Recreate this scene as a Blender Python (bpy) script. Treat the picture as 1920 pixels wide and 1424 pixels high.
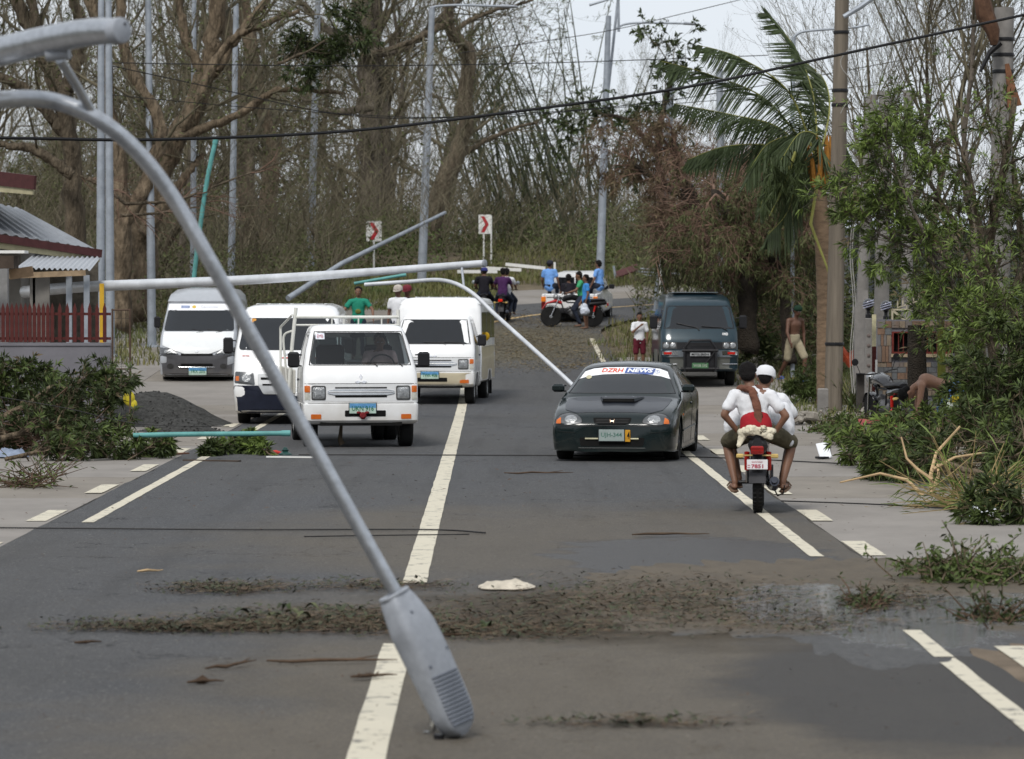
import bpy, bmesh, math, random
import numpy as np
from mathutils import Vector, Matrix, noise as mnoise
from mathutils.bvhtree import BVHTree
random.seed(7); RNG = np.random.default_rng(7)
S = bpy.context.scene; COL = S.collection
for o_ in list(bpy.data.objects): bpy.data.objects.remove(o_)
R = math.radians
# ------------------------------------------------------------------ camera
FPX = 6500.0; CAMZ = 2.2
PITCH = math.atan((712 - 560) / FPX)
cam_d = bpy.data.cameras.new('camera'); cam = bpy.data.objects.new('camera', cam_d); COL.objects.link(cam)
cam_d.sensor_width = 36; cam_d.lens = FPX / 1920 * 36
cam_d.clip_start = 0.5; cam_d.clip_end = 6000
cam.location = (0, 0, CAMZ); cam.rotation_euler = (math.pi / 2 - PITCH, 0, 0)
cam_d.dof.use_dof = True; cam_d.dof.focus_distance = 45; cam_d.dof.aperture_fstop = 4.5
S.camera = cam
# ------------------------------------------------------------------ world and light (overcast)
SUN_EL, SUN_AZ = R(50), R(200)          # high, behind the camera and to the left
wd = bpy.data.worlds.new('World'); S.world = wd; wd.use_nodes = True
nt = wd.node_tree; nt.nodes.clear()
def wn(t, **k):
    n = nt.nodes.new(t)
    for a, b in k.items(): setattr(n, a, b)
    return n
sky = wn('ShaderNodeTexSky', sky_type='NISHITA', sun_disc=False, sun_elevation=SUN_EL, sun_rotation=SUN_AZ, air_density=1.0, dust_density=2.0)
bg1 = wn('ShaderNodeBackground'); bg1.inputs[1].default_value = 0.10
nt.links.new(sky.outputs[0], bg1.inputs[0])
tc = wn('ShaderNodeTexCoord'); mp = wn('ShaderNodeMapping'); mp.inputs['Scale'].default_value = (1, 1, 3.0)
nz = wn('ShaderNodeTexNoise'); nz.inputs['Scale'].default_value = 2.2; nz.inputs['Detail'].default_value = 5
cr = wn('ShaderNodeValToRGB'); cr.color_ramp.elements[0].position = .3; cr.color_ramp.elements[1].position = .75
cr.color_ramp.elements[0].color = (.80, .86, .94, 1); cr.color_ramp.elements[1].color = (.95, .975, 1.0, 1)
nt.links.new(tc.outputs['Generated'], mp.inputs[0]); nt.links.new(mp.outputs[0], nz.inputs[0]); nt.links.new(nz.outputs[0], cr.inputs[0])
bg2 = wn('ShaderNodeBackground')
sx = wn('ShaderNodeSeparateXYZ'); nt.links.new(tc.outputs['Generated'], sx.inputs[0])
mr = wn('ShaderNodeMapRange'); mr.inputs[1].default_value = 0.0; mr.inputs[2].default_value = 1.0; mr.inputs[3].default_value = 1.02; mr.inputs[4].default_value = 1.0
nt.links.new(sx.outputs[2], mr.inputs[0]); nt.links.new(mr.outputs[0], bg2.inputs[1]); nt.links.new(cr.outputs[0], bg2.inputs[0])
mx = wn('ShaderNodeMixShader'); mx.inputs[0].default_value = .88
wo = wn('ShaderNodeOutputWorld')
nt.links.new(bg1.outputs[0], mx.inputs[1]); nt.links.new(bg2.outputs[0], mx.inputs[2]); nt.links.new(mx.outputs[0], wo.inputs[0])
sun_d = bpy.data.lights.new('sun', 'SUN'); sun = bpy.data.objects.new('sun', sun_d); COL.objects.link(sun)
sun_d.energy = 2.5; sun_d.angle = R(16); sun_d.color = (1, .96, .9)
# nishita rotation is measured from +Y towards +X; the lamp shines down its -Z
sdir = Vector((math.sin(SUN_AZ) * math.cos(SUN_EL), math.cos(SUN_AZ) * math.cos(SUN_EL), math.sin(SUN_EL)))
sun.rotation_euler = sdir.to_track_quat('Z', 'Y').to_euler(); sun.location = sdir * 200
S.view_settings.view_transform = 'Standard'; S.view_settings.look = 'None'
S.view_settings.exposure = 0.0; S.view_settings.gamma = 1.0; S.view_settings.use_curve_mapping = False
try:
    S.cycles.max_bounces = 6; S.cycles.transparent_max_bounces = 12; S.cycles.use_denoising = True
except Exception: pass
# ------------------------------------------------------------------ places
def zg(Y):
    f = lambda a, k: a + math.sqrt(a * a + k)
    return .0225 * (f(Y - 72, 20) - f(Y - 142, 30)) + .05 * (f(Y - 131, 6) - f(Y - 144, 6)) - .002
def ray(px, py):
    a = (px - 960) / FPX; b = -(py - 712) / FPX
    cp, sp = math.cos(PITCH), math.sin(PITCH)
    return Vector((a, cp + b * sp, -sp + b * cp))
def at(px, py, Y):
    d = ray(px, py); t = Y / d.y
    return Vector((d.x * t, Y, CAMZ + d.z * t))
def gp(px, py):
    d = ray(px, py); Y = 8.0
    while Y < 260:
        if CAMZ + d.z / d.y * Y <= zg(Y): break
        Y += .05
    return Vector((d.x / d.y * Y, Y, zg(Y)))
def gx(px, Y): return Vector(((px - 960) / FPX * Y, Y, zg(Y)))
# ------------------------------------------------------------------ object helpers
def tag(o, label=None, cat=None, group=None, kind=None):
    for k, v in (('label', label), ('category', cat), ('group', group), ('kind', kind)):
        if v: o[k] = v
    return o
def empty(name, loc=(0, 0, 0), rz=0, label=None, cat=None, group=None):
    o = bpy.data.objects.new(name, None); COL.objects.link(o); o.location = loc; o.rotation_euler = (0, 0, rz)
    o.empty_display_size = .1
    return tag(o, label, cat, group)
def link(name, me, mat=None, parent=None, smooth=True, ang=40):
    if mat is not None:
        me.materials.clear(); me.materials.append(mat)
    if smooth and len(me.polygons):
        me.polygons.foreach_set('use_smooth', [True] * len(me.polygons))
        if ang: me.set_sharp_from_angle(angle=R(ang))
    o = bpy.data.objects.new(name, me); COL.objects.link(o)
    if parent: o.parent = parent
    return o
def copy_tree(o, parent=None, label=None, group=None):
    c = o.copy(); COL.objects.link(c); c.parent = parent
    if label: c['label'] = label
    if group: c['group'] = group
    for ch in list(o.children): copy_tree(ch, c)
    return c
def frame_of(d):
    d = Vector(d).normalized(); u = Vector((0, 0, 1)) if abs(d.z) < .9 else Vector((1, 0, 0))
    a = d.cross(u).normalized(); b = d.cross(a).normalized(); return a, b
class MB:
    def __init__(s): s.v = []; s.f = []
    def add(s, vs, fs):
        n = len(s.v); s.v += [tuple(v) for v in vs]; s.f += [tuple(i + n for i in f) for f in fs]; return s
    def box(s, c, size, rz=0, M=None, bev=0):
        x, y, z = [k / 2 for k in size]; c = Vector(c)
        if bev:
            b = min(bev, x * .9, y * .9, z * .9); vs = []
            for sz in (-1, 1):
                for (ix, iy, iz) in ((x - b, y - b, z), (x, y, z - b)) if sz > 0 else ((x, y, z - b), (x - b, y - b, z)):
                    pass
            lv = [(x - b, y - b, -z), (x, y - b, -z + b), (x, y - b, z - b), (x - b, y - b, z)]
            lo = [(x - b, y - b, -z), (x, y, -z + b), (x, y, z - b), (x - b, y - b, z)]
            vs = []
            for (a_, b_, c_) in lo:
                k = b * .5 if (a_ == x) else 0
                ring = [(a_ - k, -b_), (a_, -b_ + k), (a_, b_ - k), (a_ - k, b_), (-a_ + k, b_), (-a_, b_ - k), (-a_, -b_ + k), (-a_ + k, -b_)] if k else \
                       [(a_ - 1e-4, -b_), (a_, -b_ + 1e-4), (a_, b_ - 1e-4), (a_ - 1e-4, b_), (-a_ + 1e-4, b_), (-a_, b_ - 1e-4), (-a_, -b_ + 1e-4), (-a_ + 1e-4, -b_)]
                vs += [Vector((p, q, c_)) for p, q in ring]
            fs = [tuple(range(7, -1, -1)), tuple(range(24, 32))]
            for l in range(3):
                for i in range(8): fs.append((l * 8 + i, l * 8 + (i + 1) % 8, l * 8 + 8 + (i + 1) % 8, l * 8 + 8 + i))
        else:
            vs = [Vector((a * x, b * y, d * z)) for a in (-1, 1) for b in (-1, 1) for d in (-1, 1)]
            fs = [(0, 1, 3, 2), (4, 6, 7, 5), (0, 4, 5, 1), (2, 3, 7, 6), (0, 2, 6, 4), (1, 5, 7, 3)]
        Q = M if M is not None else Matrix.Rotation(rz, 3, 'Z')
        return s.add([c + Q @ v for v in vs], fs)
    def tube(s, pts, r, n=8, cap=True, side=None, r2=None):
        pts = [Vector(p) for p in pts]; m = len(pts)
        rs = r if isinstance(r, (list, tuple)) else [r] * m
        r2 = rs if r2 is None else (r2 if isinstance(r2, (list, tuple)) else [r2] * m)
        vs = []; a = None
        for i in range(m):
            d = (pts[min(i + 1, m - 1)] - pts[max(i - 1, 0)])
            if d.length < 1e-9: d = Vector((0, 0, 1))
            d.normalize()
            if side is not None:
                a = Vector(side) - d * d.dot(Vector(side)); a.normalize()
            elif a is None: a, _ = frame_of(d)
            else:
                a = a - d * d.dot(a)
                a = a.normalized() if a.length > 1e-6 else frame_of(d)[0]
            b = d.cross(a)
            for k in range(n):
                t = 2 * math.pi * k / n; vs.append(pts[i] + a * (math.cos(t) * rs[i]) + b * (math.sin(t) * r2[i]))
        fs = [(i * n + k, i * n + (k + 1) % n, (i + 1) * n + (k + 1) % n, (i + 1) * n + k) for i in range(m - 1) for k in range(n)]
        if cap: fs += [tuple(range(n - 1, -1, -1)), tuple((m - 1) * n + k for k in range(n))]
        return s.add(vs, fs)
    def lathe(s, prof, n=20, M=None, c=(0, 0, 0), axis='Z', cap=True):
        vs = []; c = Vector(c)
        for r, h in prof:
            for k in range(n):
                t = 2 * math.pi * k / n; p = (math.cos(t) * r, math.sin(t) * r, h)
                if axis == 'X': p = (p[2], p[0], p[1])
                if axis == 'Y': p = (p[1], p[2], p[0])
                v = Vector(p); vs.append(c + (M @ v if M is not None else v))
        m = len(prof)
        fs = [(i * n + k, i * n + (k + 1) % n, (i + 1) * n + (k + 1) % n, (i + 1) * n + k) for i in range(m - 1) for k in range(n)]
        if cap: fs += [tuple(range(n - 1, -1, -1)), tuple((m - 1) * n + k for k in range(n))]
        return s.add(vs, fs)
    def ball(s, c, r, n=12, m=8, M=None):
        r = r if isinstance(r, (tuple, list)) else (r, r, r); c = Vector(c); vs = []
        for i in range(1, m):
            ph = math.pi * i / m
            for k in range(n):
                t = 2 * math.pi * k / n; v = Vector((r[0] * math.sin(ph) * math.cos(t), r[1] * math.sin(ph) * math.sin(t), r[2] * math.cos(ph)))
                vs.append(c + (M @ v if M is not None else v))
        fs = [(i * n + k, (i + 1) * n + k, (i + 1) * n + (k + 1) % n, i * n + (k + 1) % n) for i in range(m - 2) for k in range(n)]
        t_ = Vector((0, 0, r[2])); b_ = -t_
        vs += [c + (M @ t_ if M is not None else t_), c + (M @ b_ if M is not None else b_)]
        N = (m - 1) * n
        fs += [(N, k, (k + 1) % n) for k in range(n)] + [(N + 1, (m - 2) * n + (k + 1) % n, (m - 2) * n + k) for k in range(n)]
        return s.add(vs, fs)
    def prism(s, poly, h0, h1, axis='Z'):
        n = len(poly)
        def P(p, h): return (p[0], p[1], h) if axis == 'Z' else ((p[0], h, p[1]) if axis == 'Y' else (h, p[0], p[1]))
        vs = [P(p, h0) for p in poly] + [P(p, h1) for p in poly]
        fs = [tuple(range(n - 1, -1, -1)), tuple(range(n, 2 * n))] + [(i, (i + 1) % n, n + (i + 1) % n, n + i) for i in range(n)]
        return s.add(vs, fs)
    def mesh(s, name='m'):
        me = bpy.data.meshes.new(name); me.from_pydata(s.v, [], s.f); me.validate(); me.update(); return me
    def build(s, name, mat=None, parent=None, smooth=True, ang=40, fix=False):
        me = s.mesh(name)
        if fix:
            bm = bmesh.new(); bm.from_mesh(me); bmesh.ops.recalc_face_normals(bm, faces=bm.faces); bm.to_mesh(me); bm.free()
        return link(name, me, mat, parent, smooth, ang)
def np_mesh(name, V, F):
    """fast mesh from arrays; F is (n,3) or (n,4)"""
    V = np.asarray(V, np.float32); F = np.asarray(F, np.int32); me = bpy.data.meshes.new(name)
    me.vertices.add(len(V)); me.vertices.foreach_set('co', V.ravel())
    k = F.shape[1]; me.loops.add(F.size); me.loops.foreach_set('vertex_index', F.ravel())
    me.polygons.add(len(F)); me.polygons.foreach_set('loop_start', np.arange(0, F.size, k, dtype=np.int32))
    me.update(calc_edges=True); return me
TS = bpy.data.scenes.new('work')          # small side scene: modifiers are evaluated there, not with the whole world
def eval_mesh(o, more=()):
    obs = [o] + list(more)
    for q in obs: TS.collection.objects.link(q)
    with bpy.context.temp_override(scene=TS, view_layer=TS.view_layers[0]):
        dg = bpy.context.evaluated_depsgraph_get(); dg.update(); me = bpy.data.meshes.new_from_object(o.evaluated_get(dg))
    for q in obs: TS.collection.objects.unlink(q)
    return me
def bake(o, mods=()):
    """apply modifiers through the depsgraph and keep a plain mesh"""
    for t, kw in mods:
        m = o.modifiers.new(t.lower(), t)
        for a, b in kw.items(): setattr(m, a, b)
    me = eval_mesh(o, [m.object for m in o.modifiers if m.type == 'BOOLEAN']); o.modifiers.clear(); o.data = me; return o
def remove(o): bpy.data.objects.remove(o)
# ------------------------------------------------------------------ materials
MATS = {}
def mat(name, col, rough=.7, metal=0, var=.25, scale=8, bump=0, bscale=40, spec=.22, coat=0, trans=0, dirt=None, dz=None, detail=6, coords='Object', stretch=(1, 1, 1), col2=None, alpha=1):
    if name in MATS: return MATS[name]
    m = bpy.data.materials.new(name); m.use_nodes = True; t = m.node_tree; N = t.nodes; L = t.links
    p = N['Principled BSDF']; p.inputs['Roughness'].default_value = rough; p.inputs['Metallic'].default_value = metal
    p.inputs['Specular IOR Level'].default_value = spec; p.inputs['Coat Weight'].default_value = coat; p.inputs['Coat Roughness'].default_value = .05
    p.inputs['Transmission Weight'].default_value = trans
    tc = N.new('ShaderNodeTexCoord'); mp = N.new('ShaderNodeMapping'); mp.inputs['Scale'].default_value = stretch
    L.new(tc.outputs[coords], mp.inputs[0])
    nz = N.new('ShaderNodeTexNoise'); nz.inputs['Scale'].default_value = scale; nz.inputs['Detail'].default_value = detail; nz.inputs['Roughness'].default_value = .65
    L.new(mp.outputs[0], nz.inputs[0])
    mixn = N.new('ShaderNodeMix'); mixn.data_type = 'RGBA'
    c = np.array(col[:3]); c2 = np.array(col2[:3]) if col2 is not None else np.clip(c * (1 + var), 0, 1)
    c1 = c if col2 is not None else c * (1 - var)
    mixn.inputs[6].default_value = (*c1, 1); mixn.inputs[7].default_value = (*c2, 1)
    rp = N.new('ShaderNodeMapRange'); rp.inputs[1].default_value = .32; rp.inputs[2].default_value = .68
    L.new(nz.outputs[0], rp.inputs[0]); L.new(rp.outputs[0], mixn.inputs[0]); out = mixn.outputs[2]
    if dirt is not None:
        # dust thrown up on the lower bodywork: by object height, broken up by noise
        sx = N.new('ShaderNodeSeparateXYZ'); L.new(tc.outputs['Object'], sx.inputs[0])
        n2 = N.new('ShaderNodeTexNoise'); n2.inputs['Scale'].default_value = 3; n2.inputs['Detail'].default_value = 8; L.new(tc.outputs['Object'], n2.inputs[0])
        ma = N.new('ShaderNodeMath'); ma.operation = 'MULTIPLY_ADD'; ma.inputs[1].default_value = -1.1; L.new(n2.outputs[0], ma.inputs[0]); 
        z0 = N.new('ShaderNodeMath'); z0.operation = 'ADD'; z0.inputs[1].default_value = .55; L.new(sx.outputs[2], ma.inputs[2]); L.new(ma.outputs[0], z0.inputs[0])
        mr = N.new('ShaderNodeMapRange'); mr.inputs[1].default_value = dz[0]; mr.inputs[2].default_value = dz[1]; mr.inputs[3].default_value = dz[2]; mr.inputs[4].default_value = dz[3]
        L.new(z0.outputs[0], mr.inputs[0]); m2 = N.new('ShaderNodeMix'); m2.data_type = 'RGBA'; m2.inputs[7].default_value = (*dirt, 1)
        L.new(out, m2.inputs[6]); L.new(mr.outputs[0], m2.inputs[0]); out = m2.outputs[2]
        rr = N.new('ShaderNodeMapRange'); rr.inputs[3].default_value = rough; rr.inputs[4].default_value = .85; L.new(mr.outputs[0], rr.inputs[0]); L.new(rr.outputs[0], p.inputs['Roughness'])
    L.new(out, p.inputs['Base Color'])
    if bump:
        n3 = N.new('ShaderNodeTexNoise'); n3.inputs['Scale'].default_value = bscale; n3.inputs['Detail'].default_value = 5; L.new(mp.outputs[0], n3.inputs[0])
        b = N.new('ShaderNodeBump'); b.inputs['Strength'].default_value = bump; b.inputs['Distance'].default_value = .02; L.new(n3.outputs[0], b.inputs['Height']); L.new(b.outputs[0], p.inputs['Normal'])
    MATS[name] = m; return m
def glassmat(name, tint, mixf=.55):
    m = bpy.data.materials.new(name); m.use_nodes = True; t = m.node_tree; N = t.nodes; L = t.links; N.clear()
    tr = N.new('ShaderNodeBsdfTransparent'); tr.inputs[0].default_value = (*tint, 1)
    gl = N.new('ShaderNodeBsdfGlossy'); gl.inputs[0].default_value = (.9, .92, .95, 1); gl.inputs[1].default_value = .04
    fr = N.new('ShaderNodeFresnel'); fr.inputs[0].default_value = 1.5
    mx = N.new('ShaderNodeMixShader'); o = N.new('ShaderNodeOutputMaterial')
    L.new(fr.outputs[0], mx.inputs[0]); L.new(tr.outputs[0], mx.inputs[1]); L.new(gl.outputs[0], mx.inputs[2]); L.new(mx.outputs[0], o.inputs[0])
    MATS[name] = m; return m
RUB = mat('rubber', (.014, .014, .014), .85, var=.3, bump=.3, spec=.2)
BLK = mat('black_plastic', (.015, .015, .017), .45, var=.2)
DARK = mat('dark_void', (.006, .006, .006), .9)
CHR = mat('chrome', (.55, .56, .58), .16, 1, var=.05)
STEEL = mat('galvanised_steel', (.42, .44, .47), .33, .8, var=.16, scale=22, bump=.10, bscale=45, stretch=(1, 1, 1))
STEELP = mat('weathered_pole_steel', (.30, .33, .37), .6, .35, var=.2, scale=3, bump=.1)
WPAINT = mat('white_car_paint', (.80, .81, .82), .25, var=.03, scale=2, coat=.6, dirt=(.34, .29, .22), dz=(.25, .8, .55, .03))
CREAM = mat('cream_car_paint', (.56, .50, .36), .35, var=.08, scale=2, coat=.4, dirt=(.30, .25, .18), dz=(.2, .9, .6, .05))
GLASSD = mat('dark_tinted_glass', (.010, .012, .015), .06, var=.1, spec=.5)
ORNG = mat('amber_lens', (.55, .13, .02), .15, var=.1, coat=.5)
REDL = mat('red_lens', (.45, .015, .01), .15, var=.1, coat=.5)
LENS = mat('headlight_glass', (.26, .27, .28), .14, .35, var=.35, scale=30, coat=1, bump=.5, bscale=60)
CLEAR = glassmat('window_glass', (.55, .60, .60))
# ================================================================== SETTING
def road_c(s):
    """centre line of the road: s metres along it -> point, heading (angle right of +Y)"""
    S0, RR = 99.0, 28.0
    if s < S0: return Vector((-.60 - .0057 * s, s, 0)), 0.0057 * -1
    th = min((s - S0) / RR, R(62)); p = Vector((-.60 - .0057 * S0 + RR * (1 - math.cos(th)), S0 + RR * math.sin(th), 0))
    ex = (s - S0) - RR * R(62)
    if ex > 0: p += Vector((math.sin(th), math.cos(th), 0)) * ex
    return p, th
def rp(s, off, h=0):
    p, th = road_c(s); q = p + Vector((math.cos(th), -math.sin(th), 0)) * off
    q.z = zg(q.y) + h; return q
def strip(name, s0, s1, o0, o1, h, m, ds=1.0, no=4, parent=None, jit=0, kind='structure', side=0):
    n = max(1, int(round((s1 - s0) / ds))); vs = []; fs = []
    for i in range(n + 1):
        s = s0 + (s1 - s0) * i / n
        for j in range(no + 1):
            f = j / no; o = o0 + (o1 - o0) * f
            if jit and j in (0, no): o += jit * (mnoise.noise(Vector((s * 1.3, o * 9, 5))) + .6 * mnoise.noise(Vector((s * 5, o, 2))))
            vs.append(rp(s, o, h))
    for i in range(n):
        for j in range(no):
            a = i * (no + 1) + j; fs.append((a, a + 1, a + no + 2, a + no + 1))
    if side:
        k = len(vs); ring = []
        for j in range(no + 1): ring.append(j)
        for i in range(1, n + 1): ring.append(i * (no + 1) + no)
        for j in range(no - 1, -1, -1): ring.append(n * (no + 1) + j)
        for i in range(n - 1, 0, -1): ring.append(i * (no + 1))
        vs += [Vector(vs[q]) - Vector((0, 0, side)) for q in ring]
        for q in range(len(ring)): fs.append((ring[q], k + q, k + (q + 1) % len(ring), ring[(q + 1) % len(ring)]))
    mb = MB(); mb.add(vs, fs); o = mb.build(name, m, parent, smooth=False)
    if kind and not parent: o['kind'] = kind
    return o
# ---- asphalt: dark grey, fine grain, brown mud film and a wet patch with outlines of their own
def asphalt_mat(film=False):
    m = bpy.data.materials.new('mud_film' if film else 'asphalt'); m.use_nodes = True; t = m.node_tree; N = t.nodes; L = t.links; p = N['Principled BSDF']
    g = N.new('ShaderNodeNewGeometry')
    def noise(sc, det=6, st=(1, 1, 1), r=.6):
        mp = N.new('ShaderNodeMapping'); mp.inputs['Scale'].default_value = st; L.new(g.outputs['Position'], mp.inputs[0])
        n = N.new('ShaderNodeTexNoise'); n.inputs['Scale'].default_value = sc; n.inputs['Detail'].default_value = det; n.inputs['Roughness'].default_value = r; L.new(mp.outputs[0], n.inputs[0]); return n.outputs[0]
    def rng(i, a, b, c=0, d=1):
        r = N.new('ShaderNodeMapRange'); r.inputs[1].default_value = a; r.inputs[2].default_value = b; r.inputs[3].default_value = c; r.inputs[4].default_value = d; L.new(i, r.inputs[0]); return r.outputs[0]
    def math_(op, a, b):
        r = N.new('ShaderNodeMath'); r.operation = op
        for k, x in enumerate((a, b)):
            if isinstance(x, (int, float)): r.inputs[k].default_value = x
            else: L.new(x, r.inputs[k])
        return r.outputs[0]
    def mixc(f, a, b):
        r = N.new('ShaderNodeMix'); r.data_type = 'RGBA'
        if isinstance(f, float): r.inputs[0].default_value = f
        else: L.new(f, r.inputs[0])
        for k, x in ((6, a), (7, b)):
            if isinstance(x, tuple): r.inputs[k].default_value = (*x, 1)
            else: L.new(x, r.inputs[k])
        return r.outputs[2]
    sep = N.new('ShaderNodeSeparateXYZ'); L.new(g.outputs['Position'], sep.inputs[0]); X, Y = sep.outputs[0], sep.outputs[1]
    def blob(cx, cy, rx, ry, nsc=.7, amp=1.3):
        dx = math_('DIVIDE', math_('SUBTRACT', X, cx), rx); dy = math_('DIVIDE', math_('SUBTRACT', Y, cy), ry)
        d = math_('SQRT', math_('ADD', math_('MULTIPLY', dx, dx), math_('MULTIPLY', dy, dy)), 0)
        n = math_('MULTIPLY', math_('SUBTRACT', noise(nsc, 8), .5), amp)
        return math_('ADD', d, n)
    if film:
        md = rng(noise(3.0, 10, (1, .5, 1), .8), .3, .7); c = mixc(md, (.034, .027, .018), (.105, .083, .055)); hf = rng(noise(26, 6, (1, .45, 1), .8), .35, .65); c = mixc(math_('MULTIPLY', hf, .5), c, (.11, .085, .055))
        a = math_('MINIMUM', blob(2.15, 24.6, .62, 1.9, 2.2, 1.5), blob(3.35, 24.3, 1.5, 1.25, 2.2, 1.5)); a = math_('MINIMUM', a, blob(2.65, 22.6, .6, 1.1, 2.2, 1.2))
        a = math_('ADD', a, math_('MULTIPLY', math_('SUBTRACT', noise(16, 5, (1, .35, 1), .8), .5), 1.1)); pud = rng(a, .86, .96, 1, 0)
        c = mixc(rng(math_('ADD', Y, math_('MULTIPLY', noise(2.5, 6), 1.2)), 22.9, 23.5, 1, 0), c, mixc(hf, (.035, .035, .036), (.075, .074, .073))); c = mixc(pud, c, (.035, .034, .032)); L.new(c, p.inputs['Base Color']); L.new(rng(pud, 0, 1, .8, .04), p.inputs['Roughness']); L.new(rng(pud, 0, 1, .25, 1.0), p.inputs['Specular IOR Level'])
        b = N.new('ShaderNodeBump'); b.inputs['Distance'].default_value = .03; L.new(rng(pud, 0, 1, .9, .42), b.inputs['Strength']); p.inputs['IOR'].default_value = 1.8; L.new(noise(12, 5, (.3, 1.6, 1)), b.inputs['Height']); L.new(b.outputs[0], p.inputs['Normal'])
        return m
    grain = rng(noise(55, 3, r=.8), .35, .65); big = rng(noise(.35, 6, (1, .35, 1)), .35, .65); med = rng(noise(2.5, 8, (1, .4, 1), .75), .3, .7)
    c = mixc(grain, (.036, .038, .042), (.128, .131, .138)); c = mixc(math_('MULTIPLY', big, .5), c, (.090, .087, .082)); spk = rng(noise(38, 2, r=.3), .70, .74); c = mixc(math_('MULTIPLY', spk, .8), c, (.26, .25, .23)); trk = rng(noise(1.3, 4, (2.2, .12, 1)), .5, .7); c = mixc(math_('MULTIPLY', trk, .35), c, (.045, .045, .046))
    c = mixc(math_('MULTIPLY', med, .3), c, (.055, .054, .054))
    # brown mud film over the right lane near the camera, and the debris band
    vr = N.new('ShaderNodeTexVoronoi'); vr.feature = 'DISTANCE_TO_EDGE'; vr.inputs['Scale'].default_value = .9
    va = N.new('ShaderNodeVectorMath'); va.operation = 'ADD'; vn = N.new('ShaderNodeTexNoise'); vn.inputs['Scale'].default_value = 2.5; vn.inputs['Detail'].default_value = 6; L.new(g.outputs['Position'], vn.inputs[0]); L.new(g.outputs['Position'], va.inputs[0]); L.new(vn.outputs['Color'], va.inputs[1]); L.new(va.outputs[0], vr.inputs['Vector'])
    crk = math_('MULTIPLY', rng(vr.outputs['Distance'], .004, .014, 1, 0), rng(noise(.45, 3), .50, .60)); c = mixc(math_('MULTIPLY', crk, .75), c, (.012, .012, .013))
    mud = rng(blob(1.0, 17.5, 3.2, 6.5, .5, 1.2), .75, 1.15, 1, 0)
    mud2 = rng(blob(.6, 31.5, 3.4, 5.5, .5, 1.3), .6, 1.15, .75, 0)
    band = rng(blob(.9, 24.2, 3.4, 2.3, .9, 1.0), .6, 1.1, .9, 0)
    mudall = math_('MAXIMUM', math_('MAXIMUM', mud, mud2), math_('MULTIPLY', band, .9))
    mudc = mixc(med, (.115, .094, .066), (.16, .135, .10))
    c = mixc(math_('MULTIPLY', mudall, rng(grain, 0, 1, .35, .75)), c, mudc)
    far = rng(blob(-.8, 94, 4.5, 11, .35, 1.2), .6, 1.1, .7, 0); c = mixc(far, c, (.11, .095, .06))
    dk = rng(blob(1.6, 24.0, 2.9, 2.6, 1.2, 1.1), .55, 1.05, .9, 0)
    c = mixc(dk, c, mixc(med, (.030, .024, .016), (.060, .048, .032)))
    # wet asphalt
    w1 = blob(1.50, 29.4, 1.25, 2.7, 1.6, 1.3); w2 = blob(2.45, 19.6, 1.35, 3.3, .9, .9)
    wet1 = rng(w1, .85, 1.0, 1, 0); wet2 = rng(w2, .75, 1.05, 1, 0); wet = math_('MAXIMUM', wet1, wet2)
    cw = mixc(.7, c, (.022, .022, .024)); c = mixc(wet, c, cw)
    L.new(c, p.inputs['Base Color']); L.new(math_('SUBTRACT', .85, math_('MAXIMUM', math_('MULTIPLY', wet1, .42), math_('MULTIPLY', wet2, .25))), p.inputs['Roughness'])
    p.inputs['Specular IOR Level'].default_value = .13
    b = N.new('ShaderNodeBump'); b.inputs['Strength'].default_value = .8; b.inputs['Distance'].default_value = .014
    L.new(math_('ADD', noise(70, 3), math_('MULTIPLY', noise(3, 4), .6)), b.inputs['Height']); L.new(b.outputs[0], p.inputs['Normal'])
    return m
ASPH = asphalt_mat()
CONC = mat('concrete_shoulder', (.225, .208, .190), .85, var=.14, scale=1.1, bump=.25, bscale=30, coords='Object', stretch=(1, .6, 1), detail=10)
CONC2 = mat('concrete_shoulder_dusty', (.205, .185, .160), .88, var=.16, scale=.9, bump=.25, bscale=30, detail=10)
PAINT = mat('worn_white_paint', (.54, .50, .40), .7, var=.0, scale=7, bump=.15, detail=12)
def worn(m, thr, c2):
    for n in m.node_tree.nodes:
        if n.type == 'MAP_RANGE': n.inputs[1].default_value, n.inputs[2].default_value = thr
        if n.type == 'MIX': n.inputs[7].default_value = (*c2, 1)
worn(PAINT, (.56, .66), (.13, .125, .115))
PAINTY = mat('worn_yellow_paint', (.50, .36, .17), .7, var=.2, scale=9)
DIRT = mat('dirt_ground', (.11, .09, .06), .95, var=.45, scale=.6, bump=.5, bscale=12, coords='Object', detail=12)
MUD = mat('mud', (.07, .055, .038), .8, var=.5, scale=4, bump=.8, bscale=25, detail=10)
# ---- ground sheet
xs = np.concatenate([np.linspace(-900, -60, 12), np.linspace(-55, 55, 56), np.linspace(60, 900, 12)])
ys = np.concatenate([np.linspace(-300, -10, 6), np.linspace(-5, 60, 40), np.linspace(62, 200, 90), np.linspace(215, 2500, 16)])
vs = []
for y in ys:
    for x in xs:
        d = min(abs(x - (-.6)), 99) if y < 97 else 0
        if y >= 97:
            d = min((Vector((x, y, 0)) - road_c(s_)[0]).length for s_ in np.linspace(97, 165, 24))
        k = min(max((d - 8.5) / 6, 0), 1)
        z = (zg(min(y, 200)) + max(0, y - 200) * .01) - .05 + k * (.05 + .5 * abs(mnoise.noise(Vector((x * .12, y * .12, 0))))) - (1 - k) * .03
        vs.append((x, y, z))
nx = len(xs); fs = [(j * nx + i, j * nx + i + 1, (j + 1) * nx + i + 1, (j + 1) * nx + i) for j in range(len(ys) - 1) for i in range(nx - 1)]
MB().add(vs, fs).build('ground', DIRT, ang=0)['kind'] = 'structure'
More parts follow.
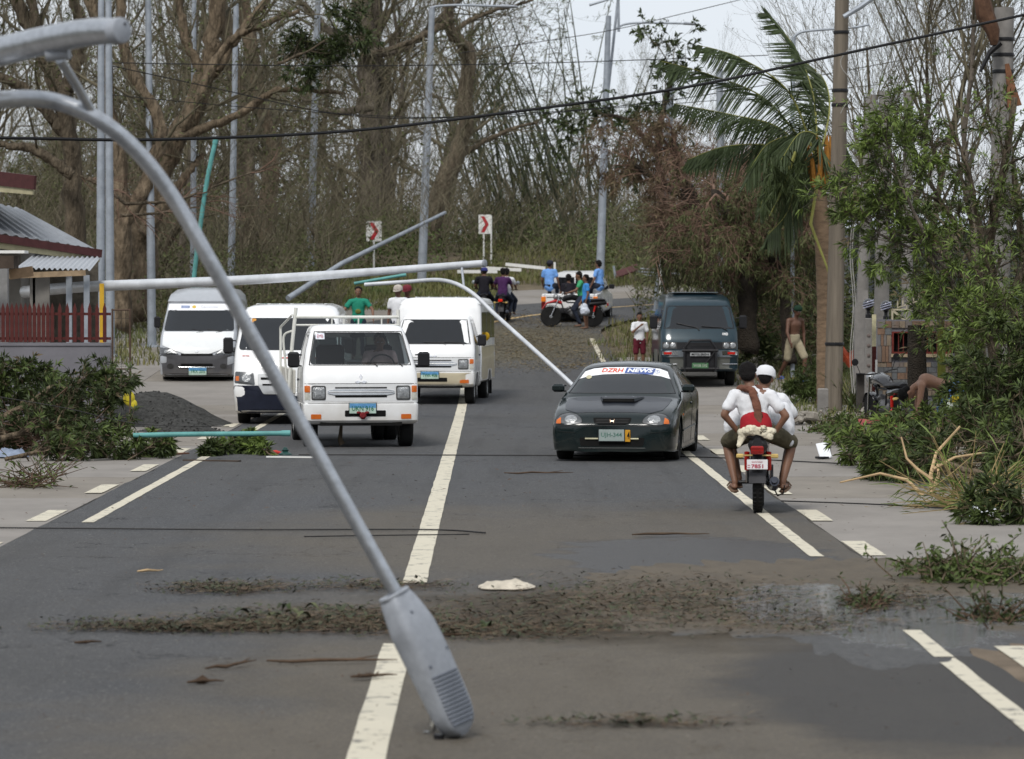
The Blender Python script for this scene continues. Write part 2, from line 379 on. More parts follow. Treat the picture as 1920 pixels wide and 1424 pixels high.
def ground_h(x, y):
    d = abs(x + .6) if y < 97 else min((Vector((x, y, 0)) - road_c(s_)[0]).length for s_ in np.linspace(97, 165, 12))
    k = min(max((d - 8.5) / 6, 0), 1)
    return zg(min(y, 200)) - .08 + k * (.08 + .5 * abs(mnoise.noise(Vector((x * .12, y * .12, 0)))))
# ---- road and its paint
strip('road', -20, 160, -3.72, 3.72, .012, ASPH, ds=1.0, no=8, jit=.05)
mk = empty('road_marking'); mk['kind'] = 'structure'
def line(s0, s1, o, w, m=PAINT, ds=.35): return strip('painted_line', s0, s1, o - w / 2, o + w / 2, .017, m, ds=ds, no=2, parent=mk, jit=.008)
line(-20, 21.9, 0, .185); line(26.6, 99, 0, .185); line(99, 155, 0, .2, PAINTY)
line(33.8, 96, -3.35, .125); line(-20, 21.0, 3.35, .125); strip('painted_line', 21.0, 22.7, 3.29, 3.41, .0245, PAINT, ds=.2, no=2, parent=mk, jit=.01); line(29.3, 96, 3.35, .125)
# dashes painted on the concrete beside the edge lines
ddash = [29.3, 34.0, 38.9, 43.8, 48.7, 53.6, 58.5, 63.4]
for s_ in ddash:
    strip('painted_dash', s_, s_ + 1.75, -3.98, -3.78, .017, PAINT, ds=.5, no=2, parent=mk, jit=.006)
for s_ in [20.2 - 4.9 * 2, 20.2 - 4.9, 19.9, 29.4, 34.0, 38.6, 43.5, 48.4, 53.3]:
    strip('painted_dash', s_, s_ + 1.75, 3.74, 3.95, .017 if s_ != 19.9 else .0245, PAINT, ds=.5, no=2, parent=mk, jit=.006)
# ---- concrete shoulders: separate slabs with open joints
pv = empty('pavement'); pv['kind'] = 'structure'
for side in (-1, 1):
    s_ = -16.0; i_ = 0
    while s_ < (146 if side < 0 else 84):
        for (a, b) in ((3.74, 7.3), (7.315, 10.6)):
            if side > 0 and a > 5 and s_ > 66: continue
            if side > 0 and a > 5 and 40 < s_: b = 7.9
            o0, o1 = sorted((side * a, side * b))
            strip('concrete_slab', s_, s_ + 4.485, o0, o1, .008 + random.uniform(-.0025, .003), CONC if (i_ + (a > 5)) % 3 else CONC2, ds=1.1, no=2, parent=pv, side=.10)
        s_ += 4.5; i_ += 1
# mud and wet dirt washed over the right shoulder, puddle beyond it
def blob_sheet(name, pts, m, h=.016, kind='stuff', dome=0, n=90, ext=None, sub=5, amp=.16, fr=1.2):
    """organic sheet lying on the ground; pts is a rough outline in world x,y"""
    P = [Vector((x, y, 0)) for x, y in pts]; k = len(P); c = sum(P, Vector()) / k; out = []
    for i in range(n):
        t = i / n * k; a = int(t); f = t - a; p0, p1, p2, p3 = P[(a - 1) % k], P[a % k], P[(a + 1) % k], P[(a + 2) % k]
        q = .5 * ((2 * p1) + (p2 - p0) * f + (2 * p0 - 5 * p1 + 4 * p2 - p3) * f * f + (3 * p1 - p0 - 3 * p2 + p3) * f ** 3)
        q = q + (q - c) * (amp * mnoise.noise(Vector((q.x * fr * 2, q.y * fr, 3))) + amp * .6 * mnoise.noise(Vector((q.x * 7, q.y * 4, 8))))
        out.append(q)
    vs = [Vector((c.x, c.y, zg(c.y) + h + dome))]; fs = []
    for r_ in range(1, sub + 1):
        f = r_ / sub
        for q in out:
            w = c + (q - c) * f; dz = dome * (1 - f * f) * (1 + .5 * mnoise.noise(Vector((w.x * 3, w.y * 3, 1)))) if dome else 0
            vs.append(Vector((w.x, w.y, zg(w.y) + h + dz - (.011 if r_ == sub else 0))))
    for i in range(n): fs.append((0, 1 + i, 1 + (i + 1) % n))
    for r_ in range(sub - 1):
        for i in range(n):
            a = 1 + r_ * n + i; b = 1 + r_ * n + (i + 1) % n; fs.append((a, a + n, b + n, b))
    o = MB().add(vs, fs).build(name, m, ang=0); o['kind'] = kind; return o
def pxpoly(pp): return [tuple(gp(*p)[:2]) for p in pp]
FILM = asphalt_mat(True)
blob_sheet('mud_film', pxpoly([(1180, 1068), (1500, 1052), (1720, 1050), (1990, 1058), (2080, 1110), (2060, 1205), (1900, 1225), (1740, 1245), (1600, 1250), (1490, 1205), (1300, 1196), (1130, 1172), (1060, 1120)]), FILM, h=.020, amp=.13, n=420, sub=26, fr=2.2)
DMUD = mat('dried_mud', (.135, .105, .075), .9, var=.3, scale=2, bump=.6, bscale=20)
blob_sheet('mud_film', pxpoly([(1745, 1200), (1900, 1190), (2080, 1190), (2200, 1300), (2150, 1400), (1990, 1330), (1860, 1250)]), DMUD, h=.0185, amp=.08, n=160, sub=14)
# low grassy bank in the inside of the bend
GRASS = mat('grass_blades', (.07, .10, .03), .7, var=.5, scale=.5, col2=(.17, .15, .06))
STRAW = mat('dry_straw', (.28, .21, .10), .85, var=.4, scale=1.5)
TWIG = mat('twig_brown', (.080, .052, .034), .85, var=.45, scale=3)
BARKL = mat('pale_bark_strip', (.17, .13, .085), .9, var=.4, scale=6)
LEAFG = mat('fallen_leaf_green', (.040, .048, .022), .7, var=.5, scale=2.5, spec=.4)
LEAFB = mat('fallen_leaf_brown', (.095, .065, .038), .7, var=.5, scale=2.5)
def scatter(name, region, n, L, W, up, m, h=.02, kind='stuff', curl=.3, lie=None, zf=None):
    """flat leaf / straw / twig pieces: region() -> x,y ; L, W ranges ; up = tilt range"""
    P = np.array([region() for _ in range(n)]); n = len(P)
    az = RNG.uniform(0, 2 * np.pi, n) if lie is None else RNG.normal(lie, .5, n)
    ti = RNG.uniform(up[0], up[1], n); l = RNG.uniform(*L, n); w = RNG.uniform(*W, n)
    z = np.array([(zf(x, y) if zf else zg(y)) for x, y in P]) + h + RNG.uniform(0, 1, n) ** 3 * .04
    d = np.stack([np.cos(az) * np.cos(ti), np.sin(az) * np.cos(ti), np.sin(ti)], 1)
    sdv = np.stack([-np.sin(az), np.cos(az), RNG.uniform(-curl, curl, n)], 1)
    b = np.stack([P[:, 0], P[:, 1], z], 1); mid = b + d * (l * .5)[:, None] + np.array([0, 0, 1]) * (l * .05)[:, None]
    V = np.stack([b, mid + sdv * (w * .5)[:, None], b + d * l[:, None], mid - sdv * (w * .5)[:, None]], 1).reshape(-1, 3)
    F = np.arange(n * 4).reshape(-1, 4); o = link(name, np_mesh(name, V, F), m, smooth=False); o['kind'] = kind; return o
def reg_px(x0, x1, y0, y1, xs=None):
    cs = [gp(px, py) for px in (x0, x1) for py in (y0, y1)]
    def f():
        t = random.random(); py = y0 + (y1 - y0) * t; q = gp_cache(py); px = random.uniform(x0, x1)
        return ((px - 960) / FPX * q, q)
    return f
_gc = {}
def gp_cache(py):
    k = int(py * 4)
    if k not in _gc: _gc[k] = gp(960, k / 4).y
    return _gc[k] + random.uniform(-.02, .02)
def reg_streak(cx, cy, rx, ry, p=2.2):
    def f():
        while True:
            a = random.gauss(0, .42); b = random.gauss(0, .42)
            if a * a + b * b < 1:
                px, py = cx + a * rx, cy + b * ry + 3 * math.sin(px_ph + a * 9)
                q = gp_cache(py); return ((px - 960) / FPX * q, q)
    px_ph = random.uniform(0, 6)
    return f
def blades(name, pts, n, L, W, m, lean=.35, kind='stuff', zf=None):
    V = []; P = np.array([pts() for _ in range(n)])
    az = RNG.uniform(0, 6.28, n); l = RNG.uniform(*L, n); w = RNG.uniform(*W, n); ln = RNG.uniform(.05, lean, n)
    z = np.array([(zf(x, y) if zf else zg(y)) for x, y in P])
    b = np.stack([P[:, 0], P[:, 1], z], 1); s = np.stack([np.cos(az), np.sin(az), 0 * az], 1); q = np.stack([-np.sin(az), np.cos(az), 0 * az], 1)
    up = np.array([0, 0, 1.])
    m1 = b + up * (l * .55)[:, None] + q * (l * ln * .4)[:, None]; t = b + up * (l * (1 - ln * .4))[:, None] + q * (l * ln * 1.5)[:, None]
    V = np.stack([b - s * (w / 2)[:, None], b + s * (w / 2)[:, None], m1 + s * (w / 2.4)[:, None], m1 - s * (w / 2.4)[:, None], t, t + s * .002], 1).reshape(-1, 3)
    i = np.arange(n)[:, None] * 6; F = np.concatenate([i + [0, 1, 2, 3], i + [3, 2, 5, 4]]); o = link(name, np_mesh(name, V, F), m, smooth=False); o['kind'] = kind; return o
def inside_bend():
    while True:
        x, y = random.uniform(2, 22), random.uniform(84, 112)
        d = min((Vector((x, y, 0)) - road_c(s_)[0]).length for s_ in (84, 90, 96, 99, 102, 106, 110, 114, 118, 124, 130))
        if 4.0 < d and x < 24 and (Vector((x, y)) - Vector((4, 76))).length > 4: return x, y
blades('grass', inside_bend, 16000, (.06, .28), (.015, .035), GRASS)
blades('grass', lambda: (random.uniform(1.95, 3.2) * 1, random.uniform(74, 84)), 900, (.06, .25), (.012, .03), GRASS)
# grass on the left verge and far bank
blades('grass', lambda: (random.uniform(-12, 0), random.uniform(112, 136)), 18000, (.1, .35), (.02, .05), GRASS, zf=ground_h)
blades('grass', lambda: (random.uniform(-2, 22), random.uniform(129, 146)), 20000, (.1, .4), (.02, .05), GRASS, zf=ground_h)
blades('grass', lambda: (random.uniform(-22, -7.5), random.uniform(84, 118)), 16000, (.1, .35), (.02, .05), GRASS, zf=ground_h)
blades('grass', lambda: (random.uniform(5.0, 14), random.uniform(56, 84)), 15000, (.08, .3), (.012, .035), GRASS, zf=ground_h)
# straw and leaf litter on the road
for (a, n, L, W, m) in (((1030, 645, 230, 60), 5200, (.04, .16), (.006, .015), STRAW), ((1000, 640, 240, 70), 4500, (.03, .12), (.008, .02), TWIG), ((1010, 650, 230, 60), 2600, (.03, .08), (.012, .03), LEAFG),
                     ((960, 600, 240, 18), 900, (.06, .25), (.01, .025), STRAW), ((1100, 690, 150, 12), 500, (.06, .25), (.01, .025), STRAW)):
    scatter('leaf_litter', reg_streak(*a), n, L, W, (0, .2), m)
for (cx, cy, rx, ry, n) in ((470, 1180, 430, 18, 900), (640, 1165, 300, 26, 800), (420, 1110, 180, 14, 500), (900, 1190, 280, 24, 700), (1250, 1130, 420, 55, 900), (1150, 1150, 500, 60, 700),
                            (1180, 1365, 260, 8, 160), (600, 1185, 620, 14, 400), (700, 1105, 200, 12, 300), (1500, 1175, 260, 30, 300), (330, 1185, 300, 9, 400), (1680, 1130, 120, 30, 260)):
    scatter('leaf_litter', reg_streak(cx, cy, rx, ry), int(n * 1.3), (.02, .20), (.003, .009), (0, .12), TWIG, h=.02, lie=0)
    scatter('leaf_litter', reg_streak(cx, cy, rx, ry), int(n * .7), (.03, .22), (.003, .008), (0, .12), BARKL, h=.022, lie=0)
    scatter('leaf_litter', reg_streak(cx, cy, rx, ry), int(n * 1.2), (.012, .04), (.006, .016), (0, .3), LEAFB, h=.02)
    scatter('leaf_litter', reg_streak(cx, cy, rx, ry), int(n * .9), (.03, .09), (.010, .026), (0, .5), LEAFG, h=.022)
scatter('leaf_litter', reg_px(0, 1920, 900, 1420), 700, (.008, .05), (.003, .014), (0, .3), TWIG, h=.02)
scatter('leaf_litter', reg_px(0, 1920, 760, 960), 500, (.02, .08), (.008, .03), (0, .3), TWIG, h=.02)
# ================================================================== VEGETATION
BARK = mat('bark_brown', (.112, .090, .064), .95, var=.6, scale=6, bump=.8, bscale=14, stretch=(1, 1, .25))
BARKG = mat('bark_grey', (.125, .105, .085), .9, var=.4, scale=4, bump=.8, bscale=14, stretch=(1, 1, .25))
BARKO = mat('bark_orange', (.140, .108, .074), .95, var=.6, scale=6, bump=1.0, bscale=9, stretch=(1, 1, .3))
BARKD = mat('bark_dark', (.055, .045, .035), .9, var=.4, scale=4, bump=.6)
for m_b in (BARK, BARKG, BARKO, BARKD):
    for n_b in m_b.node_tree.nodes:
        if n_b.type == 'BUMP': n_b.inputs['Distance'].default_value = .22; n_b.inputs['Strength'].default_value = .9
WOOD = mat('torn_wood', (.42, .30, .17), .8, var=.3, scale=6, stretch=(1, 1, .2))
TWIGS = mat('dead_twigs', (.112, .098, .066), .9, var=.4, scale=.8)
TWIGR = mat('dead_twigs_red', (.15, .095, .070), .9, var=.35, scale=.8)
LFO = mat('leaf_olive', (.080, .090, .036), .6, var=.5, scale=.7, spec=.15)
LFD = mat('leaf_dark_green', (.040, .055, .020), .5, var=.5, scale=1.2, spec=.15)
LFM = mat('leaf_mid_green', (.072, .100, .030), .5, var=.5, scale=1.3, spec=.15)
LFB = mat('leaf_bright_green', (.13, .18, .045), .5, var=.35, scale=1.3, spec=.15)
LFDRY = mat('leaf_dry', (.115, .090, .052), .8, var=.4, scale=.9)
BAMB = mat('bamboo_culm', (.042, .050, .028), .6, var=.4, scale=2)
PALMG = mat('palm_leaflet', (.040, .058, .022), .5, var=.45, scale=2, spec=.25)
PALMY = mat('palm_midrib', (.20, .20, .055), .5, var=.3, scale=2)
def rnd(a, b): return random.uniform(a, b)
def rvec(k=1): return Vector((random.gauss(0, 1), random.gauss(0, 1), random.gauss(0, 1))) * k
def grow(mb, p, d, L, r, lev, P, tips, mx):
    """recursive branch; P: dict(seg, wander, up, kids, ratio, spread, rr, sides)"""
    n = P['seg'][min(lev, len(P['seg']) - 1)]; pts = [p.copy()]; rs = [r]; d = d.normalized(); cur = p.copy()
    for i in range(n):
        d = (d + rvec(P['wander']) + Vector((P.get('wx', 0), P.get('wy', 0), P['up'])) * (1.0 / n)).normalized(); cur = cur + d * (L / n); pts.append(cur.copy()); rs.append(max(r * (1 - (i + 1) / n * P.get('tap', .72)), P.get('rmin', .004)))
    mb_ = mb[0] if lev < P.get('tl', 1) else mb[1]
    mb_.tube(pts, rs, n=max(3, (8, 6, 4, 3, 3, 3)[min(lev, 5)]), cap=(lev < 2))
    if lev >= mx:
        tips.append((pts[-2], pts[-1], d)); return
    for k in range(P['kids'][min(lev, len(P['kids']) - 1)]):
        t = rnd(P.get('t0', .3), 1.0); i = min(int(t * n), n - 1); f = t * n - i; q = pts[i].lerp(pts[i + 1], f); rr = rs[i] * (1 - f) + rs[i + 1] * f
        dd = (pts[i + 1] - pts[i]).normalized(); s = rvec(); s = (s - dd * s.dot(dd)).normalized(); sp = rnd(*P['spread'])
        grow(mb, q, dd * math.cos(sp) + s * math.sin(sp), L * rnd(*P['ratio']), max(rr * P.get('rr', .55), P.get('rmin', .004)), lev + 1, P, tips, mx)
def leaves(name, tips, n, L, W, m, parent, spread=.9, along=.5, droop=.2, up=0, whorl=False):
    if not tips: return None
    A = np.array([t[0][:] for t in tips]); B = np.array([t[1][:] for t in tips]); D = np.array([t[2][:] for t in tips])
    idx = np.repeat(np.arange(len(tips)), n); k = len(idx); f = RNG.uniform(1 - along, 1.05, k)[:, None]
    b = A[idx] * (1 - f) + B[idx] * f
    d = D[idx] + RNG.normal(0, spread, (k, 3)); d[:, 2] -= droop; d /= np.linalg.norm(d, axis=1)[:, None] + 1e-9
    s = np.cross(d, RNG.normal(0, 1, (k, 3))); s /= np.linalg.norm(s, axis=1)[:, None] + 1e-9
    l = RNG.uniform(*L, k)[:, None]; w = RNG.uniform(*W, k)[:, None]; sag = np.array([0, 0, -1.]) * l * .12
    V = np.stack([b, b + d * l * .45 + s * w * .5, b + d * l + sag, b + d * l * .45 - s * w * .5], 1).reshape(-1, 3)
    return link(name, np_mesh(name, V, np.arange(k * 4).reshape(-1, 4)), m, parent, smooth=False)
def tree(name, loc, label, group=None, P=None, mx=4, H=9, r=.2, barkm=None, twm=None, leaf=None, d=(0, 0, 1), paths=None, cat='tree', stubs=0, z0=None):
    """trunk part, crown part (branches and twigs) and foliage part under one Empty"""
    root = empty(name, loc, 0, label, cat, group); a, b = MB(), MB(); tips = []; L0 = Vector(loc)
    P = dict(dict(seg=[7, 6, 4, 3, 2], wander=.13, up=.25, kids=[9, 6, 5, 3, 2], ratio=(.35, .65), spread=(.4, 1.0), tl=1, t0=.25), **(P or {}))
    if paths:
        for pth, r0, r1, nk in paths:
            q = [Vector(w) - L0 for w in pth]; m_ = 30; pts = []
            for i in range(m_ + 1):
                t = i / m_ * (len(q) - 1); j = min(int(t), len(q) - 2); f = t - j
                p0, p1, p2, p3 = q[max(j - 1, 0)], q[j], q[j + 1], q[min(j + 2, len(q) - 1)]
                v = .5 * ((2 * p1) + (p2 - p0) * f + (2 * p0 - 5 * p1 + 4 * p2 - p3) * f * f + (3 * p1 - p0 - 3 * p2 + p3) * f ** 3)
                pts.append(v + rvec(r0 * .12))
            rs = [r0 + (r1 - r0) * i / m_ * 1.0 for i in range(m_ + 1)]; rs = [x * rnd(.9, 1.12) for x in rs]
            a.tube(pts, rs, n=16)
            for k in range(nk):
                t = rnd(.3, 1.0); i = min(int(t * m_), m_ - 1); dd = (pts[i + 1] - pts[i]).normalized(); s = rvec(); s = (s - dd * s.dot(dd)).normalized(); sp = rnd(*P['spread'])
                grow((a, b), pts[i], dd * math.cos(sp) + s * math.sin(sp), H * rnd(*P['ratio']), max(rs[i] * P.get('r1', .35), .02), 1, P, tips, mx)
    else:
        grow((a, b), Vector((0, 0, -.3)), Vector(d), H, r, 0, P, tips, mx)
    for i_, v_ in enumerate(a.v):
        q_ = Vector(v_); k_ = r * .22 if not paths else paths[0][1] * .10; n_ = mnoise.noise_vector(Vector((q_.x * 2.6, q_.y * 2.6, q_.z * .9))) + .6 * mnoise.noise_vector(Vector((q_.x * 7, q_.y * 7, q_.z * 2))); a.v[i_] = tuple(q_ + n_ * k_)
    a.build('trunk', barkm or BARK, root, ang=0); 
    if b.v: b.build('crown', twm or TWIGS, root, ang=0)
    if leaf: leaves('foliage', tips, parent=root, **leaf)
    return root
# ---- authored trees of the left wood
def W(Y, *pp): return [at(px, py, Y) for px, py in pp]
LFT = dict(n=1, L=(.08, .22), W=(.03, .07), m=LFO, spread=1, along=1)
tree('bare_tree', gx(300, 100), 'broad orange-brown tree leaning left to right behind the silver van, its limbs snapped', paths=[
    (W(100, (262, 600), (270, 450), (300, 330), (345, 240), (395, 130), (400, 60), (418, -60)), .46, .2, 9),
    (W(100, (395, 150), (350, 80), (330, -60)), .17, .09, 7), (W(100, (400, 140), (460, 50), (520, -20)), .15, .08, 7),
    (W(99, (345, 240), (420, 90), (500, 45), (560, 20)), .16, .06, 6), (W(101, (300, 330), (280, 200), (235, 95), (160, -40)), .17, .08, 7),
    (W(99, (330, 260), (450, 215), (520, 170), (640, 175)), .14, .05, 7), (W(99.5, (270, 440), (340, 340), (380, 290)), .2, .05, 3)],
    barkm=BARKO, H=4.5, mx=4, P=dict(kids=[6, 5, 4, 2], rr=.5, r1=.3), leaf=LFT)
tree('bare_tree', gx(700, 150), 'tall twin-trunked tree standing behind the left chevron sign', paths=[
    (W(150, (705, 560), (700, 400), (692, 200), (685, 60), (660, -80)), .60, .34, 10), (W(150.5, (735, 540), (722, 380), (715, 200), (700, 60), (705, -60)), .42, .25, 8),
    (W(149, (695, 100), (760, 90), (820, 40), (880, -20)), .22, .1, 8), (W(149, (690, 90), (620, 60), (560, 0)), .25, .12, 8), (W(148, (700, 200), (620, 210), (560, 180)), .18, .08, 8)],
    barkm=BARKG, H=7, mx=4, P=dict(kids=[6, 5, 4, 2], rr=.5, r1=.3), leaf=LFT)
tree('bare_tree', gx(850, 140), 'crooked reddish tree with a bent top right of the light pole with the long arm', paths=[
    (W(140, (800, 520), (815, 400), (850, 300), (872, 240), (875, 160), (880, 100), (855, 70), (840, 40), (850, -40)), .42, .18, 12),
    (W(140, (850, 60), (900, 30), (1000, 0)), .12, .05, 6), (W(139, (845, 40), (790, 70), (720, 95), (660, 105)), .16, .06, 8), (W(140, (850, 300), (940, 250), (1010, 230)), .13, .05, 6)],
    barkm=BARK, H=5, mx=4, P=dict(kids=[5, 5, 4, 2], rr=.5, r1=.35), leaf=LFT)
tree('bare_tree', gx(120, 95), 'dark spreading tree above the tin roofs at the left edge, stripped of leaves', paths=[
    (W(95, (150, 600), (140, 420), (130, 250), (90, 120), (40, 20), (-20, -80)), .30, .14, 9), (W(95, (130, 260), (60, 180), (-40, 120)), .22, .1, 7),
    (W(95, (125, 230), (70, 60), (60, -40)), .18, .1, 7), (W(94, (120, 180), (150, 80), (130, -60)), .2, .12, 7), (W(94, (135, 330), (60, 280), (-30, 270)), .16, .08, 7)],
    barkm=BARK, H=5, mx=4, P=dict(kids=[6, 5, 4, 2], rr=.5, r1=.3), leaf=LFT)
tree('bare_tree', gx(215, 92), 'split brown trunk with torn pale wood just right of the twin light poles', paths=[
    (W(92, (225, 620), (230, 450), (225, 330), (205, 200), (190, 60), (150, -60)), .27, .14, 8), (W(92, (228, 430), (280, 330), (300, 230), (245, 130), (225, 30), (240, -60)), .2, .12, 8)],
    barkm=BARKO, H=4, mx=4, P=dict(kids=[5, 5, 4, 2], rr=.5, r1=.3), leaf=LFT)
tree('snapped_tree', gx(500, 125), 'pale snapped trunk between two light poles above the white van', paths=[(W(125, (505, 560), (500, 430), (508, 330), (500, 240), (470, 100), (455, -40)), .38, .2, 10)], barkm=BARKO, H=5, P=dict(kids=[5, 5, 4, 2]), leaf=LFT)
tree('snapped_tree', gx(465, 120), 'thick brown trunk left of the pale snapped one above the white van', paths=[(W(120, (462, 560), (468, 430), (460, 330), (450, 200), (430, 80), (400, -40)), .36, .22, 10)], barkm=BARK, H=5, P=dict(kids=[5, 5, 4, 2]), leaf=LFT)
# ---- prototypes for the wood beyond, copied with shared meshes
PR = []
defs = [dict(P=dict(kids=[10, 7, 5, 3], up=.5, wander=.10), H=13, r=.24, barkm=BARKG), dict(P=dict(kids=[9, 7, 5, 3], up=.1, wander=.17, wx=.15), H=10, r=.3, barkm=BARK),
        dict(P=dict(kids=[12, 6, 5, 3], up=.8, wander=.08, spread=(.25, .7)), H=14, r=.16, barkm=BARKG), dict(P=dict(kids=[9, 8, 5, 3], up=.0, wander=.2, t0=.15), H=8, r=.2, barkm=BARK),
        dict(P=dict(kids=[10, 7, 5, 3], up=.3, wander=.13, wx=.25), H=12, r=.2, barkm=BARKD), dict(P=dict(kids=[11, 8, 5, 3], up=.4, wander=.15, t0=.1), H=6.5, r=.12, barkm=BARK)]
for k, d_ in enumerate(defs):
    lf = [dict(n=1, L=(.10, .25), W=(.04, .09), m=LFO, spread=1, along=1), dict(n=1, L=(.08, .2), W=(.04, .08), m=LFDRY, spread=1, along=1),
          dict(n=2, L=(.10, .25), W=(.03, .07), m=LFO, spread=1, along=1), dict(n=2, L=(.1, .22), W=(.05, .1), m=LFO, spread=1, along=1),
          dict(n=1, L=(.10, .25), W=(.04, .08), m=LFM, spread=1, along=1), dict(n=3, L=(.1, .22), W=(.05, .1), m=LFO, spread=1, along=1)][k]
    PR.append(tree('bare_tree', (0, 0, 0), 'storm-stripped tree in the crowded wood beyond the bend', 'trees of the wood beyond the bend', mx=4, leaf=lf, **d_))
spots = []
for px in range(-60, 860, 62): spots.append((px + rnd(-18, 18), rnd(150, 176), rnd(.75, 1.1)))
for px in range(-60, 1300, 80): spots.append((px + rnd(-20, 20), rnd(180, 215), rnd(.8, 1.15)))
for px in range(-40, 620, 80): spots.append((px + rnd(-20, 20), rnd(112, 140), rnd(.6, .95)))
for px in (905, 980, 1060, 1130, 1190): spots.append((px, rnd(160, 172), rnd(.45, .65)))
first = True; used = set()
for (px, Y, sc) in spots:
    k = random.randrange(6) if px < 880 else random.choice([2, 3, 5, 5]); 
    if px > 860: sc *= .55 if Y < 178 else .50
    o = PR[k] if k not in used else copy_tree(PR[k])
    used.add(k); v = gx(px, Y); v.z = ground_h(v.x, Y) - .1; o.location = v; o.rotation_euler = (rnd(-.06, .06), rnd(-.05, .10), rnd(0, 6.28)); o.scale = (sc,) * 3
for k in range(6):
    if k not in used: remove(PR[k])
# ---- mass of far brush that reads as one thing
def brush(name, n, xr, yr, zr, m, ln, wd, tilt=.5, kind='stuff', dens=None, zfun=None, drop=0):
    P = []; 
    while len(P) < n:
        px, Y, t = rnd(*xr), rnd(*yr), random.random() ** 1.3
        x = (px - 960) / FPX * Y
        if dens and random.random() > dens(px, Y, t): continue
        P.append((x, Y, zg(Y) + (zr[0] + (zr[1] - zr[0]) * t)))
    P = np.array(P); k = len(P); d = np.stack([RNG.normal(.1, tilt, k), RNG.normal(0, tilt, k), (RNG.normal(0, .7, k) if tilt >= .8 else np.ones(k))], 1); d /= np.linalg.norm(d, axis=1)[:, None]
    l = RNG.uniform(*ln, k)[:, None]; w = RNG.uniform(*wd, k)[:, None]; s = np.cross(d, RNG.normal(0, 1, (k, 3))); s /= np.linalg.norm(s, axis=1)[:, None] + 1e-9
    V = np.stack([P, P + d * l * .5 + s * w, P + d * l, P + d * l * .5 - s * w], 1).reshape(-1, 3)
    o = link(name, np_mesh(name, V, np.arange(k * 4).reshape(-1, 4)), m, smooth=False); o['kind'] = kind; return o
sil = lambda px, Y, t: 1 if t < (.55 if px < 880 else .48) + .35 * mnoise.noise(Vector((px * .012, Y * .08, 0))) else .12
brush('far_undergrowth', 36000, (-80, 1380), (150, 235), (0, 5.5), LFO, (.10, .28), (.03, .07), .9, dens=sil)
brush('far_undergrowth', 15000, (-80, 1380), (145, 235), (0, 8), TWIGS, (.5, 2.2), (.008, .02), .5, dens=sil)
brush('far_undergrowth', 16000, (-80, 1380), (150, 230), (0, 4.5), LFDRY, (.10, .25), (.03, .07), .9, dens=sil)
brush('bank_undergrowth', 30000, (-60, 1230), (134, 152), (0, 2.0), LFO, (.07, .2), (.02, .05), .9, dens=lambda px, Y, t: 1 if (mnoise.noise(Vector((px * .01, Y * .1, 2))) + .5 - t * .7) > 0 else 0)
brush('bank_undergrowth', 16000, (-60, 1230), (132, 150), (0, 1.8), LFM, (.07, .2), (.02, .05), .9, dens=lambda px, Y, t: 1 if (mnoise.noise(Vector((px * .013, Y * .1, 7))) + .35 - t * .6) > 0 else 0)
brush('bank_undergrowth', 8000, (-60, 1230), (132, 152), (0, 2.6), TWIGS, (.5, 1.8), (.007, .016), .6)
brush('verge_undergrowth', 16000, (-20, 620), (98, 124), (0, 2.2), LFO, (.06, .18), (.02, .04), .9)
brush('tangled_twigs', 11000, (-60, 900), (98, 140), (2.5, 8), TWIGS, (.5, 1.7), (.005, .010), .75)
brush('verge_undergrowth', 6000, (-20, 640), (98, 124), (0, 2.8), TWIGS, (.5, 1.6), (.006, .014), .6)
# ---- bamboo: one clump, every culm a part
bc = empty('bamboo_clump', gx(1010, 150), 0, 'tall storm-bent bamboo clump standing behind the right chevron sign, culm tops swept over', 'bamboo'); tips = []
for i in range(84):
    px = 905 + 260 * random.random(); y0 = rnd(440, 480); top = rnd(60, 330) if random.random() > .3 else rnd(-60, 80); lean = rnd(-230, -30) * (1 if random.random() < .8 else -.4)
    Yd = rnd(146, 158); b0 = at(px, y0, Yd); b0.z = zg(Yd); p3_ = at(px + lean + (px - 1010) * .25, top, Yd + rnd(-3, 3)); mid = b0.lerp(p3_, .5) + Vector((-lean * .004 * rnd(.3, 1.5), 0, rnd(0, .6)))
    pts = []
    for k in range(11):
        t = k / 10; pts.append(b0 * (1 - t) ** 2 + mid * 2 * t * (1 - t) + p3_ * t * t - bc.location)
    r0 = rnd(.045, .075); MB().tube(pts, [r0 * (1 - .75 * k / 10) for k in range(11)], n=5).build('culm', BAMB, bc)
    for k in range(3, 11):
        for q in range(2): d = (rvec(.6) + Vector((-.5, 0, -.1))).normalized(); tips.append((pts[k], pts[k] + d * rnd(.3, .9), d))
tw = MB()
for a_, b_, d_ in tips: tw.tube([a_, b_], [.010, .004], n=3, cap=False)
tw.build('side_branch', BAMB, bc)['kind'] = 'stuff'
leaves('foliage', tips, 9, (.15, .35), (.02, .045), LFO, bc, spread=.8, along=.9, droop=.2)['kind'] = 'stuff'
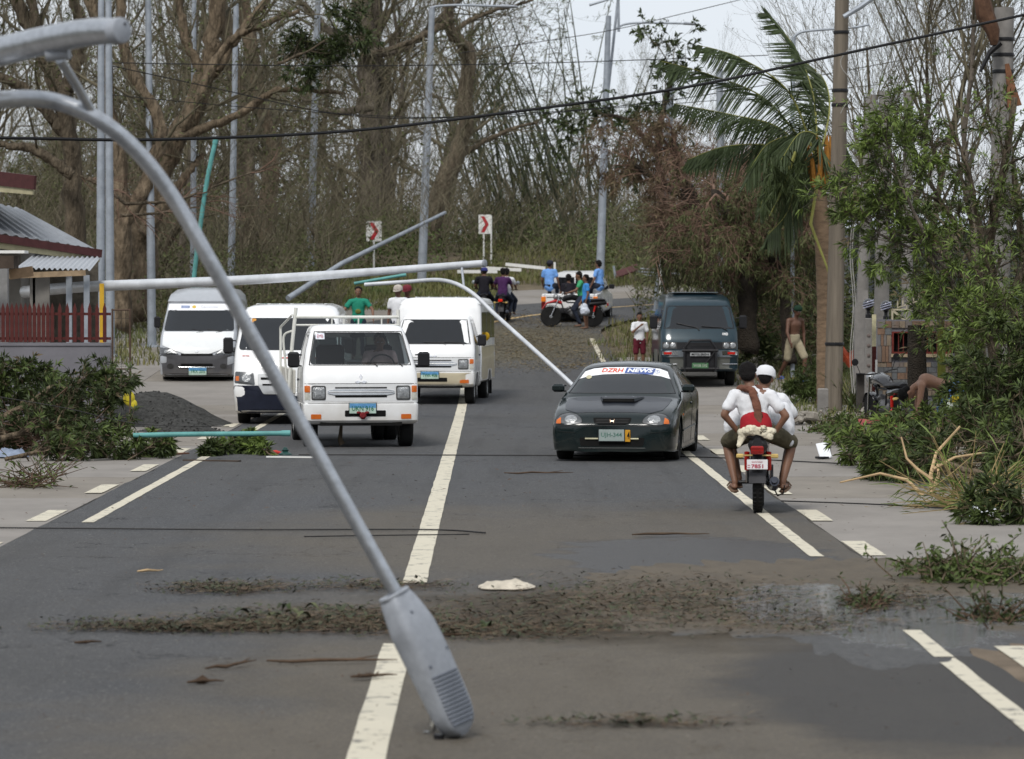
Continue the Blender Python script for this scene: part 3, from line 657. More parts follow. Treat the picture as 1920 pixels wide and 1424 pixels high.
# ---- brown thicket with drooping vines, right of the bend
dt = tree('dead_thicket_tree', gx(1290, 88), 'leafless brown tree collapsed in a tangle over the bend, vines hanging to the road', paths=[
    (W(88, (1350, 640), (1330, 480), (1310, 400), (1280, 330), (1260, 260)), .22, .1, 16), (W(88, (1330, 450), (1400, 370), (1440, 330)), .16, .06, 14), (W(88, (1300, 380), (1220, 330), (1180, 300)), .1, .04, 10),
    (W(90, (1440, 640), (1430, 500), (1410, 400), (1350, 340)), .16, .08, 12)], barkm=BARKD, twm=TWIGR, H=2.1, mx=4, P=dict(kids=[7, 6, 6, 3], up=-.5, wander=.25, r1=.4), leaf=dict(n=3, L=(.08, .2), W=(.01, .03), m=LFDRY, spread=.8, droop=.6))
dt2 = tree('dead_thicket_tree', gx(1400, 80), 'dark tangled tree with dry brown twigs behind the blue-green van', paths=[
    (W(80, (1405, 660), (1400, 520), (1385, 430), (1340, 360)), .24, .1, 14), (W(80, (1400, 500), (1460, 420), (1500, 380)), .14, .05, 12), (W(80, (1480, 680), (1470, 560), (1440, 460), (1400, 420)), .16, .08, 14)],
    barkm=BARKD, twm=TWIGR, H=2.2, mx=4, P=dict(kids=[7, 6, 6, 3], up=-.6, wander=.25, r1=.4), leaf=dict(n=4, L=(.08, .2), W=(.01, .03), m=LFO, spread=.8, droop=.7))
def vine_curtain(name, label, px0, px1, top, bot, Y, n, m, mlf, group=None):
    root = empty(name, gx((px0 + px1) / 2, Y), 0, label, 'vines', group); a = MB(); tips = []
    for i in range(n):
        px = rnd(px0, px1); q = at(px, top + rnd(-25, 30), Y + rnd(-1.2, 1.2)) - root.location; e = at(px + rnd(-25, 10), bot + rnd(-60, 10), Y + rnd(-1, 1)) - root.location
        pts = [q.lerp(e, k / 6) + rvec(.04) for k in range(7)]; a.tube(pts, [.012, .011, .01, .009, .008, .007, .005], n=3, cap=False)
        for k in range(6): d = (pts[k + 1] - pts[k]).normalized(); tips.append((pts[k], pts[k + 1], d))
    a.build('stem', m, root); leaves('foliage', tips, 7, (.12, .3), (.008, .022), mlf, root, spread=.28, along=1, droop=.4)
    return root
vine_curtain('hanging_vines', 'curtain of dark drooping vines hanging at the bend left of the blue-green van', 1228, 1330, 430, 545, 92, 90, BARKD, LFO)
vine_curtain('hanging_vines', 'drooping dark vines behind the light pole right of the blue-green van', 1375, 1540, 400, 600, 83, 120, BARKD, LFO)
brush('thicket_undergrowth', 13000, (1225, 1560), (84, 100), (0, 5.2), TWIGR, (.3, 1.1), (.004, .010), .9, dens=lambda px, Y, t: 1 if (px > 1370 and Y < 96 or t > .5) else 0)
brush('thicket_undergrowth', 22000, (1360, 1960), (80, 100), (0, 4.2), LFD, (.06, .18), (.012, .03), .9)
brush('thicket_undergrowth', 16000, (1380, 1960), (80.5, 98), (0, 5.5), LFO, (.08, .26), (.012, .035), .9, dens=lambda px, Y, t: 1 if t < .45 + .25 * mnoise.noise(Vector((px * .02, Y * .2, 0))) else 0)
brush('thicket_undergrowth', 9000, (1190, 1960), (100, 135), (0, 4.5), TWIGS, (.4, 1.4), (.005, .012), .6)
brush('thicket_undergrowth', 12000, (1190, 1960), (104, 135), (0, 3.5), LFO, (.1, .3), (.02, .045), .9)
# trees behind the palm and on the right
rt = []
for k, (px, Y, sc, label) in enumerate([(1240, 118, .50, 'feathery tree in line with the far chevron sign, behind the tangle'), (1340, 120, .42, 'bare tree rising behind the curved street lamp arm'), (1590, 95, .72, 'thin bare tree just behind the wooden utility pole'),
                        (1690, 88, .80, 'bare fan-shaped tree right of the two concrete posts'), (1760, 84, .85, 'tall bare tree with upright twigs left of the torn pole'), (1850, 80, .9, 'bare tree with tangled twigs around the torn concrete pole'), (1930, 84, .9, 'bare tree cut by the right edge of the photo')]):
    t_ = tree('bare_tree', (0, 0, 0), label, None, mx=4, H=12, r=.13, barkm=BARKG if k % 2 else BARK, P=dict(kids=[14, 7, 5, 3], up=.55, wander=.10, spread=(.25, .75), wx=-.15, t0=.15), leaf=dict(n=1, L=(.06, .16), W=(.02, .04), m=LFO, spread=1, along=1))
    v = gx(px, Y); t_.location = v; t_.scale = (sc,) * 3; t_.rotation_euler = (0, -.06, rnd(0, 6))
tree('leafy_tree', gx(1230, 110), 'dark leafy half-broken tree hanging over the bend left of the palm', paths=[(W(110, (1250, 520), (1240, 380), (1235, 260), (1260, 130)), .16, .07, 10), (W(110, (1238, 300), (1180, 230), (1130, 215)), .1, .04, 8)],
     barkm=BARKD, H=2.6, mx=3, P=dict(kids=[6, 5, 4], up=.0, wander=.2), leaf=dict(n=9, L=(.12, .3), W=(.05, .10), m=LFD, spread=.9, along=1.0, droop=.2))
# ---- coconut palm, windblown, each frond a part with its midrib as a sub-part
PY = 68.0; pb = gx(1548, PY); palm = empty('coconut_palm', pb, 0, 'windblown coconut palm left of the wooden utility pole, fronds thrown to the left', 'palm')
tp = [Vector(w) - pb for w in W(PY, (1550, 790), (1548, 690), (1548, 560), (1543, 450), (1535, 360), (1528, 310))]
tpp = [tp[0].lerp(tp[0], 0)] ; tpp = []
for i in range(41):
    t = i / 40 * 5; j = min(int(t), 4); tpp.append(tp[j].lerp(tp[j + 1], t - j))
MB().tube(tpp, [(.19 - .055 * i / 40) * (1 + .05 * (i % 2)) for i in range(41)], n=14).build('trunk', mat('palm_trunk', (.165, .115, .075), .9, var=.35, scale=5, bump=.6, bscale=20, stretch=(1, 1, 3)), palm, ang=0)
sh = MB(); 
for i in range(9):
    a = i * .7; c0 = tpp[-6] + Vector((math.cos(a) * .13, math.sin(a) * .13, -.1)); sh.tube([c0, c0 + Vector((math.cos(a) * .12, math.sin(a) * .12, .5)), c0 + Vector((math.cos(a) * .22 - .1, math.sin(a) * .2, 1.0))], [.07, .05, .02], n=5)
sh.build('leaf_sheath', mat('orange_sheath', (.30, .135, .025), .7, var=.4, scale=6), palm)
def frond(cur, L=.62, tw=0, m=None, hang=.2, wind=-.55, n=54, width=.024, parent=None):
    cs = []; 
    for i in range(n + 1):
        t = i / n * (len(cur) - 1); j = min(int(t), len(cur) - 2); f = t - j; q0, q1, q2, q3 = cur[max(j - 1, 0)], cur[j], cur[j + 1], cur[min(j + 2, len(cur) - 1)]
        cs.append(.5 * ((2 * q1) + (q2 - q0) * f + (2 * q0 - 5 * q1 + 4 * q2 - q3) * f * f + (3 * q1 - q0 - 3 * q2 + q3) * f ** 3))
    V = []; F = []
    for i in range(4, n + 1):
        t = i / n; d = (cs[min(i + 1, n)] - cs[i - 1]).normalized(); ln = L * (.35 + .65 * math.sin(math.pi * min(1, t * 1.02) ** .75)) * rnd(.8, 1.1)
        if mnoise.noise(Vector((i * .21, L * 9, 0))) > .28: continue
        for sd in (-1, 1):
            for rep in (0, .5):
                if random.random() < .12: continue
                side = d.cross(Vector((0, -1, .15))).normalized() * sd
                dd = (side * .75 + d * .7 + Vector((wind, rnd(-.35, .35), -hang)) + rvec(.06)).normalized(); b = cs[i] - d * (rep * (cs[i] - cs[i - 1]).length)
                wv = dd.cross(Vector((rnd(-.3, .3), 1, rnd(-.3, .3)))).normalized() * width
                k = len(V); V += [b - wv * .5, b + wv * .5, b + dd * ln * .55 + wv * .6 - Vector((0, 0, hang * .12)), b + dd * ln * .55 - wv * .6 - Vector((0, 0, hang * .12)), b + dd * ln - Vector((0, 0, hang * .4 * ln))]
                F += [(k, k + 1, k + 2, k + 3), (k + 3, k + 2, k + 4)]
    fr = MB().add(V, F).build('frond', m or PALMG, parent or palm, smooth=False)
    MB().tube(cs, [max(.028 * (1 - i / n), .006) for i in range(n + 1)], n=5).build('midrib', PALMY, fr); return fr
cp = (1533, 305)
for pts, L, hang, wind in [([(1533, 300), (1525, 180), (1490, 90), (1440, 25)], .85, .15, -.9), ([(1530, 300), (1480, 175), (1390, 110), (1310, 85)], .75, .75, -.3), ([(1530, 305), (1440, 190), (1330, 140), (1240, 115)], .75, .8, -.3),
                    ([(1530, 310), (1460, 240), (1370, 215), (1265, 195)], .7, .95, -.2), ([(1530, 315), (1450, 275), (1360, 275), (1290, 300)], .7, 1.1, -.1), ([(1535, 300), (1555, 210), (1545, 150), (1500, 110)], .9, .3, -1.0),
                    ([(1530, 315), (1490, 290), (1450, 320), (1425, 390)], .7, 1.3, -.2), ([(1535, 310), (1500, 330), (1475, 400), (1440, 440)], .75, 1.3, -.2), ([(1540, 305), (1575, 260), (1590, 300), (1605, 400)], .6, 1.2, -.2),
                    ([(1530, 320), (1500, 260), (1440, 270), (1400, 330)], .8, 1.2, -.2), ([(1540, 320), (1535, 260), (1500, 250), (1465, 300)], .9, 1.0, -.5)]:
    dY = rnd(-1.3, 1.3); frond([at(px, py, PY + dY * i / 3) - pb for i, (px, py) in enumerate(pts)], L=L * rnd(.9, 1.05), hang=hang, wind=wind)
for pts in [[(1492, 285), (1474, 335), (1458, 375), (1443, 405)], [(1535, 330), (1520, 420), (1550, 500), (1562, 540)]]:   # stripped midribs hanging down
    q = [at(px, py, PY - 1) - pb for px, py in pts]; MB().tube(q, [.035, .03, .02, .01], n=5).build('bare_midrib', PALMY, palm)
vine_curtain('dead_frond_skirt', 'dark hanging skirt of dead palm leaflets in front of the trunk', 1440, 1515, 300, 400, 67.2, 60, LFD, LFD)
# ---- leafy tree at the right, sprays towards the pole look lit through a lighter leaf colour
def leafy(name, label, cat, Y, paths, H, P, n, L, Wd, ms, barkm=BARK, mx=3, split=.5, group=None, spread=.75, along=.8, droop=.25, base=None):
    root = tree(name, base or gx(1800, Y), label, group, paths=paths, H=H, mx=mx, P=P, barkm=barkm, twm=barkm, cat=cat)
    return root
class Tips:  # capture tips from tree() for two-tone foliage
    pass
def tree2(name, base, label, cat, paths, H, P, mx, fol, barkm=BARK, twm=None, group=None):
    root = empty(name, base, 0, label, cat, group); a, b = MB(), MB(); tips = []
    P = dict(dict(seg=[7, 6, 4, 3, 2], wander=.13, up=.25, kids=[9, 6, 5, 3, 2], ratio=(.35, .65), spread=(.4, 1.0), tl=1, t0=.25), **(P or {}))
    for pth, r0, r1, nk in paths:
        q = [Vector(w) - Vector(base) for w in pth]; m_ = 12; pts = []
        for i in range(m_ + 1):
            t = i / m_ * (len(q) - 1); j = min(int(t), len(q) - 2); pts.append(q[j].lerp(q[j + 1], t - j) + rvec(r0 * .2))
        rs = [r0 + (r1 - r0) * i / m_ for i in range(m_ + 1)]; a.tube(pts, rs, n=7)
        for k in range(nk):
            t = rnd(.12, 1.0); i = min(int(t * m_), m_ - 1); dd = (pts[i + 1] - pts[i]).normalized(); s = rvec(); s = (s - dd * s.dot(dd)).normalized(); sp = rnd(*P['spread'])
            grow((a, b), pts[i], dd * math.cos(sp) + s * math.sin(sp), H * rnd(*P['ratio']), max(rs[i] * .45, .010), 1, P, tips, mx)
        tips.append((pts[-2], pts[-1], (pts[-1] - pts[-2]).normalized()))
    a.build('trunk' if cat == 'tree' else 'stem', barkm, root, ang=0)
    if b.v: b.build('crown' if cat == 'tree' else 'twigs', twm or barkm, root, ang=0)['kind'] = 'stuff'
    random.shuffle(tips); i0 = 0
    for frac, kw in fol:
        i1 = i0 + int(len(tips) * frac); sel = tips[i0:i1]; i0 = i1
        if sel: leaves('foliage', sel, parent=root, **kw)
    return root
LK = dict(L=(.09, .18), W=(.015, .030), spread=.62, along=1.1, droop=.2)
PL = dict(kids=[5, 5, 4, 3], up=.1, wander=.16, ratio=(.4, .7), spread=(.35, .95), rmin=.004)
tree2('leafy_tree', gx(1850, 57), 'big green leafy tree filling the right edge above the branch pile', 'tree', [
    (W(57, (1870, 820), (1860, 640), (1850, 480), (1880, 330), (1900, 180)), .12, .05, 9), (W(57, (1855, 560), (1790, 420), (1740, 340), (1700, 240)), .06, .02, 12), (W(56, (1865, 600), (1810, 520), (1740, 450), (1680, 400)), .05, .02, 13),
    (W(57, (1860, 640), (1930, 480), (1960, 330)), .06, .02, 9), (W(56.5, (1850, 500), (1820, 330), (1780, 230)), .05, .02, 11), (W(56, (1880, 690), (1850, 640), (1810, 600)), .04, .015, 8)],
    1.6, PL, 3, [(.35, dict(n=9, m=LFM, **LK)), (.15, dict(n=9, m=LFD, **LK)), (.3, dict(n=9, m=LFB, **LK)), (.15, dict(n=3, m=LFDRY, **LK))], barkm=BARK)
tree2('leafy_tree', gx(1760, 52), 'bright green leafy sapling bent left towards the wooden utility pole', 'tree', [
    (W(52, (1850, 820), (1835, 640), (1770, 500), (1690, 410), (1610, 320)), .06, .015, 17), (W(52, (1790, 530), (1720, 470), (1650, 440), (1610, 400)), .03, .01, 10), (W(51.5, (1740, 450), (1690, 350), (1660, 260)), .03, .01, 10), (W(51.5, (1840, 680), (1800, 600), (1770, 560)), .03, .01, 8)],
    1.05, PL, 3, [(.6, dict(n=13, m=LFB, **LK)), (.3, dict(n=12, m=LFM, **LK)), (.1, dict(n=4, m=LFDRY, **LK))], barkm=BARKG)
tree2('leafy_bush', gx(1880, 46), 'dense green bush behind the branch pile at the right edge', 'bush', [(W(46, (1880, 900), (1860, 800), (1850, 740)), .04, .015, 8), (W(46, (1900, 900), (1900, 760), (1890, 640)), .04, .015, 9), (W(46, (1930, 880), (1960, 740), (1960, 600)), .04, .015, 9)],
    .95, PL, 3, [(.5, dict(n=14, m=LFM, **LK)), (.5, dict(n=14, m=LFD, **LK))])
# ---- fallen branches heaped on both shoulders: each branch is a thing
def fallen(label, base, tip, H, n, kinds, r=.03, mx=3, nl=11, group=None, LL=None, bark=BARKO, lift=.12):
    b = Vector(base); t = Vector(tip); m_ = b.lerp(t, .5) + Vector((0, 0, lift))
    P = dict(PL, up=.05, wander=.2)
    return tree2('fallen_branch', b, label, 'branch', [([b, m_, t], r, r * .35, n)], H, P, mx, [(.92 / len(kinds), dict(n=nl, m=k, **(LL or LK))) for k in kinds] + [(.07, dict(n=5, m=LFDRY, **(LL or LK)))], barkm=bark, group=group)
gR = 'branches heaped on the right shoulder'; gL = 'branches heaped on the left shoulder'
def G(px, py, up=0): v = gp(px, py); v.z += up; return v
random.seed(21)
for lab, a, b, H, n, ks, r in [
    ('leafy branch at the near left tip of the right-hand heap, beside the white box', G(1760, 905, .1), G(1575, 875, .15), .55, 12, [LFB, LFM], .028),
    ('low leafy branch along the front edge of the right-hand heap with a bare orange fork', G(1900, 925, .1), G(1640, 900, .22), .6, 14, [LFM, LFD], .045),
    ('upper branch of the right-hand heap in front of the stooping man', G(1900, 880, .15), G(1700, 850, .38), .6, 14, [LFM, LFB], .035),
    ('dark leafy branch in the middle of the right-hand heap', G(1830, 895, .08), G(1650, 868, .28), .6, 14, [LFD, LFM], .035),
    ('thick branch at the right edge of the right-hand heap, leaves hanging to the concrete', G(2010, 930, .3), G(1830, 900, .45), .8, 15, [LFD, LFM], .05),
    ('topmost branch of the right-hand heap against the green bush', G(1990, 860, .4), G(1830, 855, .65), .75, 15, [LFM, LFD], .04),
    ('short sprig on the far left of the right-hand heap behind the white box', G(1690, 850, .0), G(1545, 835, .1), .5, 12, [LFM], .02),
    ('dark sprig lying on the concrete below the green and white bag', G(1990, 985, .1), G(1870, 985, .1), .5, 9, [LFD, LFM], .02)]:
    fallen(lab, a, b, H, n, ks, r, group=gR, LL=dict(LK, L=(.09, .18), W=(.016, .034)))
def forkpaths():
    # bare peeled forks sticking out of the right heap
    r = empty('peeled_branch', G(1745, 930), 0, 'bare orange forked branch lying in front of the right-hand heap', 'branch'); m = MB(); o = r.location
    Y = r.location.y
    for pp, rr in (([(1748, 932), (1745, 890), (1755, 850), (1800, 800)], .03), ([(1748, 900), (1720, 880), (1700, 860), (1690, 820)], .022), ([(1750, 880), (1790, 858), (1840, 850)], .02), ([(1735, 935), (1700, 900), (1650, 888), (1575, 905)], .026), ([(1745, 930), (1760, 890), (1758, 870)], .024)):
        m.tube([at(px, py, Y + .1 * i) - o for i, (px, py) in enumerate(pp)], [rr, rr * .8, rr * .6, rr * .4][:len(pp)], n=6)
    m.build('stem', WOOD, r)
forkpaths()
random.seed(22)
for lab, a, b, H, n, ks, r in [
    ('large dark leafy branch at the left edge of the left-hand heap', G(-60, 860, .1), G(120, 830, .5), .8, 16, [LFD, LFD, LFM], .05),
    ('upper branch of the left-hand heap in front of the grey wall', G(20, 850, .3), G(150, 840, .75), .75, 14, [LFD, LFM], .04),
    ('drooping branch at the right end of the left-hand heap against the grey wall', G(120, 850, .2), G(205, 845, .8), .8, 12, [LFD, LFM], .03),
    ('middle branch of the left-hand heap above the bare stick', G(-20, 858, .2), G(170, 850, .35), .95, 16, [LFD, LFD], .05),
    ('lowest branch of the left-hand heap touching the concrete', G(10, 868, .05), G(230, 862, .15), .7, 15, [LFD, LFM], .03),
    ('topmost leaning branch of the left-hand heap at the house corner', G(-60, 850, .6), G(50, 850, 1.05), .7, 12, [LFD, LFM], .04),
    ('small leafy branch by the teal pipe in front of the white truck wheel', G(480, 850, .02), G(380, 858, .05), .2, 8, [LFM, LFD], .012),
    ('thin green sprig on the asphalt edge beside the teal pipe', G(510, 858, .02), G(430, 845, .1), .2, 8, [LFM, LFB], .012),
    ('scrappy green sprig at the left end of the teal pipe', G(240, 866, .02), G(330, 855, .1), .35, 11, [LFM, LFD], .012)]:
    fallen(lab, a, b, H, n, ks, r, group=gL, LL=dict(LK, L=(.08, .16), W=(.018, .036)))
r_ = empty('peeled_branch', G(-10, 850), 0, 'thick bare orange stick slanting up through the left-hand heap', 'branch'); Yq = r_.location.y - .6
MB().tube([at(px, py, Yq) - r_.location for px, py in ((-40, 810), (20, 775), (60, 755), (100, 722))], [.06, .05, .045, .03], n=7).build('stem', BARKO, r_)
# dry stick pile at the left edge and green debris at the right edge
def stick_pile(label, cx, cy, w, n, m, hgt, Lr=(.2, .7), lf=None, cat='twig pile'):
    r = empty('twig_pile', G(cx, cy), 0, label, cat); mb = MB(); tips = []
    for i in range(n):
        p = Vector((random.gauss(0, w * .42), random.gauss(0, .25), abs(random.gauss(0, hgt * .5)))); d = (rvec() * .6 + Vector((random.choice([-1, 1]), 0, rnd(-.1, .5)))).normalized(); L = rnd(*Lr)
        q = p + d * L; q.z = max(q.z, .01); mb.tube([p, p.lerp(q, .5) + rvec(.02), q], [.008, .006, .003], n=3, cap=False); tips.append((p, q, d))
    mb.build('sticks', m, r)['kind'] = 'stuff'
    if lf: leaves('foliage', tips, parent=r, **lf)
    return r
stick_pile('pile of dry brown sticks on the concrete at the left edge', 60, 915, .35, 70, TWIG, .18, lf=dict(n=4, L=(.05, .12), W=(.015, .03), m=LFM, spread=.9, along=1))
stick_pile('heap of green debris and sticks at the right edge beside the puddle', 1810, 1092, .50, 200, BARKO, .16, (.08, .3), lf=dict(n=14, L=(.04, .10), W=(.012, .03), m=LFM, spread=1.2, along=1.2))
stick_pile('low mat of dark leaves at the right edge below the puddle', 1860, 1165, .25, 70, TWIG, .03, (.08, .3), lf=dict(n=10, L=(.04, .08), W=(.012, .025), m=LFD, spread=1.2, along=1.2))
stick_pile('tangle of palm leaflets and sticks at the foot of the right-hand heap', 1830, 955, .55, 130, STRAW, .12, (.3, .9), lf=dict(n=5, L=(.15, .4), W=(.008, .018), m=LFB, spread=.5, along=1.2))
stick_pile('leafy litter against the kerb behind the motorcycle riders', 1600, 812, .7, 160, TWIG, .15, (.15, .5), lf=dict(n=10, L=(.06, .14), W=(.02, .035), m=LFM, spread=1.2, along=1.2))
stick_pile('dark clump of wet leaves in the middle of the puddle', 1625, 1140, .16, 90, TWIG, .04, (.05, .2), lf=dict(n=8, L=(.03, .07), W=(.012, .02), m=LFD, spread=1.2, along=1.2))
# bushes beside the walking man and behind the pole
tree2('roadside_bush', gx(1510, 70), 'low green bush left of the palm trunk behind the two riders', 'bush', [(W(70, (1505, 775), (1505, 750), (1500, 735)), .03, .01, 9), (W(70, (1525, 775), (1525, 745), (1528, 715)), .03, .01, 9)], .6, PL, 3, [(1, dict(n=9, m=LFM, **LK))])
tree2('roadside_bush', gx(1415, 82), 'low scrub behind the right mirror of the blue-green van', 'bush', [(W(82, (1405, 700), (1398, 670), (1395, 640)), .03, .01, 9), (W(82, (1425, 700), (1425, 680), (1430, 660)), .03, .01, 9)], .7, PL, 3, [(.6, dict(n=9, m=LFM, **LK)), (.4, dict(n=9, m=LFD, **LK))])
# long strap-leaved plants beside the pole
lp = empty('strap_leaf_plant', gx(1610, 66), 0, 'spiky strap-leaved plant between the utility pole and the stone post', 'plant'); mb = MB()
for i in range(70):
    a = rnd(0, 6.28); L = rnd(.5, 1.3); o_ = rnd(.2, .7); px_ = rnd(-.25, .25); pts = [Vector((px_ + math.cos(a) * o_ * t, rnd(-.05, .05) + math.sin(a) * o_ * t * .5, L * (t - .35 * t * t * o_ * 1.6))) for t in (0, .35, .7, 1)]
    mb.tube(pts, [.02, .025, .018, .003], n=4, r2=[.004] * 4)
mb.build('leaves', mat('strap_leaf', (.085, .11, .035), .5, var=.4, scale=3), lp)

# ---- roadside growth on both sides of and behind the viewpoint (unseen; added to cut sky fill and darken reflections in glass and paint)
def belt(n, xr, yr, h, m):
    P = np.stack([RNG.uniform(*xr, n), RNG.uniform(*yr, n), RNG.uniform(0, 1, n) ** 1.2 * h], 1); P[:, 2] *= .75 + .25 * np.sin(P[:, 0] * .35 + P[:, 1] * .22)
    d = RNG.normal(0, 1, (n, 3)); d /= np.linalg.norm(d, axis=1)[:, None]; s = np.cross(d, RNG.normal(0, 1, (n, 3))); s /= np.linalg.norm(s, axis=1)[:, None]; l = RNG.uniform(.5, 1.1, n)[:, None]
    V = np.stack([P, P + d * l * .5 + s * .28, P + d * l, P + d * l * .5 - s * .28], 1).reshape(-1, 3); o = link('unseen_thicket', np_mesh('unseen_thicket', V, np.arange(n * 4).reshape(-1, 4)), m, smooth=False); o['kind'] = 'stuff'
belt(9000, (-60, 60), (-46, -26), 9.5, LFO); belt(7000, (-34, -16), (-30, 52), 8.5, LFO); belt(7000, (15, 34), (-30, 44), 8.5, LFD)

tree2('leafy_bush', gx(1925, 50), 'pale yellow-green bush at the right edge under the torn pole', 'bush', [(W(50, (1900, 800), (1880, 700), (1850, 620)), .03, .01, 9), (W(50, (1930, 800), (1920, 680), (1905, 580)), .03, .01, 9)], 1.0, PL, 3, [(.7, dict(n=9, m=LFB, **LK)), (.3, dict(n=9, m=LFM, **LK))])

stick_pile('loose dead twigs caught over the left-hand heap of branches', 70, 852, .75, 170, TWIGR, .55, (.2, .7))
stick_pile('loose pale twigs caught over the right-hand heap of branches', 1810, 905, .8, 190, mat('pale_twigs', (.20, .16, .10), .9, var=.4), .40, (.2, .7))

fb = empty('snapped_branch', gx(330, 90), 0, 'long bare reddish branch hanging level across the wood behind the foreground arm', 'branch'); a = MB(); b = MB(); tp_ = []
for pth, r0 in (([(165, 335), (200, 352), (235, 383), (330, 378), (440, 335), (548, 297)], .07), ([(225, 405), (300, 400), (370, 388), (450, 350)], .045), ([(150, 330), (160, 334), (200, 352)], .03)):
    q = [at(px, py, 90) - fb.location for px, py in pth]; a.tube(q, [r0 * (1 - .8 * i / (len(q) - 1)) for i in range(len(q))], n=7)
    for i in range(1, len(q)):
        for k in range(3): grow((a, b), q[i - 1].lerp(q[i], rnd(0, 1)), (q[i] - q[i - 1]).normalized() + rvec(.5), rnd(.6, 1.6), r0 * .3, 2, dict(seg=[4, 4, 4, 3], wander=.2, up=.1, kids=[4, 4, 4, 2], ratio=(.4, .7), spread=(.3, .9), tl=1), tp_, 3)
a.build('stem', BARK, fb, ang=0); b.build('twigs', TWIGR, fb, ang=0)['kind'] = 'stuff'
tree2('leaf_clump', at(590, 90, 98), 'dark ragged clump of leaves caught on a limb high left of the twin-trunked tree', 'leaf clump', [(W(98, (520, 120), (580, 95), (640, 60)), .05, .02, 14)], 1.3, PL, 3, [(1, dict(n=12, m=LFD, L=(.12, .3), W=(.03, .07), spread=.9, along=1.2))])
# ================================================================== POLES, WIRES, SIGNS
def spl(q, n):
    q = [Vector(v) for v in q]; out = []
    for i in range(n + 1):
        t = i / n * (len(q) - 1); j = min(int(t), len(q) - 2); f = t - j
        p0, p1, p2, p3 = q[max(j - 1, 0)], q[j], q[j + 1], q[min(j + 2, len(q) - 1)]
        out.append(.5 * ((2 * p1) + (p2 - p0) * f + (2 * p0 - 5 * p1 + 4 * p2 - p3) * f * f + (3 * p1 - p0 - 3 * p2 + p3) * f ** 3))
    return out
LAMPG = mat('lamp_housing_grey', (.29, .31, .345), .5, .1, var=.16, scale=9, bump=.12, bscale=30, detail=10)
LAMPF = mat('lamp_fin_grey', (.13, .145, .175), .6, .1, var=.1)
# --- foreground: fallen street light across the frame
FY = 17.2
def fat(px, py, Y=FY): return at(px, py, Y)
lampbase = at(845, 1385, 17.25); lampbase.z = 0
fl = empty('fallen_street_light', (lampbase.x, lampbase.y, 0), 0, 'foreground fallen grey street light with its lamp head resting beside the centre line', 'street light')
O = fl.location.copy()
arm = [fat(-160, 235, 16.7), fat(-60, 200, 16.8), fat(20, 186, 16.9), fat(100, 190, 17), fat(180, 222, 17.0), fat(255, 282, 17.05), fat(325, 372, 17.1), fat(388, 480, 17.1), fat(450, 590, 17.15), fat(550, 768, 17.2), fat(650, 948, 17.2), fat(752, 1130, 17.2)]
ap = [p - O for p in spl(arm, 66)]
MB().tube(ap, [.044 - .010 * i / 66 for i in range(67)], n=20).build('curved_arm', STEEL, fl)
# the snapped pole it hangs from: a long tapered tube out of frame to its broken stub
pe = fat(228, 57, 16.3); pd = fat(0, 97, 16.85); dirp = (pd - pe).normalized()
far_end = pe + dirp * 9.0 + Vector((0, 0, -.75))
pp = [p - O for p in spl([pe, pd, pe.lerp(far_end, .5) + Vector((0, 0, .12)), far_end], 24)]
MB().tube(pp, [.059 + .035 * i / 24 for i in range(25)], n=24).build('snapped_pole', STEEL, fl)
cd = (pe - pd).normalized(); q_ = cd.to_track_quat('Z', 'Y').to_matrix()
capm = MB().lathe([(.0615, -.05), (.0625, -.006), (.060, .004), (.054, .007)], 28, M=q_, c=pe - O); capm.build('end_cap', LAMPG, fl)
MB().lathe([(.006, .006), (.006, .012)], 8, M=q_, c=pe - O + q_ @ Vector((.015, .03, 0))).build('cap_bolt', BLK, fl)
stub = MB(); b0 = far_end - O; stub.tube([Vector((b0.x - .1, b0.y, -.1)), Vector((b0.x - .1, b0.y, b0.z + .05))], [.13, .12], n=18); stub.box((b0.x - .1, b0.y, .03), (.42, .42, .06)); stub.build('broken_stub', STEEL, fl)
MB().tube([fat(112, 112, 16.75) - O, fat(140, 155, 16.88) - O, fat(174, 214, 17.0) - O], [.024, .021, .024], n=12).build('brace', STEEL, fl)
MB().tube([fat(88, 103, 16.62) - O, fat(130, 100, 16.6) - O], [.035, .03], n=10).build('bracket', LAMPG, fl)
# lamp head: lofted housing with a lip, heat-sink fins and a cable gland
A = fat(738, 1116, 17.2) - O; Bp = fat(868, 1378, 17.22) - O; ax = (Bp - A).normalized(); L_ = (Bp - A).length
view = Vector((0, 1, .02)); top_n = (Vector((.72, -.66, .32))); top_n = (top_n - ax * top_n.dot(ax)).normalized(); sd = ax.cross(top_n).normalized()
if sd.x > 0: pass
head = MB(); secs = []; N_ = 30
for i in range(25):
    t = i / 24; w = .105 + .055 * min(1, (t / .28)) ** .6 if t < .28 else .16
    w = .070 + (.122 - .070) * min(1, t / .25) ** .7
    if t > .80: w *= math.sqrt(max(0, 1 - ((t - .80) / .205) ** 2.2))
    h = .065 + .035 * math.sin(math.pi * min(1, t * 1.15) ** .8)
    if t > .85: h *= math.sqrt(max(.05, 1 - ((t - .85) / .16) ** 2))
    c = A + ax * (t * L_)
    for k in range(N_):
        a = 2 * math.pi * k / N_; ca, sa = math.cos(a), math.sin(a)
        x = w * math.copysign(abs(ca) ** .5, ca); z = (h if sa > 0 else .058) * math.copysign(abs(sa) ** .55, sa)
        secs.append(c + sd * x + top_n * z)
fs = [(i * N_ + k, i * N_ + (k + 1) % N_, (i + 1) * N_ + (k + 1) % N_, (i + 1) * N_ + k) for i in range(24) for k in range(N_)] + [tuple(range(N_)), tuple(24 * N_ + k for k in range(N_ - 1, -1, -1))]
head.add(secs, fs); hd = head.build('lamp_head', LAMPG, fl, fix=True, ang=35)
rim = MB()
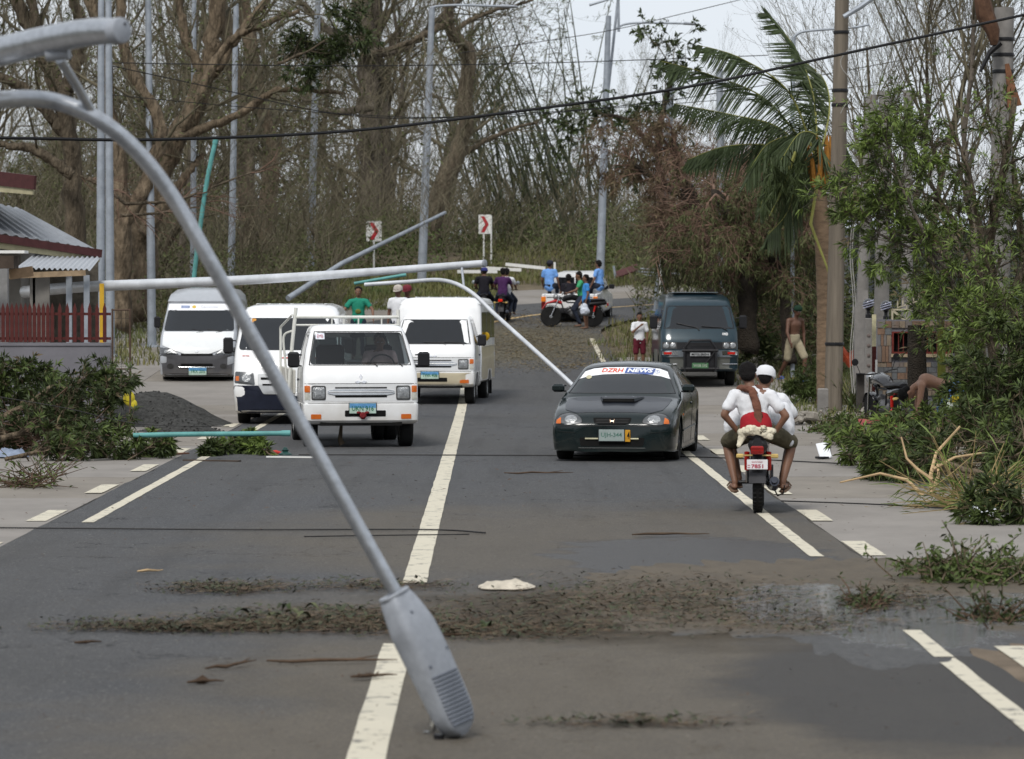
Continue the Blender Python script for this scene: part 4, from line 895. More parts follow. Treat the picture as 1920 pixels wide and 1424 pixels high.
for t, w_, hh in ((.0, .074, .054), ):
    ring = [A + sd * (w_ * math.copysign(abs(math.cos(a)) ** .7, math.cos(a))) + top_n * (hh * math.sin(a) * 1.15 + .004) for a in np.linspace(0, 2 * math.pi, 33)]
    rim.tube(ring, .011, n=8, cap=False)
seam = [A + ax * (t * L_) + sd * (-(.07 + (.122 - .07) * min(1, t / .25) ** .7) * (1 if t < .8 else math.sqrt(max(0, 1 - ((t - .8) / .205) ** 2.2))) - .001) + top_n * -.012 for t in np.linspace(.02, .98, 30)]
rim.tube(seam, .006, n=6); rim.build('lip', LAMPG, hd)
bvh_h = BVHTree.FromObject(hd, bpy.context.evaluated_depsgraph_get())
for i in range(13):                     # heat-sink fins, each a part
    t = .60 + .36 * i / 13; w = .09 * (1 if t < .84 else math.sqrt(max(.02, 1 - ((t - .84) / .18) ** 2))); pts = []
    for k in range(9):
        x = -w + 2 * w * k / 8 + .012; t_ = t - .028 * (k / 8) ; o_ = A + ax * (t_ * L_) + sd * x + top_n * .5; h_ = bvh_h.ray_cast(o_, -top_n)
        if h_[0] is not None: pts.append(h_[0] + top_n * .002)
    if len(pts) > 3: MB().tube(pts, [.0062] * len(pts), n=6, side=tuple(top_n), r2=[.0055] * len(pts)).build('fin', LAMPF, hd)
for t, x in ((.14, .03), (.45, -.075), (.50, .085), (.92, -.03)):
    o_ = A + ax * (t * L_) + sd * x + top_n * .5; h_ = bvh_h.ray_cast(o_, -top_n)
    if h_[0] is not None: MB().lathe([(.009, -.004), (.009, .003), (.006, .005)], 10, M=top_n.to_track_quat('Z', 'Y').to_matrix(), c=h_[0]).build('screw', LAMPF, hd)
MB().tube([Bp - ax * .06 - sd * -.10 + top_n * -.05, Bp - ax * .01 + sd * .12 - top_n * .07 + Vector((0, 0, -.02))], [.03, .02], n=10).build('latch', BLK, hd)
g_ = MB(); cg = fat(815, 1345, 17.4) - O; g_.tube([cg, cg + Vector((-.01, 0, -.06)), Vector((cg.x - .02, cg.y, .012))], [.022, .018, .014], n=8); g_.box((cg.x - .03, cg.y, .012), (.05, .03, .02)); g_.build('hinge_clip', CHR, hd)
# --- second fallen light: long pale pole over the vans, curved arm down to behind the dark car
f2 = empty('fallen_street_light', gx(1105, 57), 0, 'distant fallen street light lying across above the white vans, arm reaching behind the dark car', 'street light'); O2 = f2.location.copy()
WP = mat('pale_pole_paint', (.55, .57, .60), .45, .3, var=.15, scale=3)
MB().tube([p - O2 for p in spl([at(45, 548, 66), at(165, 538, 65), at(430, 527, 63.5), at(660, 513, 62), at(910, 494, 60.5)], 30)], [.115 - .055 * i / 30 for i in range(31)], n=16).build('snapped_pole', WP, f2)
MB().lathe([(.066, -.03), (.066, .0), (.055, .006)], 16, M=(at(910, 494, 60.5) - at(660, 513, 62)).to_track_quat('Z', 'Y').to_matrix(), c=at(910, 494, 60.5) - O2).build('end_cap', LAMPG, f2)
MB().tube([p - O2 for p in spl([at(684, 534, 61.5), at(760, 529, 61.2), at(830, 526, 60.5), at(880, 546, 60), at(930, 592, 59.5), at(1000, 655, 58.5), at(1075, 724, 57.8), at(1098, 752, 57.5)], 40)], [.034 + .004 * i / 40 for i in range(41)], n=12).build('curved_arm', WP, f2)
MB().tube([at(866, 503, 60.5) - O2, at(870, 541, 60.2) - O2], .022, n=8).build('brace', STEEL, f2)
hb = at(1098, 752, 57.5) - O2; ld = MB(); ld.tube([hb, hb + Vector((.10, -.05, -.25)), Vector((hb.x + .3, hb.y - .1, .06))], [.06, .12, .07], n=12, side=(1, 0, 0), r2=[.04, .06, .03]); ld.build('lamp_head', LAMPG, f2)
# third: thin pole lying across teal scaffold behind it
f3 = empty('leaning_pole', gx(600, 98), 0, 'dull grey pole leaning up to the right in the verge behind the white vans', 'pole')
MB().tube([at(540, 560, 96) - f3.location, at(640, 495, 98) - f3.location, at(835, 399, 102) - f3.location], [.085, .07, .05], n=10).build('tube', STEELP, f3)
TEAL = mat('teal_pvc', (.10, .29, .28), .45, var=.2, scale=3)
def pipe(label, pts, r, cat='pipe', m=TEAL):
    o = empty('plastic_pipe', (pts[0].x, pts[0].y, zg(pts[0].y)), 0, label, cat); MB().tube([p - o.location for p in spl(pts, 16)], r, n=12).build('tube', m, o)
    MB().tube([pts[-1] - o.location, pts[-1] + (pts[-1] - pts[-2]).normalized() * .12 - o.location], r * 1.2, n=12).build('socket', m, o); return o
pipe('long teal plastic pipe lying level over the leafy branches left of the white truck', [at(250, 817, 47), at(330, 815, 47), at(440, 814, 47), at(528, 813, 47)], .034)
pipe('teal pipe standing aslant in front of the wood behind the silver van', [at(361, 545, 90), at(372, 450, 90), at(388, 340, 90), at(403, 270, 90)], .06)
pipe('short thin teal pipe lying above the man in the green shirt', [at(664, 532, 80), at(710, 524, 80), at(752, 517, 80)], .035)
# --- standing light poles
def lpole(px, Yb, label, top=None, r=.10, lean=0, arm=None, group=None, toppy=-60, m=None):
    b = gx(px, Yb); b.z -= .1; t = at(px + lean, toppy, Yb + (.0 if arm is None else 0)); o = empty('light_pole', b, 0, label, 'light pole', group)
    MB().tube([Vector((0, 0, 0)), (t - b) * .5, t - b], [r, r * .82, r * .62], n=12).build('pole', m or STEELP, o)
    MB().box((0, 0, .10), (.36, .36, .12)).build('base_plate', m or STEELP, o)
    if arm:
        q = [at(x, y, Yb) - b for x, y in arm]; MB().tube(spl(q, 16), [.045] * 17, n=8).build('arm', m or STEELP, o)
        e = q[-1]; d = (q[-1] - q[-2]).normalized(); MB().tube([e - d * .05, e + d * .15, e + d * .55, e + d * .7], [.05, .12, .13, .04], n=10, side=(0, 1, 0), r2=[.04, .07, .06, .03]).build('lamp_head', LAMPG, o)
    return o
LPG = 'galvanised light poles along the verge'
lpole(188, 84, 'paler left one of the twin light poles above the tin roof', r=.115, group=LPG, lean=2)
lpole(207, 88, 'duller right one of the twin light poles above the tin roof', r=.12, group=LPG, lean=-4)
lpole(285, 92, 'light pole just left of the foreground arm behind the silver van', r=.12, group=LPG, lean=-8)
lpole(362, 104, 'light pole rising beside the slanted teal pipe', r=.10, group=LPG, lean=2)
lpole(432, 108, 'light pole half hidden behind the foreground arm where it crosses the wood', r=.12, group=LPG, lean=12)
lpole(580, 128, 'light pole standing alone above the white van roof', r=.16, group=LPG, lean=18)
lpole(790, 128, 'light pole crossed by the leaning grey pole, long arm pointing right at its top', r=.17, lean=20, toppy=15, arm=[(808, 20), (815, 13), (860, 10), (935, 12)], group=LPG)
lpole(1124, 128, 'light pole behind the pickup with its top snapped off and bent', r=.16, lean=17, toppy=30, group=LPG)
lpole(1234, 112, 'light pole with the far chevron sign on it, half lost in the tangle', r=.16, lean=25, toppy=150, group=LPG)
lpole(1355, 88, 'stout light pole standing behind the blue-green van', r=.13, lean=-6, toppy=130, group=LPG)
bt = empty('bent_pole', gx(1128, 128.6), 0, 'thin dark pole leaning right beside the snapped light pole, with a curved lamp arm', 'pole')
MB().tube([at(1128, 500, 128.6) - bt.location, at(1135, 220, 128.6) - bt.location, at(1163, -40, 128.6) - bt.location], [.06, .055, .05], n=8).build('pole', STEELP, bt)
MB().tube([p - bt.location for p in spl([at(1154, 55, 128.6), at(1172, 46, 128.6), at(1210, 43, 128.6), at(1300, 45, 128.6)], 14)], .04, n=8).build('arm', STEELP, bt)
MB().tube([at(1282, 44, 128.6) - bt.location, at(1306, 46, 128.6) - bt.location], [.09, .07], n=10, side=(0, 1, 0), r2=[.06, .05]).build('lamp_head', LAMPG, bt)
a3 = empty('broken_lamp_arm', gx(1130, 127), 0, 'broken lamp arm jutting in at the top edge beside the snapped pole', 'lamp arm'); MB().tube([at(1105, 10, 127) - a3.location, at(1160, -6, 127) - a3.location, at(1160, 60, 127) - a3.location], .05, n=8).build('arm', STEELP, a3)
a4 = empty('street_light_arm', gx(1560, 80), 0, 'thin curved lamp arm between the palm top and the wooden utility pole', 'lamp arm')
MB().tube([p - a4.location for p in spl([at(1488, 70, 80), at(1505, 60, 80), at(1545, 56, 80), at(1600, 52, 80), at(1630, 46, 80)], 14)], .028, n=8).build('arm', STEELP, a4)
MB().tube([at(1488, 70, 80) - a4.location, at(1486, 200, 80) - a4.location, gx(1486, 80) - a4.location], .05, n=8).build('pole', STEELP, a4)
# --- utility poles
POLEW = mat('weathered_pole', (.155, .132, .105), .9, var=.35, scale=3, bump=.6, bscale=20, stretch=(2, 2, .12))
CPOLE = mat('grey_concrete_pole', (.20, .19, .18), .9, var=.2, scale=4, bump=.3)
def upole(px, Y, label, r0, r1, toppx, toppy, m, cat='utility pole', parts=()):
    b = gx(px, Y); b.z -= .1; o = empty('utility_pole', b, 0, label, cat); t = at(toppx, toppy, Y) - b
    MB().tube([Vector((0, 0, 0)), t * .33, t * .66, t], [r0, r0 * .66 + r1 * .33, r0 * .33 + r1 * .66, r1], n=16).build('pole', m, o)
    for (py, k) in parts:
        f = (py - 778) / (toppy - 778); c = t * f; rr = r0 + (r1 - r0) * f
        MB().lathe([(rr + .012, -.03), (rr + .018, 0), (rr + .012, .03)], 16, c=c).build('band', BLK, o)
    return o
up = upole(1562, 66, 'thick weathered utility pole right of the coconut palm, wires tied round it', .175, .13, 1580, -60, POLEW, parts=((168, 1), (60, 1), (195, 1), (640, 1)))
b_ = up.location; MB().tube([at(1582, 32, 65.7) - b_, at(1612, 14, 65.7) - b_, at(1645, -10, 65.7) - b_], [.045, .05, .05], n=8).build('crossarm_brace', STEELP, up)
cb = MB()
for k in range(2):
    q = [at(1597 + 4 * k + 3 * math.sin(i * 1.1), 330 + i * 34, 65.6) - b_ for i in range(13)]; cb.tube(spl(q, 40), .009, n=4)
q = [at(1590 + 14 * math.sin(i * .9), 45 + 14 * i, 65.6) - b_ for i in range(13)]; cb.tube(spl(q, 40), .008, n=4); cb.build('loose_cable', mat('pale_cable', (.30, .29, .27), .7), up)
stb = empty('concrete_post', gx(1543, 64), 0, 'short square concrete stub at the foot of the palm and utility pole', 'post'); MB().box((0, 0, .26), (.19, .19, .52), bev=.02).build('post', CPOLE, stb)
upole(1608, 74, 'thin leaning concrete post left of the pair behind the green sapling', .14, .11, 1634, 178, CPOLE, cat='concrete post')
upole(1650, 72, 'round-topped concrete post right of the pair behind the green sapling', .17, .135, 1660, 172, CPOLE, cat='concrete post')
upole(1700, 78, 'faint concrete post behind the fan-shaped bare tree', .14, .11, 1703, 170, CPOLE, cat='concrete post')
tpole = upole(1868, 60, 'torn concrete pole at the right edge with a dangling dark transformer bracket', .21, .17, 1883, 15, CPOLE, parts=((72, 1), (100, 1), (130, 1)))
b_ = tpole.location
MB().tube([at(1838, -20, 59.6) - b_, at(1848, 30, 59.6) - b_, at(1862, 60, 59.6) - b_, at(1865, 85, 59.6) - b_], [.13, .16, .12, .07], n=8).build('hanging_bracket', mat('rusty_steel', (.10, .055, .035), .8, .3, var=.5, scale=6), tpole)
MB().tube([at(1875, 80, 59.6) - b_, at(1855, 100, 59.6) - b_, at(1838, 135, 59.6) - b_], [.07, .05, .03], n=6).build('torn_strap', BLK, tpole)
MB().tube([at(1888, 120, 59.8) - b_, at(1895, 160, 59.8) - b_, at(1902, 200, 59.8) - b_], [.04, .08, .14], n=6).build('rust_plate', mat('rust', (.16, .075, .04), .9, var=.4), tpole)
# --- overhead and fallen wires
WIRE = mat('black_cable', (.012, .012, .013), .5, var=.1)
def wire(label, pts, r, n=30, cat='cable'):
    o = empty('cable', pts[0], 0, label, cat); MB().tube([p - pts[0] for p in spl(pts, n)], r, n=6).build('strand', WIRE, o); return o
wire('thick black cable sagging across the whole picture in front of the palm', [at(-120, 256, 40), at(60, 260, 41), at(300, 262, 42), at(640, 247, 44), at(940, 213, 46), at(1280, 165, 48), at(1560, 106, 50), at(1930, 26, 52)], .022, 60)
wire('thin wire running level high across the wood, above the thick cable', [at(205, 118, 90), at(640, 124, 92), at(1000, 119, 95), at(1280, 110, 98), at(1440, 104, 98)], .014)
wire('thin wire sagging from the twin poles, crossing the trunks', [at(205, 123, 90), at(400, 165, 92), at(640, 215, 95), at(860, 219, 96), at(1280, 185, 98), at(1920, 70, 100)], .014)
wire('faint lower wire behind the thick cable', [at(205, 178, 88), at(520, 206, 92), at(860, 222, 94), at(1120, 205, 96), at(1440, 180, 98), at(1920, 130, 100)], .011)
wire('faint wire climbing to the top right over the palm', [at(860, 100, 110), at(1120, 62, 110), at(1280, 26, 110), at(1420, -8, 110)], .013)
wire('thin black wire fallen flat across the road in the foreground', [gp(-60, 996) + Vector((0, 0, .03)), gp(200, 998) + Vector((0, 0, .03)), gp(480, 1000) + Vector((0, 0, .03)), gp(800, 1000) + Vector((0, 0, .03)), gp(910, 1006) + Vector((0, 0, .03))], .008, 40, 'wire')
wire('short dark wire end lying just below the long fallen wire', [gp(570, 1013) + Vector((0, 0, .03)), gp(700, 1011) + Vector((0, 0, .03)), gp(880, 1009) + Vector((0, 0, .03))], .006, 20, 'wire')
wire('fallen wire crossing the road in front of the dark car', [gp(560, 857) + Vector((0, 0, .03)), gp(900, 858) + Vector((0, 0, .03)), gp(1280, 861) + Vector((0, 0, .03)), gp(1560, 873) + Vector((0, 0, .03)), gp(1700, 880) + Vector((0, 0, .03))], .009, 40, 'wire')
wire('fallen wire lying on the shoulder right of the motorcycle', [gp(1465, 945) + Vector((0, 0, .03)), gp(1600, 950) + Vector((0, 0, .03)), gp(1700, 955) + Vector((0, 0, .03)), gp(1930, 968) + Vector((0, 0, .03))], .008, 30, 'wire')
wire('thin wire hanging over the left-hand heap of branches', [at(-30, 740, 46), at(120, 765, 46), at(260, 795, 46), at(430, 800, 46)], .006, 20, 'wire')
# --- chevron signs
SIGNW = mat('sign_white', (.72, .72, .70), .5, var=.06); SIGNR = mat('sign_red', (.42, .03, .04), .5, var=.1)
def chevron(px, py, w, h, Y, label, posts=(0,), base=None, rz=0):
    c = at(px, py, Y); b = Vector((c.x, Y, zg(Y) - .1)); o = empty('chevron_sign', b, rz, label, 'road sign'); zc = c.z - b.z; W_ = w * Y / FPX; H_ = h * Y / FPX
    MB().box((0, 0, zc), (W_, .02, H_), bev=.004).build('panel', SIGNW, o)
    a = [(-.30, .42), (-.02, .42), (.32, 0), (-.02, -.42), (-.30, -.42), (.04, 0)]
    MB().prism([(x * W_, zc + z * H_) for x, z in a], -.022, -.011, 'Y').build('arrow', SIGNR, o)
    for p in posts: MB().tube([(p * W_, .03, 0), (p * W_, .03, zc + (H_ * .45))], .035, n=8).build('post', SIGNW, o)
    return o
chevron(701, 434, 29, 38, 134, 'white sign with red chevron in front of the twin-trunked tree, left of the two', (0,))
chevron(909, 421, 24, 36, 136, 'white sign with red chevron in front of the bamboo, right of the two', (-.1, .5), rz=-.25)
chevron(1243, 425, 16, 26, 111, 'small faded chevron sign on the far pole beside the brown tangle', (-.4,), rz=-.6)
wb = empty('white_barrier', gx(975, 130), 0, 'white fallen barrier rail lying in the far verge behind the motorcyclists', 'barrier'); b = MB()
for k in range(3): b.box((-1.6 + k * .9, 0, .55 + .1 * k), (1.5, .05, .12), M=Matrix.Rotation(.05 * k, 3, 'Y'))
b.build('rail', SIGNW, wb); MB().box((1.3, .05, .45), (.08, .08, .9)).build('post', SIGNW, wb)
rd = empty('wrecked_shelter', gx(1175, 132), 0, 'collapsed red and grey sheet-metal shelter on the far bank behind the pickup', 'wreck')
MB().box((0, 0, .40), (.9, .5, .05), M=Matrix.Rotation(.5, 3, 'X') @ Matrix.Rotation(-.4, 3, 'Y')).build('red_sheet', mat('faded_red_sheet', (.085, .035, .035), .7, var=.3), rd)
for k in range(3): MB().tube([(.3, 0, .5 - .12 * k), (1.9 + .1 * k, .1, .42 - .13 * k)], .04, n=6).build('rail', STEELP, rd)
MB().tube([(-.4, 0, 0), (-.5, 0, .6)], .05, n=6).build('leg', STEELP, rd)
# ================================================================== HOUSES
TIN = mat('corrugated_tin', (.25, .265, .29), .38, .5, var=.15, scale=2, bump=.1)
FASC = mat('maroon_fascia', (.06, .020, .020), .5, var=.2); SOFF = mat('cream_fascia', (.34, .31, .20), .7, var=.15)
WALLG = mat('grey_plaster_wall', (.155, .152, .170), .85, var=.14, scale=1.5, bump=.2, bscale=12, detail=10); WALLW = mat('dirty_white_wall', (.20, .19, .175), .85, var=.25, scale=1.5, detail=10); WOODD = mat('dark_timber', (.06, .045, .035), .9, var=.4, scale=4)
def corrugated(name, p00, p10, p11, p01, n, parent, m=TIN, amp=.022, thick=.004):
    """sheet between four corners (eave-left, eave-right, ridge-right, ridge-left) with corrugations running eave to ridge"""
    vs = []; fs = []; nrm = (Vector(p10) - Vector(p00)).cross(Vector(p01) - Vector(p00)).normalized(); K = n * 6
    for i in range(K + 1):
        u = i / K; a = Vector(p00).lerp(Vector(p10), u); b = Vector(p01).lerp(Vector(p11), u); d = nrm * (amp * math.sin(u * n * 2 * math.pi))
        vs += [a + d, b + d, b + d - nrm * thick, a + d - nrm * thick]
    for i in range(K):
        q = i * 4
        for k in range(4): fs.append((q + k, q + 4 + k, q + 4 + (k + 1) % 4, q + (k + 1) % 4))
    fs += [(0, 1, 2, 3), (K * 4 + 3, K * 4 + 2, K * 4 + 1, K * 4)]
    return MB().add(vs, fs).build(name, m, parent, ang=70, fix=True)
def bar(mb, a, b, w, h):
    a, b = Vector(a), Vector(b); d = b - a; M = d.to_track_quat('X', 'Z').to_matrix(); mb.box((a + b) / 2, (d.length, w, h), M=M); return mb
h1 = empty('roadside_house', gx(-80, 66), 0, 'low house at the left edge with maroon-edged tin roofs and a grey column', 'house'); o1 = h1.location.copy()
def A1(px, py, Y): return at(px, py, Y) - o1
bar(MB(), A1(-300, 300, 68), A1(66, 343, 65), .06, .26).build('upper_fascia', FASC, h1); bar(MB(), A1(-300, 327, 68.05), A1(63, 357, 65.06), .05, .17).build('upper_soffit', SOFF, h1)
corrugated('upper_roof', A1(-300, 296, 68), A1(66, 334, 65), A1(30, 330, 72), A1(-300, 280, 75), 14, h1)
MB().box(A1(-180, 450, 71), (3.2, 4, 3.0)).build('upper_wall', WALLW, h1)
corrugated('lower_roof', A1(-260, 395, 63), A1(180, 468, 66.5), A1(40, 392, 73), A1(-260, 330, 73), 22, h1)
bar(MB(), A1(-260, 408, 62.95), A1(190, 476, 66.4), .05, .15).build('lower_fascia', FASC, h1); bar(MB(), A1(-260, 424, 63.0), A1(186, 486, 66.45), .04, .13).build('lower_soffit', SOFF, h1)
wl = MB(); wl.box(A1(-120, 560, 71), (4.4, 6.5, 2.7)); wl.build('wall', WALLW, h1)
MB().box(Vector((A1(5, 600, 61.5).x, A1(5, 600, 61.5).y, 1.35)), (.20, .20, 2.75)).build('column', mat('grey_column', (.22, .22, .22), .8, var=.15), h1)
sd_ = empty('lean_to_shed', gx(110, 64), 0, 'open lean-to with pale corrugated roof behind the red fence', 'shed'); o1 = sd_.location.copy()
corrugated('roof', A1(30, 503, 62), A1(170, 506, 62.5), A1(192, 479, 67), A1(70, 473, 67), 14, sd_, m=mat('pale_tin', (.42, .44, .47), .45, .3, var=.1))
bar(MB(), A1(10, 518, 61.8), A1(160, 512, 62.3), .05, .1).build('beam', mat('raw_timber', (.30, .22, .14), .85, var=.3), sd_)
for px in (62, 78, 130, 163):
    p = A1(px, 700, 62.5); MB().box((p.x, p.y, 1.3), (.10 if px != 78 else .30, .08, 2.6)).build('post', WALLW if px in (62, 78) else STEELP, sd_)
MB().box(A1(-10, 492, 60.5) + Vector((0, 0, 0)), (.75, .6, .22)).build('dark_box', WOODD, sd_); MB().box(A1(20, 473, 60.5), (.55, .5, .05)).build('white_lid', SIGNW, sd_)
MB().box(A1(40, 512, 60.9), (.42, .03, .18), M=Matrix.Rotation(-.15, 3, 'Y')).build('board', mat('tan_board', (.35, .24, .15), .8, var=.2), sd_)
MB().box(A1(90, 600, 69), (2.0, .1, 2.4)).build('back_wall', mat('rear_fence_dark', (.09, .08, .065), .9, var=.4), sd_)
MB().box(A1(191, 600, 59.8), (.075, .05, 1.25)).build('yellow_post', mat('yellow_paint', (.55, .33, .03), .6, var=.15), sd_)
yw = empty('garden_wall', gx(110, 58), 0, 'low grey plastered wall under the red picket fence', 'wall'); o1 = yw.location.copy()
x0, x1 = A1(-120, 700, 58).x, A1(208, 700, 58).x
MB().box(((x0 + x1) / 2, 0, .70), (x1 - x0, .15, 1.42)).build('wall', WALLG, yw); MB().box(((x0 + x1) / 2, 0, 1.425), (x1 - x0 + .02, .19, .05)).build('coping', WALLG, yw)
fn = empty('picket_fence', gx(110, 58), 0, 'dark red pointed picket fence on top of the low grey wall', 'fence')
REDF = mat('dark_red_paint', (.075, .017, .015), .6, var=.25)
pk = None; x = x0 + .6; k = 0
while x < x1 - .02:
    if pk is None:
        pk = MB().prism([(-.03, 1.46), (.03, 1.46), (.03, 2.02), (0, 2.12), (-.03, 2.02)], -.012, .012, 'Y').build('picket', REDF, fn, smooth=False); pk.location.x = x
    else:
        c = pk.copy(); COL.objects.link(c); c.location.x = x; c.parent = fn
    x += .125 if x > x0 + 1.9 else .075
for z in (1.52, 1.93): MB().box(((x0 + x1) / 2 + .3, .025, z), (x1 - x0 - .6, .025, .045)).build('rail', REDF, fn)
gt = empty('wire_gate', gx(228, 57.5), 0, 'rusty tube-framed mesh gate at the right end of the grey wall', 'gate'); o1 = gt.location.copy()
xa, xb = A1(211, 700, 57.5).x, A1(244, 700, 57.5).x; gf = MB()
for x in (xa, xb): gf.tube([(x, 0, .02), (x, 0, 2.02)], .018, n=6)
for z in (.1, 1.02, 2.0): gf.tube([(xa, 0, z), (xb, 0, z)], .015, n=6)
gf.build('frame', mat('rusty_tube', (.09, .06, .045), .8, .3, var=.4), gt); gm = MB()
for k in range(12): gm.tube([(xa, 0, .1 + k * .16), (xb, 0, .1 + k * .16)], .003, n=3)
for k in range(5): gm.tube([(xa + k * (xb - xa) / 4, .005, .1), (xa + k * (xb - xa) / 4, .005, 2)], .003, n=3)
gm.build('mesh', WIRE, gt)['kind'] = 'stuff'
# gravel heap, clutter by the gate
GRAV = mat('dark_gravel', (.045, .045, .043), .95, var=.5, scale=14, bump=1.0, bscale=50, detail=10)
def heap(label, c, rx, ry, h, m, name='gravel_heap', cat='gravel heap', n=40):
    o = empty(name, (c[0], c[1], zg(c[1])), 0, label, cat); vs = [Vector((0, 0, h))]; fs = []
    R_ = 12
    for i in range(1, R_ + 1):
        f = i / R_
        for k in range(n):
            a = 2 * math.pi * k / n; e = 1 + .14 * mnoise.noise(Vector((math.cos(a) * 2, math.sin(a) * 2, c[0]))); z = h * (math.cos(f * math.pi) * .5 + .5) ** .8 + .05 * h * mnoise.noise(Vector((math.cos(a) * f * 8, math.sin(a) * f * 8, 4))) * (1 if f < .95 else 0)
            vs.append(Vector((math.cos(a) * rx * f * e, math.sin(a) * ry * f * e, z if f < 1 else -.02)))
    fs += [(0, 1 + k, 1 + (k + 1) % n) for k in range(n)]
    for i in range(R_ - 1):
        for k in range(n): a = 1 + i * n + k; b = 1 + i * n + (k + 1) % n; fs.append((a, a + n, b + n, b))
    MB().add(vs, fs).build('mound', m, o, ang=0)
    pb = MB()
    for i in range(260):
        a = rnd(0, 6.28); f = random.random() ** .5; z = h * (math.cos(f * math.pi) * .5 + .5) ** .8; r_ = rnd(.008, .025); c_ = Vector((math.cos(a) * rx * f, math.sin(a) * ry * f, z + .004)); pb.ball(c_, (r_, r_, r_ * .7), 5, 3)
    pb.build('pebbles', m, o, smooth=False)['kind'] = 'stuff'; return o
heap('dark heap of gravel and asphalt in front of the silver van', gx(285, 60), 1.45, 1.3, .58, GRAV)
heap('low spill of dark gravel at the right foot of the gravel heap', gx(340, 57), .75, .8, .22, GRAV)
RUBBLE = mat('rubble', (.24, .22, .19), .9, var=.3, scale=6, bump=.5)
def rocks(label, px, Y, w, n, sz, name='rubble_pile', m=RUBBLE):
    o = empty(name, gx(px, Y), 0, label, 'rubble')
    for i in range(n):
        s = rnd(*sz); c = Vector((random.gauss(0, w), rnd(-.5, .5), s * .3 + (abs(random.gauss(0, .12)))))
        b = MB().box((0, 0, 0), (s * rnd(.6, 1.3), s * rnd(.5, 1), s * rnd(.3, .7)), M=Matrix.Rotation(rnd(0, 3), 3, 'Z') @ Matrix.Rotation(rnd(-.5, .5), 3, 'X'), bev=s * .12).build('lump', m, o, smooth=False); b.location = c
    return o
rocks('pile of pale broken blocks between the gate and the silver van', 268, 66, .35, 26, (.12, .4))
heap('small rubble mound beside the stone post', gx(1640, 62), .45, .4, .35, RUBBLE, 'rubble_mound', 'rubble')
rocks('line of wet grey rubble along the shoulder edge behind the pillion rider', 1510, 60, .35, 30, (.06, .22))
rocks('rubble among weeds behind the shirtless walking man', 1450, 84, .7, 14, (.12, .35))
jc = MB(); jo = empty('yellow_jug', gx(243, 58), 0, 'crumpled yellow plastic sheet caught low on the gate', 'plastic sheet'); jc.ball((0, -.12, .52), (.10, .06, .13), 10, 7); jc.ball((.07, -.12, .42), (.07, .05, .09), 8, 6); jc.build('sheet', mat('yellow_plastic', (.50, .42, .03), .5, var=.3), jo)
# right-hand shack
s2 = empty('stone_clad_shack', gx(1690, 60), 0, 'small stone-clad shack front with a barred window, behind the green tree on the right', 'shack'); o1 = s2.location.copy(); SY = 60.0
def rect_px(mb, x0, y0, x1, y1, Y, d, ): 
    a, b = A1(x0, y1, Y), A1(x1, y0, Y); mb.box(((a.x + b.x) / 2, a.y + d / 2, (a.z + b.z) / 2), (abs(b.x - a.x), d, abs(b.z - a.z))); return mb
def slate():
    m = mat('slate_cladding', (.17, .12, .09), .8, var=.3, scale=3, bump=.4, stretch=(1, 1, .25), col2=(.15, .155, .16)); return m
SL = slate(); SLs = [SL, mat('slate_brown', (.18, .115, .08), .8, var=.25, scale=6), mat('slate_grey', (.13, .135, .14), .8, var=.25, scale=6), mat('slate_tan', (.22, .175, .13), .8, var=.25, scale=6)]
w_ = MB(); rect_px(w_, 1644, 600, 1672, 790, SY, .15); rect_px(w_, 1672, 600, 1790, 622, SY, .15); rect_px(w_, 1672, 663, 1790, 790, SY, .15); w_.build('wall', WALLG, s2)
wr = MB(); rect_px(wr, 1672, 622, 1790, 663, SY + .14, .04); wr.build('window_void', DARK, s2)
random.seed(5); y = 602
while y < 790:
    hh = rnd(9, 16) if y < 620 or y > 664 else rnd(20, 34); x = 1645
    while x < 1780:
        ww = rnd(7, 18) if y < 620 or y > 664 else rnd(5, 9)
        xe = min(x + ww, 1672 if x < 1672 else 1786)
        inwin = (x >= 1671 and y + hh > 622 and y < 663)
        if not inwin and y < (740 if x > 1670 else 770): rect_px(MB(), x + .4, y + .4, xe - .4, y + hh - .4, SY - .012 - rnd(0, .02), .03).build('stone_tile', random.choice(SLs), s2, smooth=False)
        x = xe if xe > x else xe + 1
        if x in (1672,) : x += .01
    y += hh
wf = MB(); [rect_px(wf, *q, SY - .03, .06) for q in ((1672, 622, 1676, 663), (1780, 622, 1784, 663), (1676, 622, 1780, 625), (1676, 660, 1780, 664))]; wf.build('window_frame', mat('maroon_frame', (.13, .025, .02), .6), s2)
for x in range(1684, 1780, 9): rect_px(MB(), x, 625, x + 1.6, 660, SY, .015).build('window_bar', mat('maroon_frame', (.13, .025, .02), .6), s2)
rect_px(MB(), 1671, 664, 1786, 670, SY - .07, .1).build('sill', mat('tan_sill', (.38, .30, .20), .8), s2)
gp1 = empty('gate_post', gx(1628, 59), 0, 'square grey patterned post with a globe lamp left of the shack', 'gate post'); o1 = gp1.location.copy(); PZ = A1(1628, 597, 59).z
MB().box((0, 0, PZ / 2), (.115, .115, PZ), bev=.01).build('post', CPOLE, gp1)
for k in range(9): MB().lathe([(.03, 0), (.03, .012), (.018, .02)], 8, c=(0, -.058, .2 + k * .17), M=Matrix.Rotation(math.pi / 2, 3, 'X')).build('knob', mat('rusty_knob', (.15, .12, .11), .8), gp1)
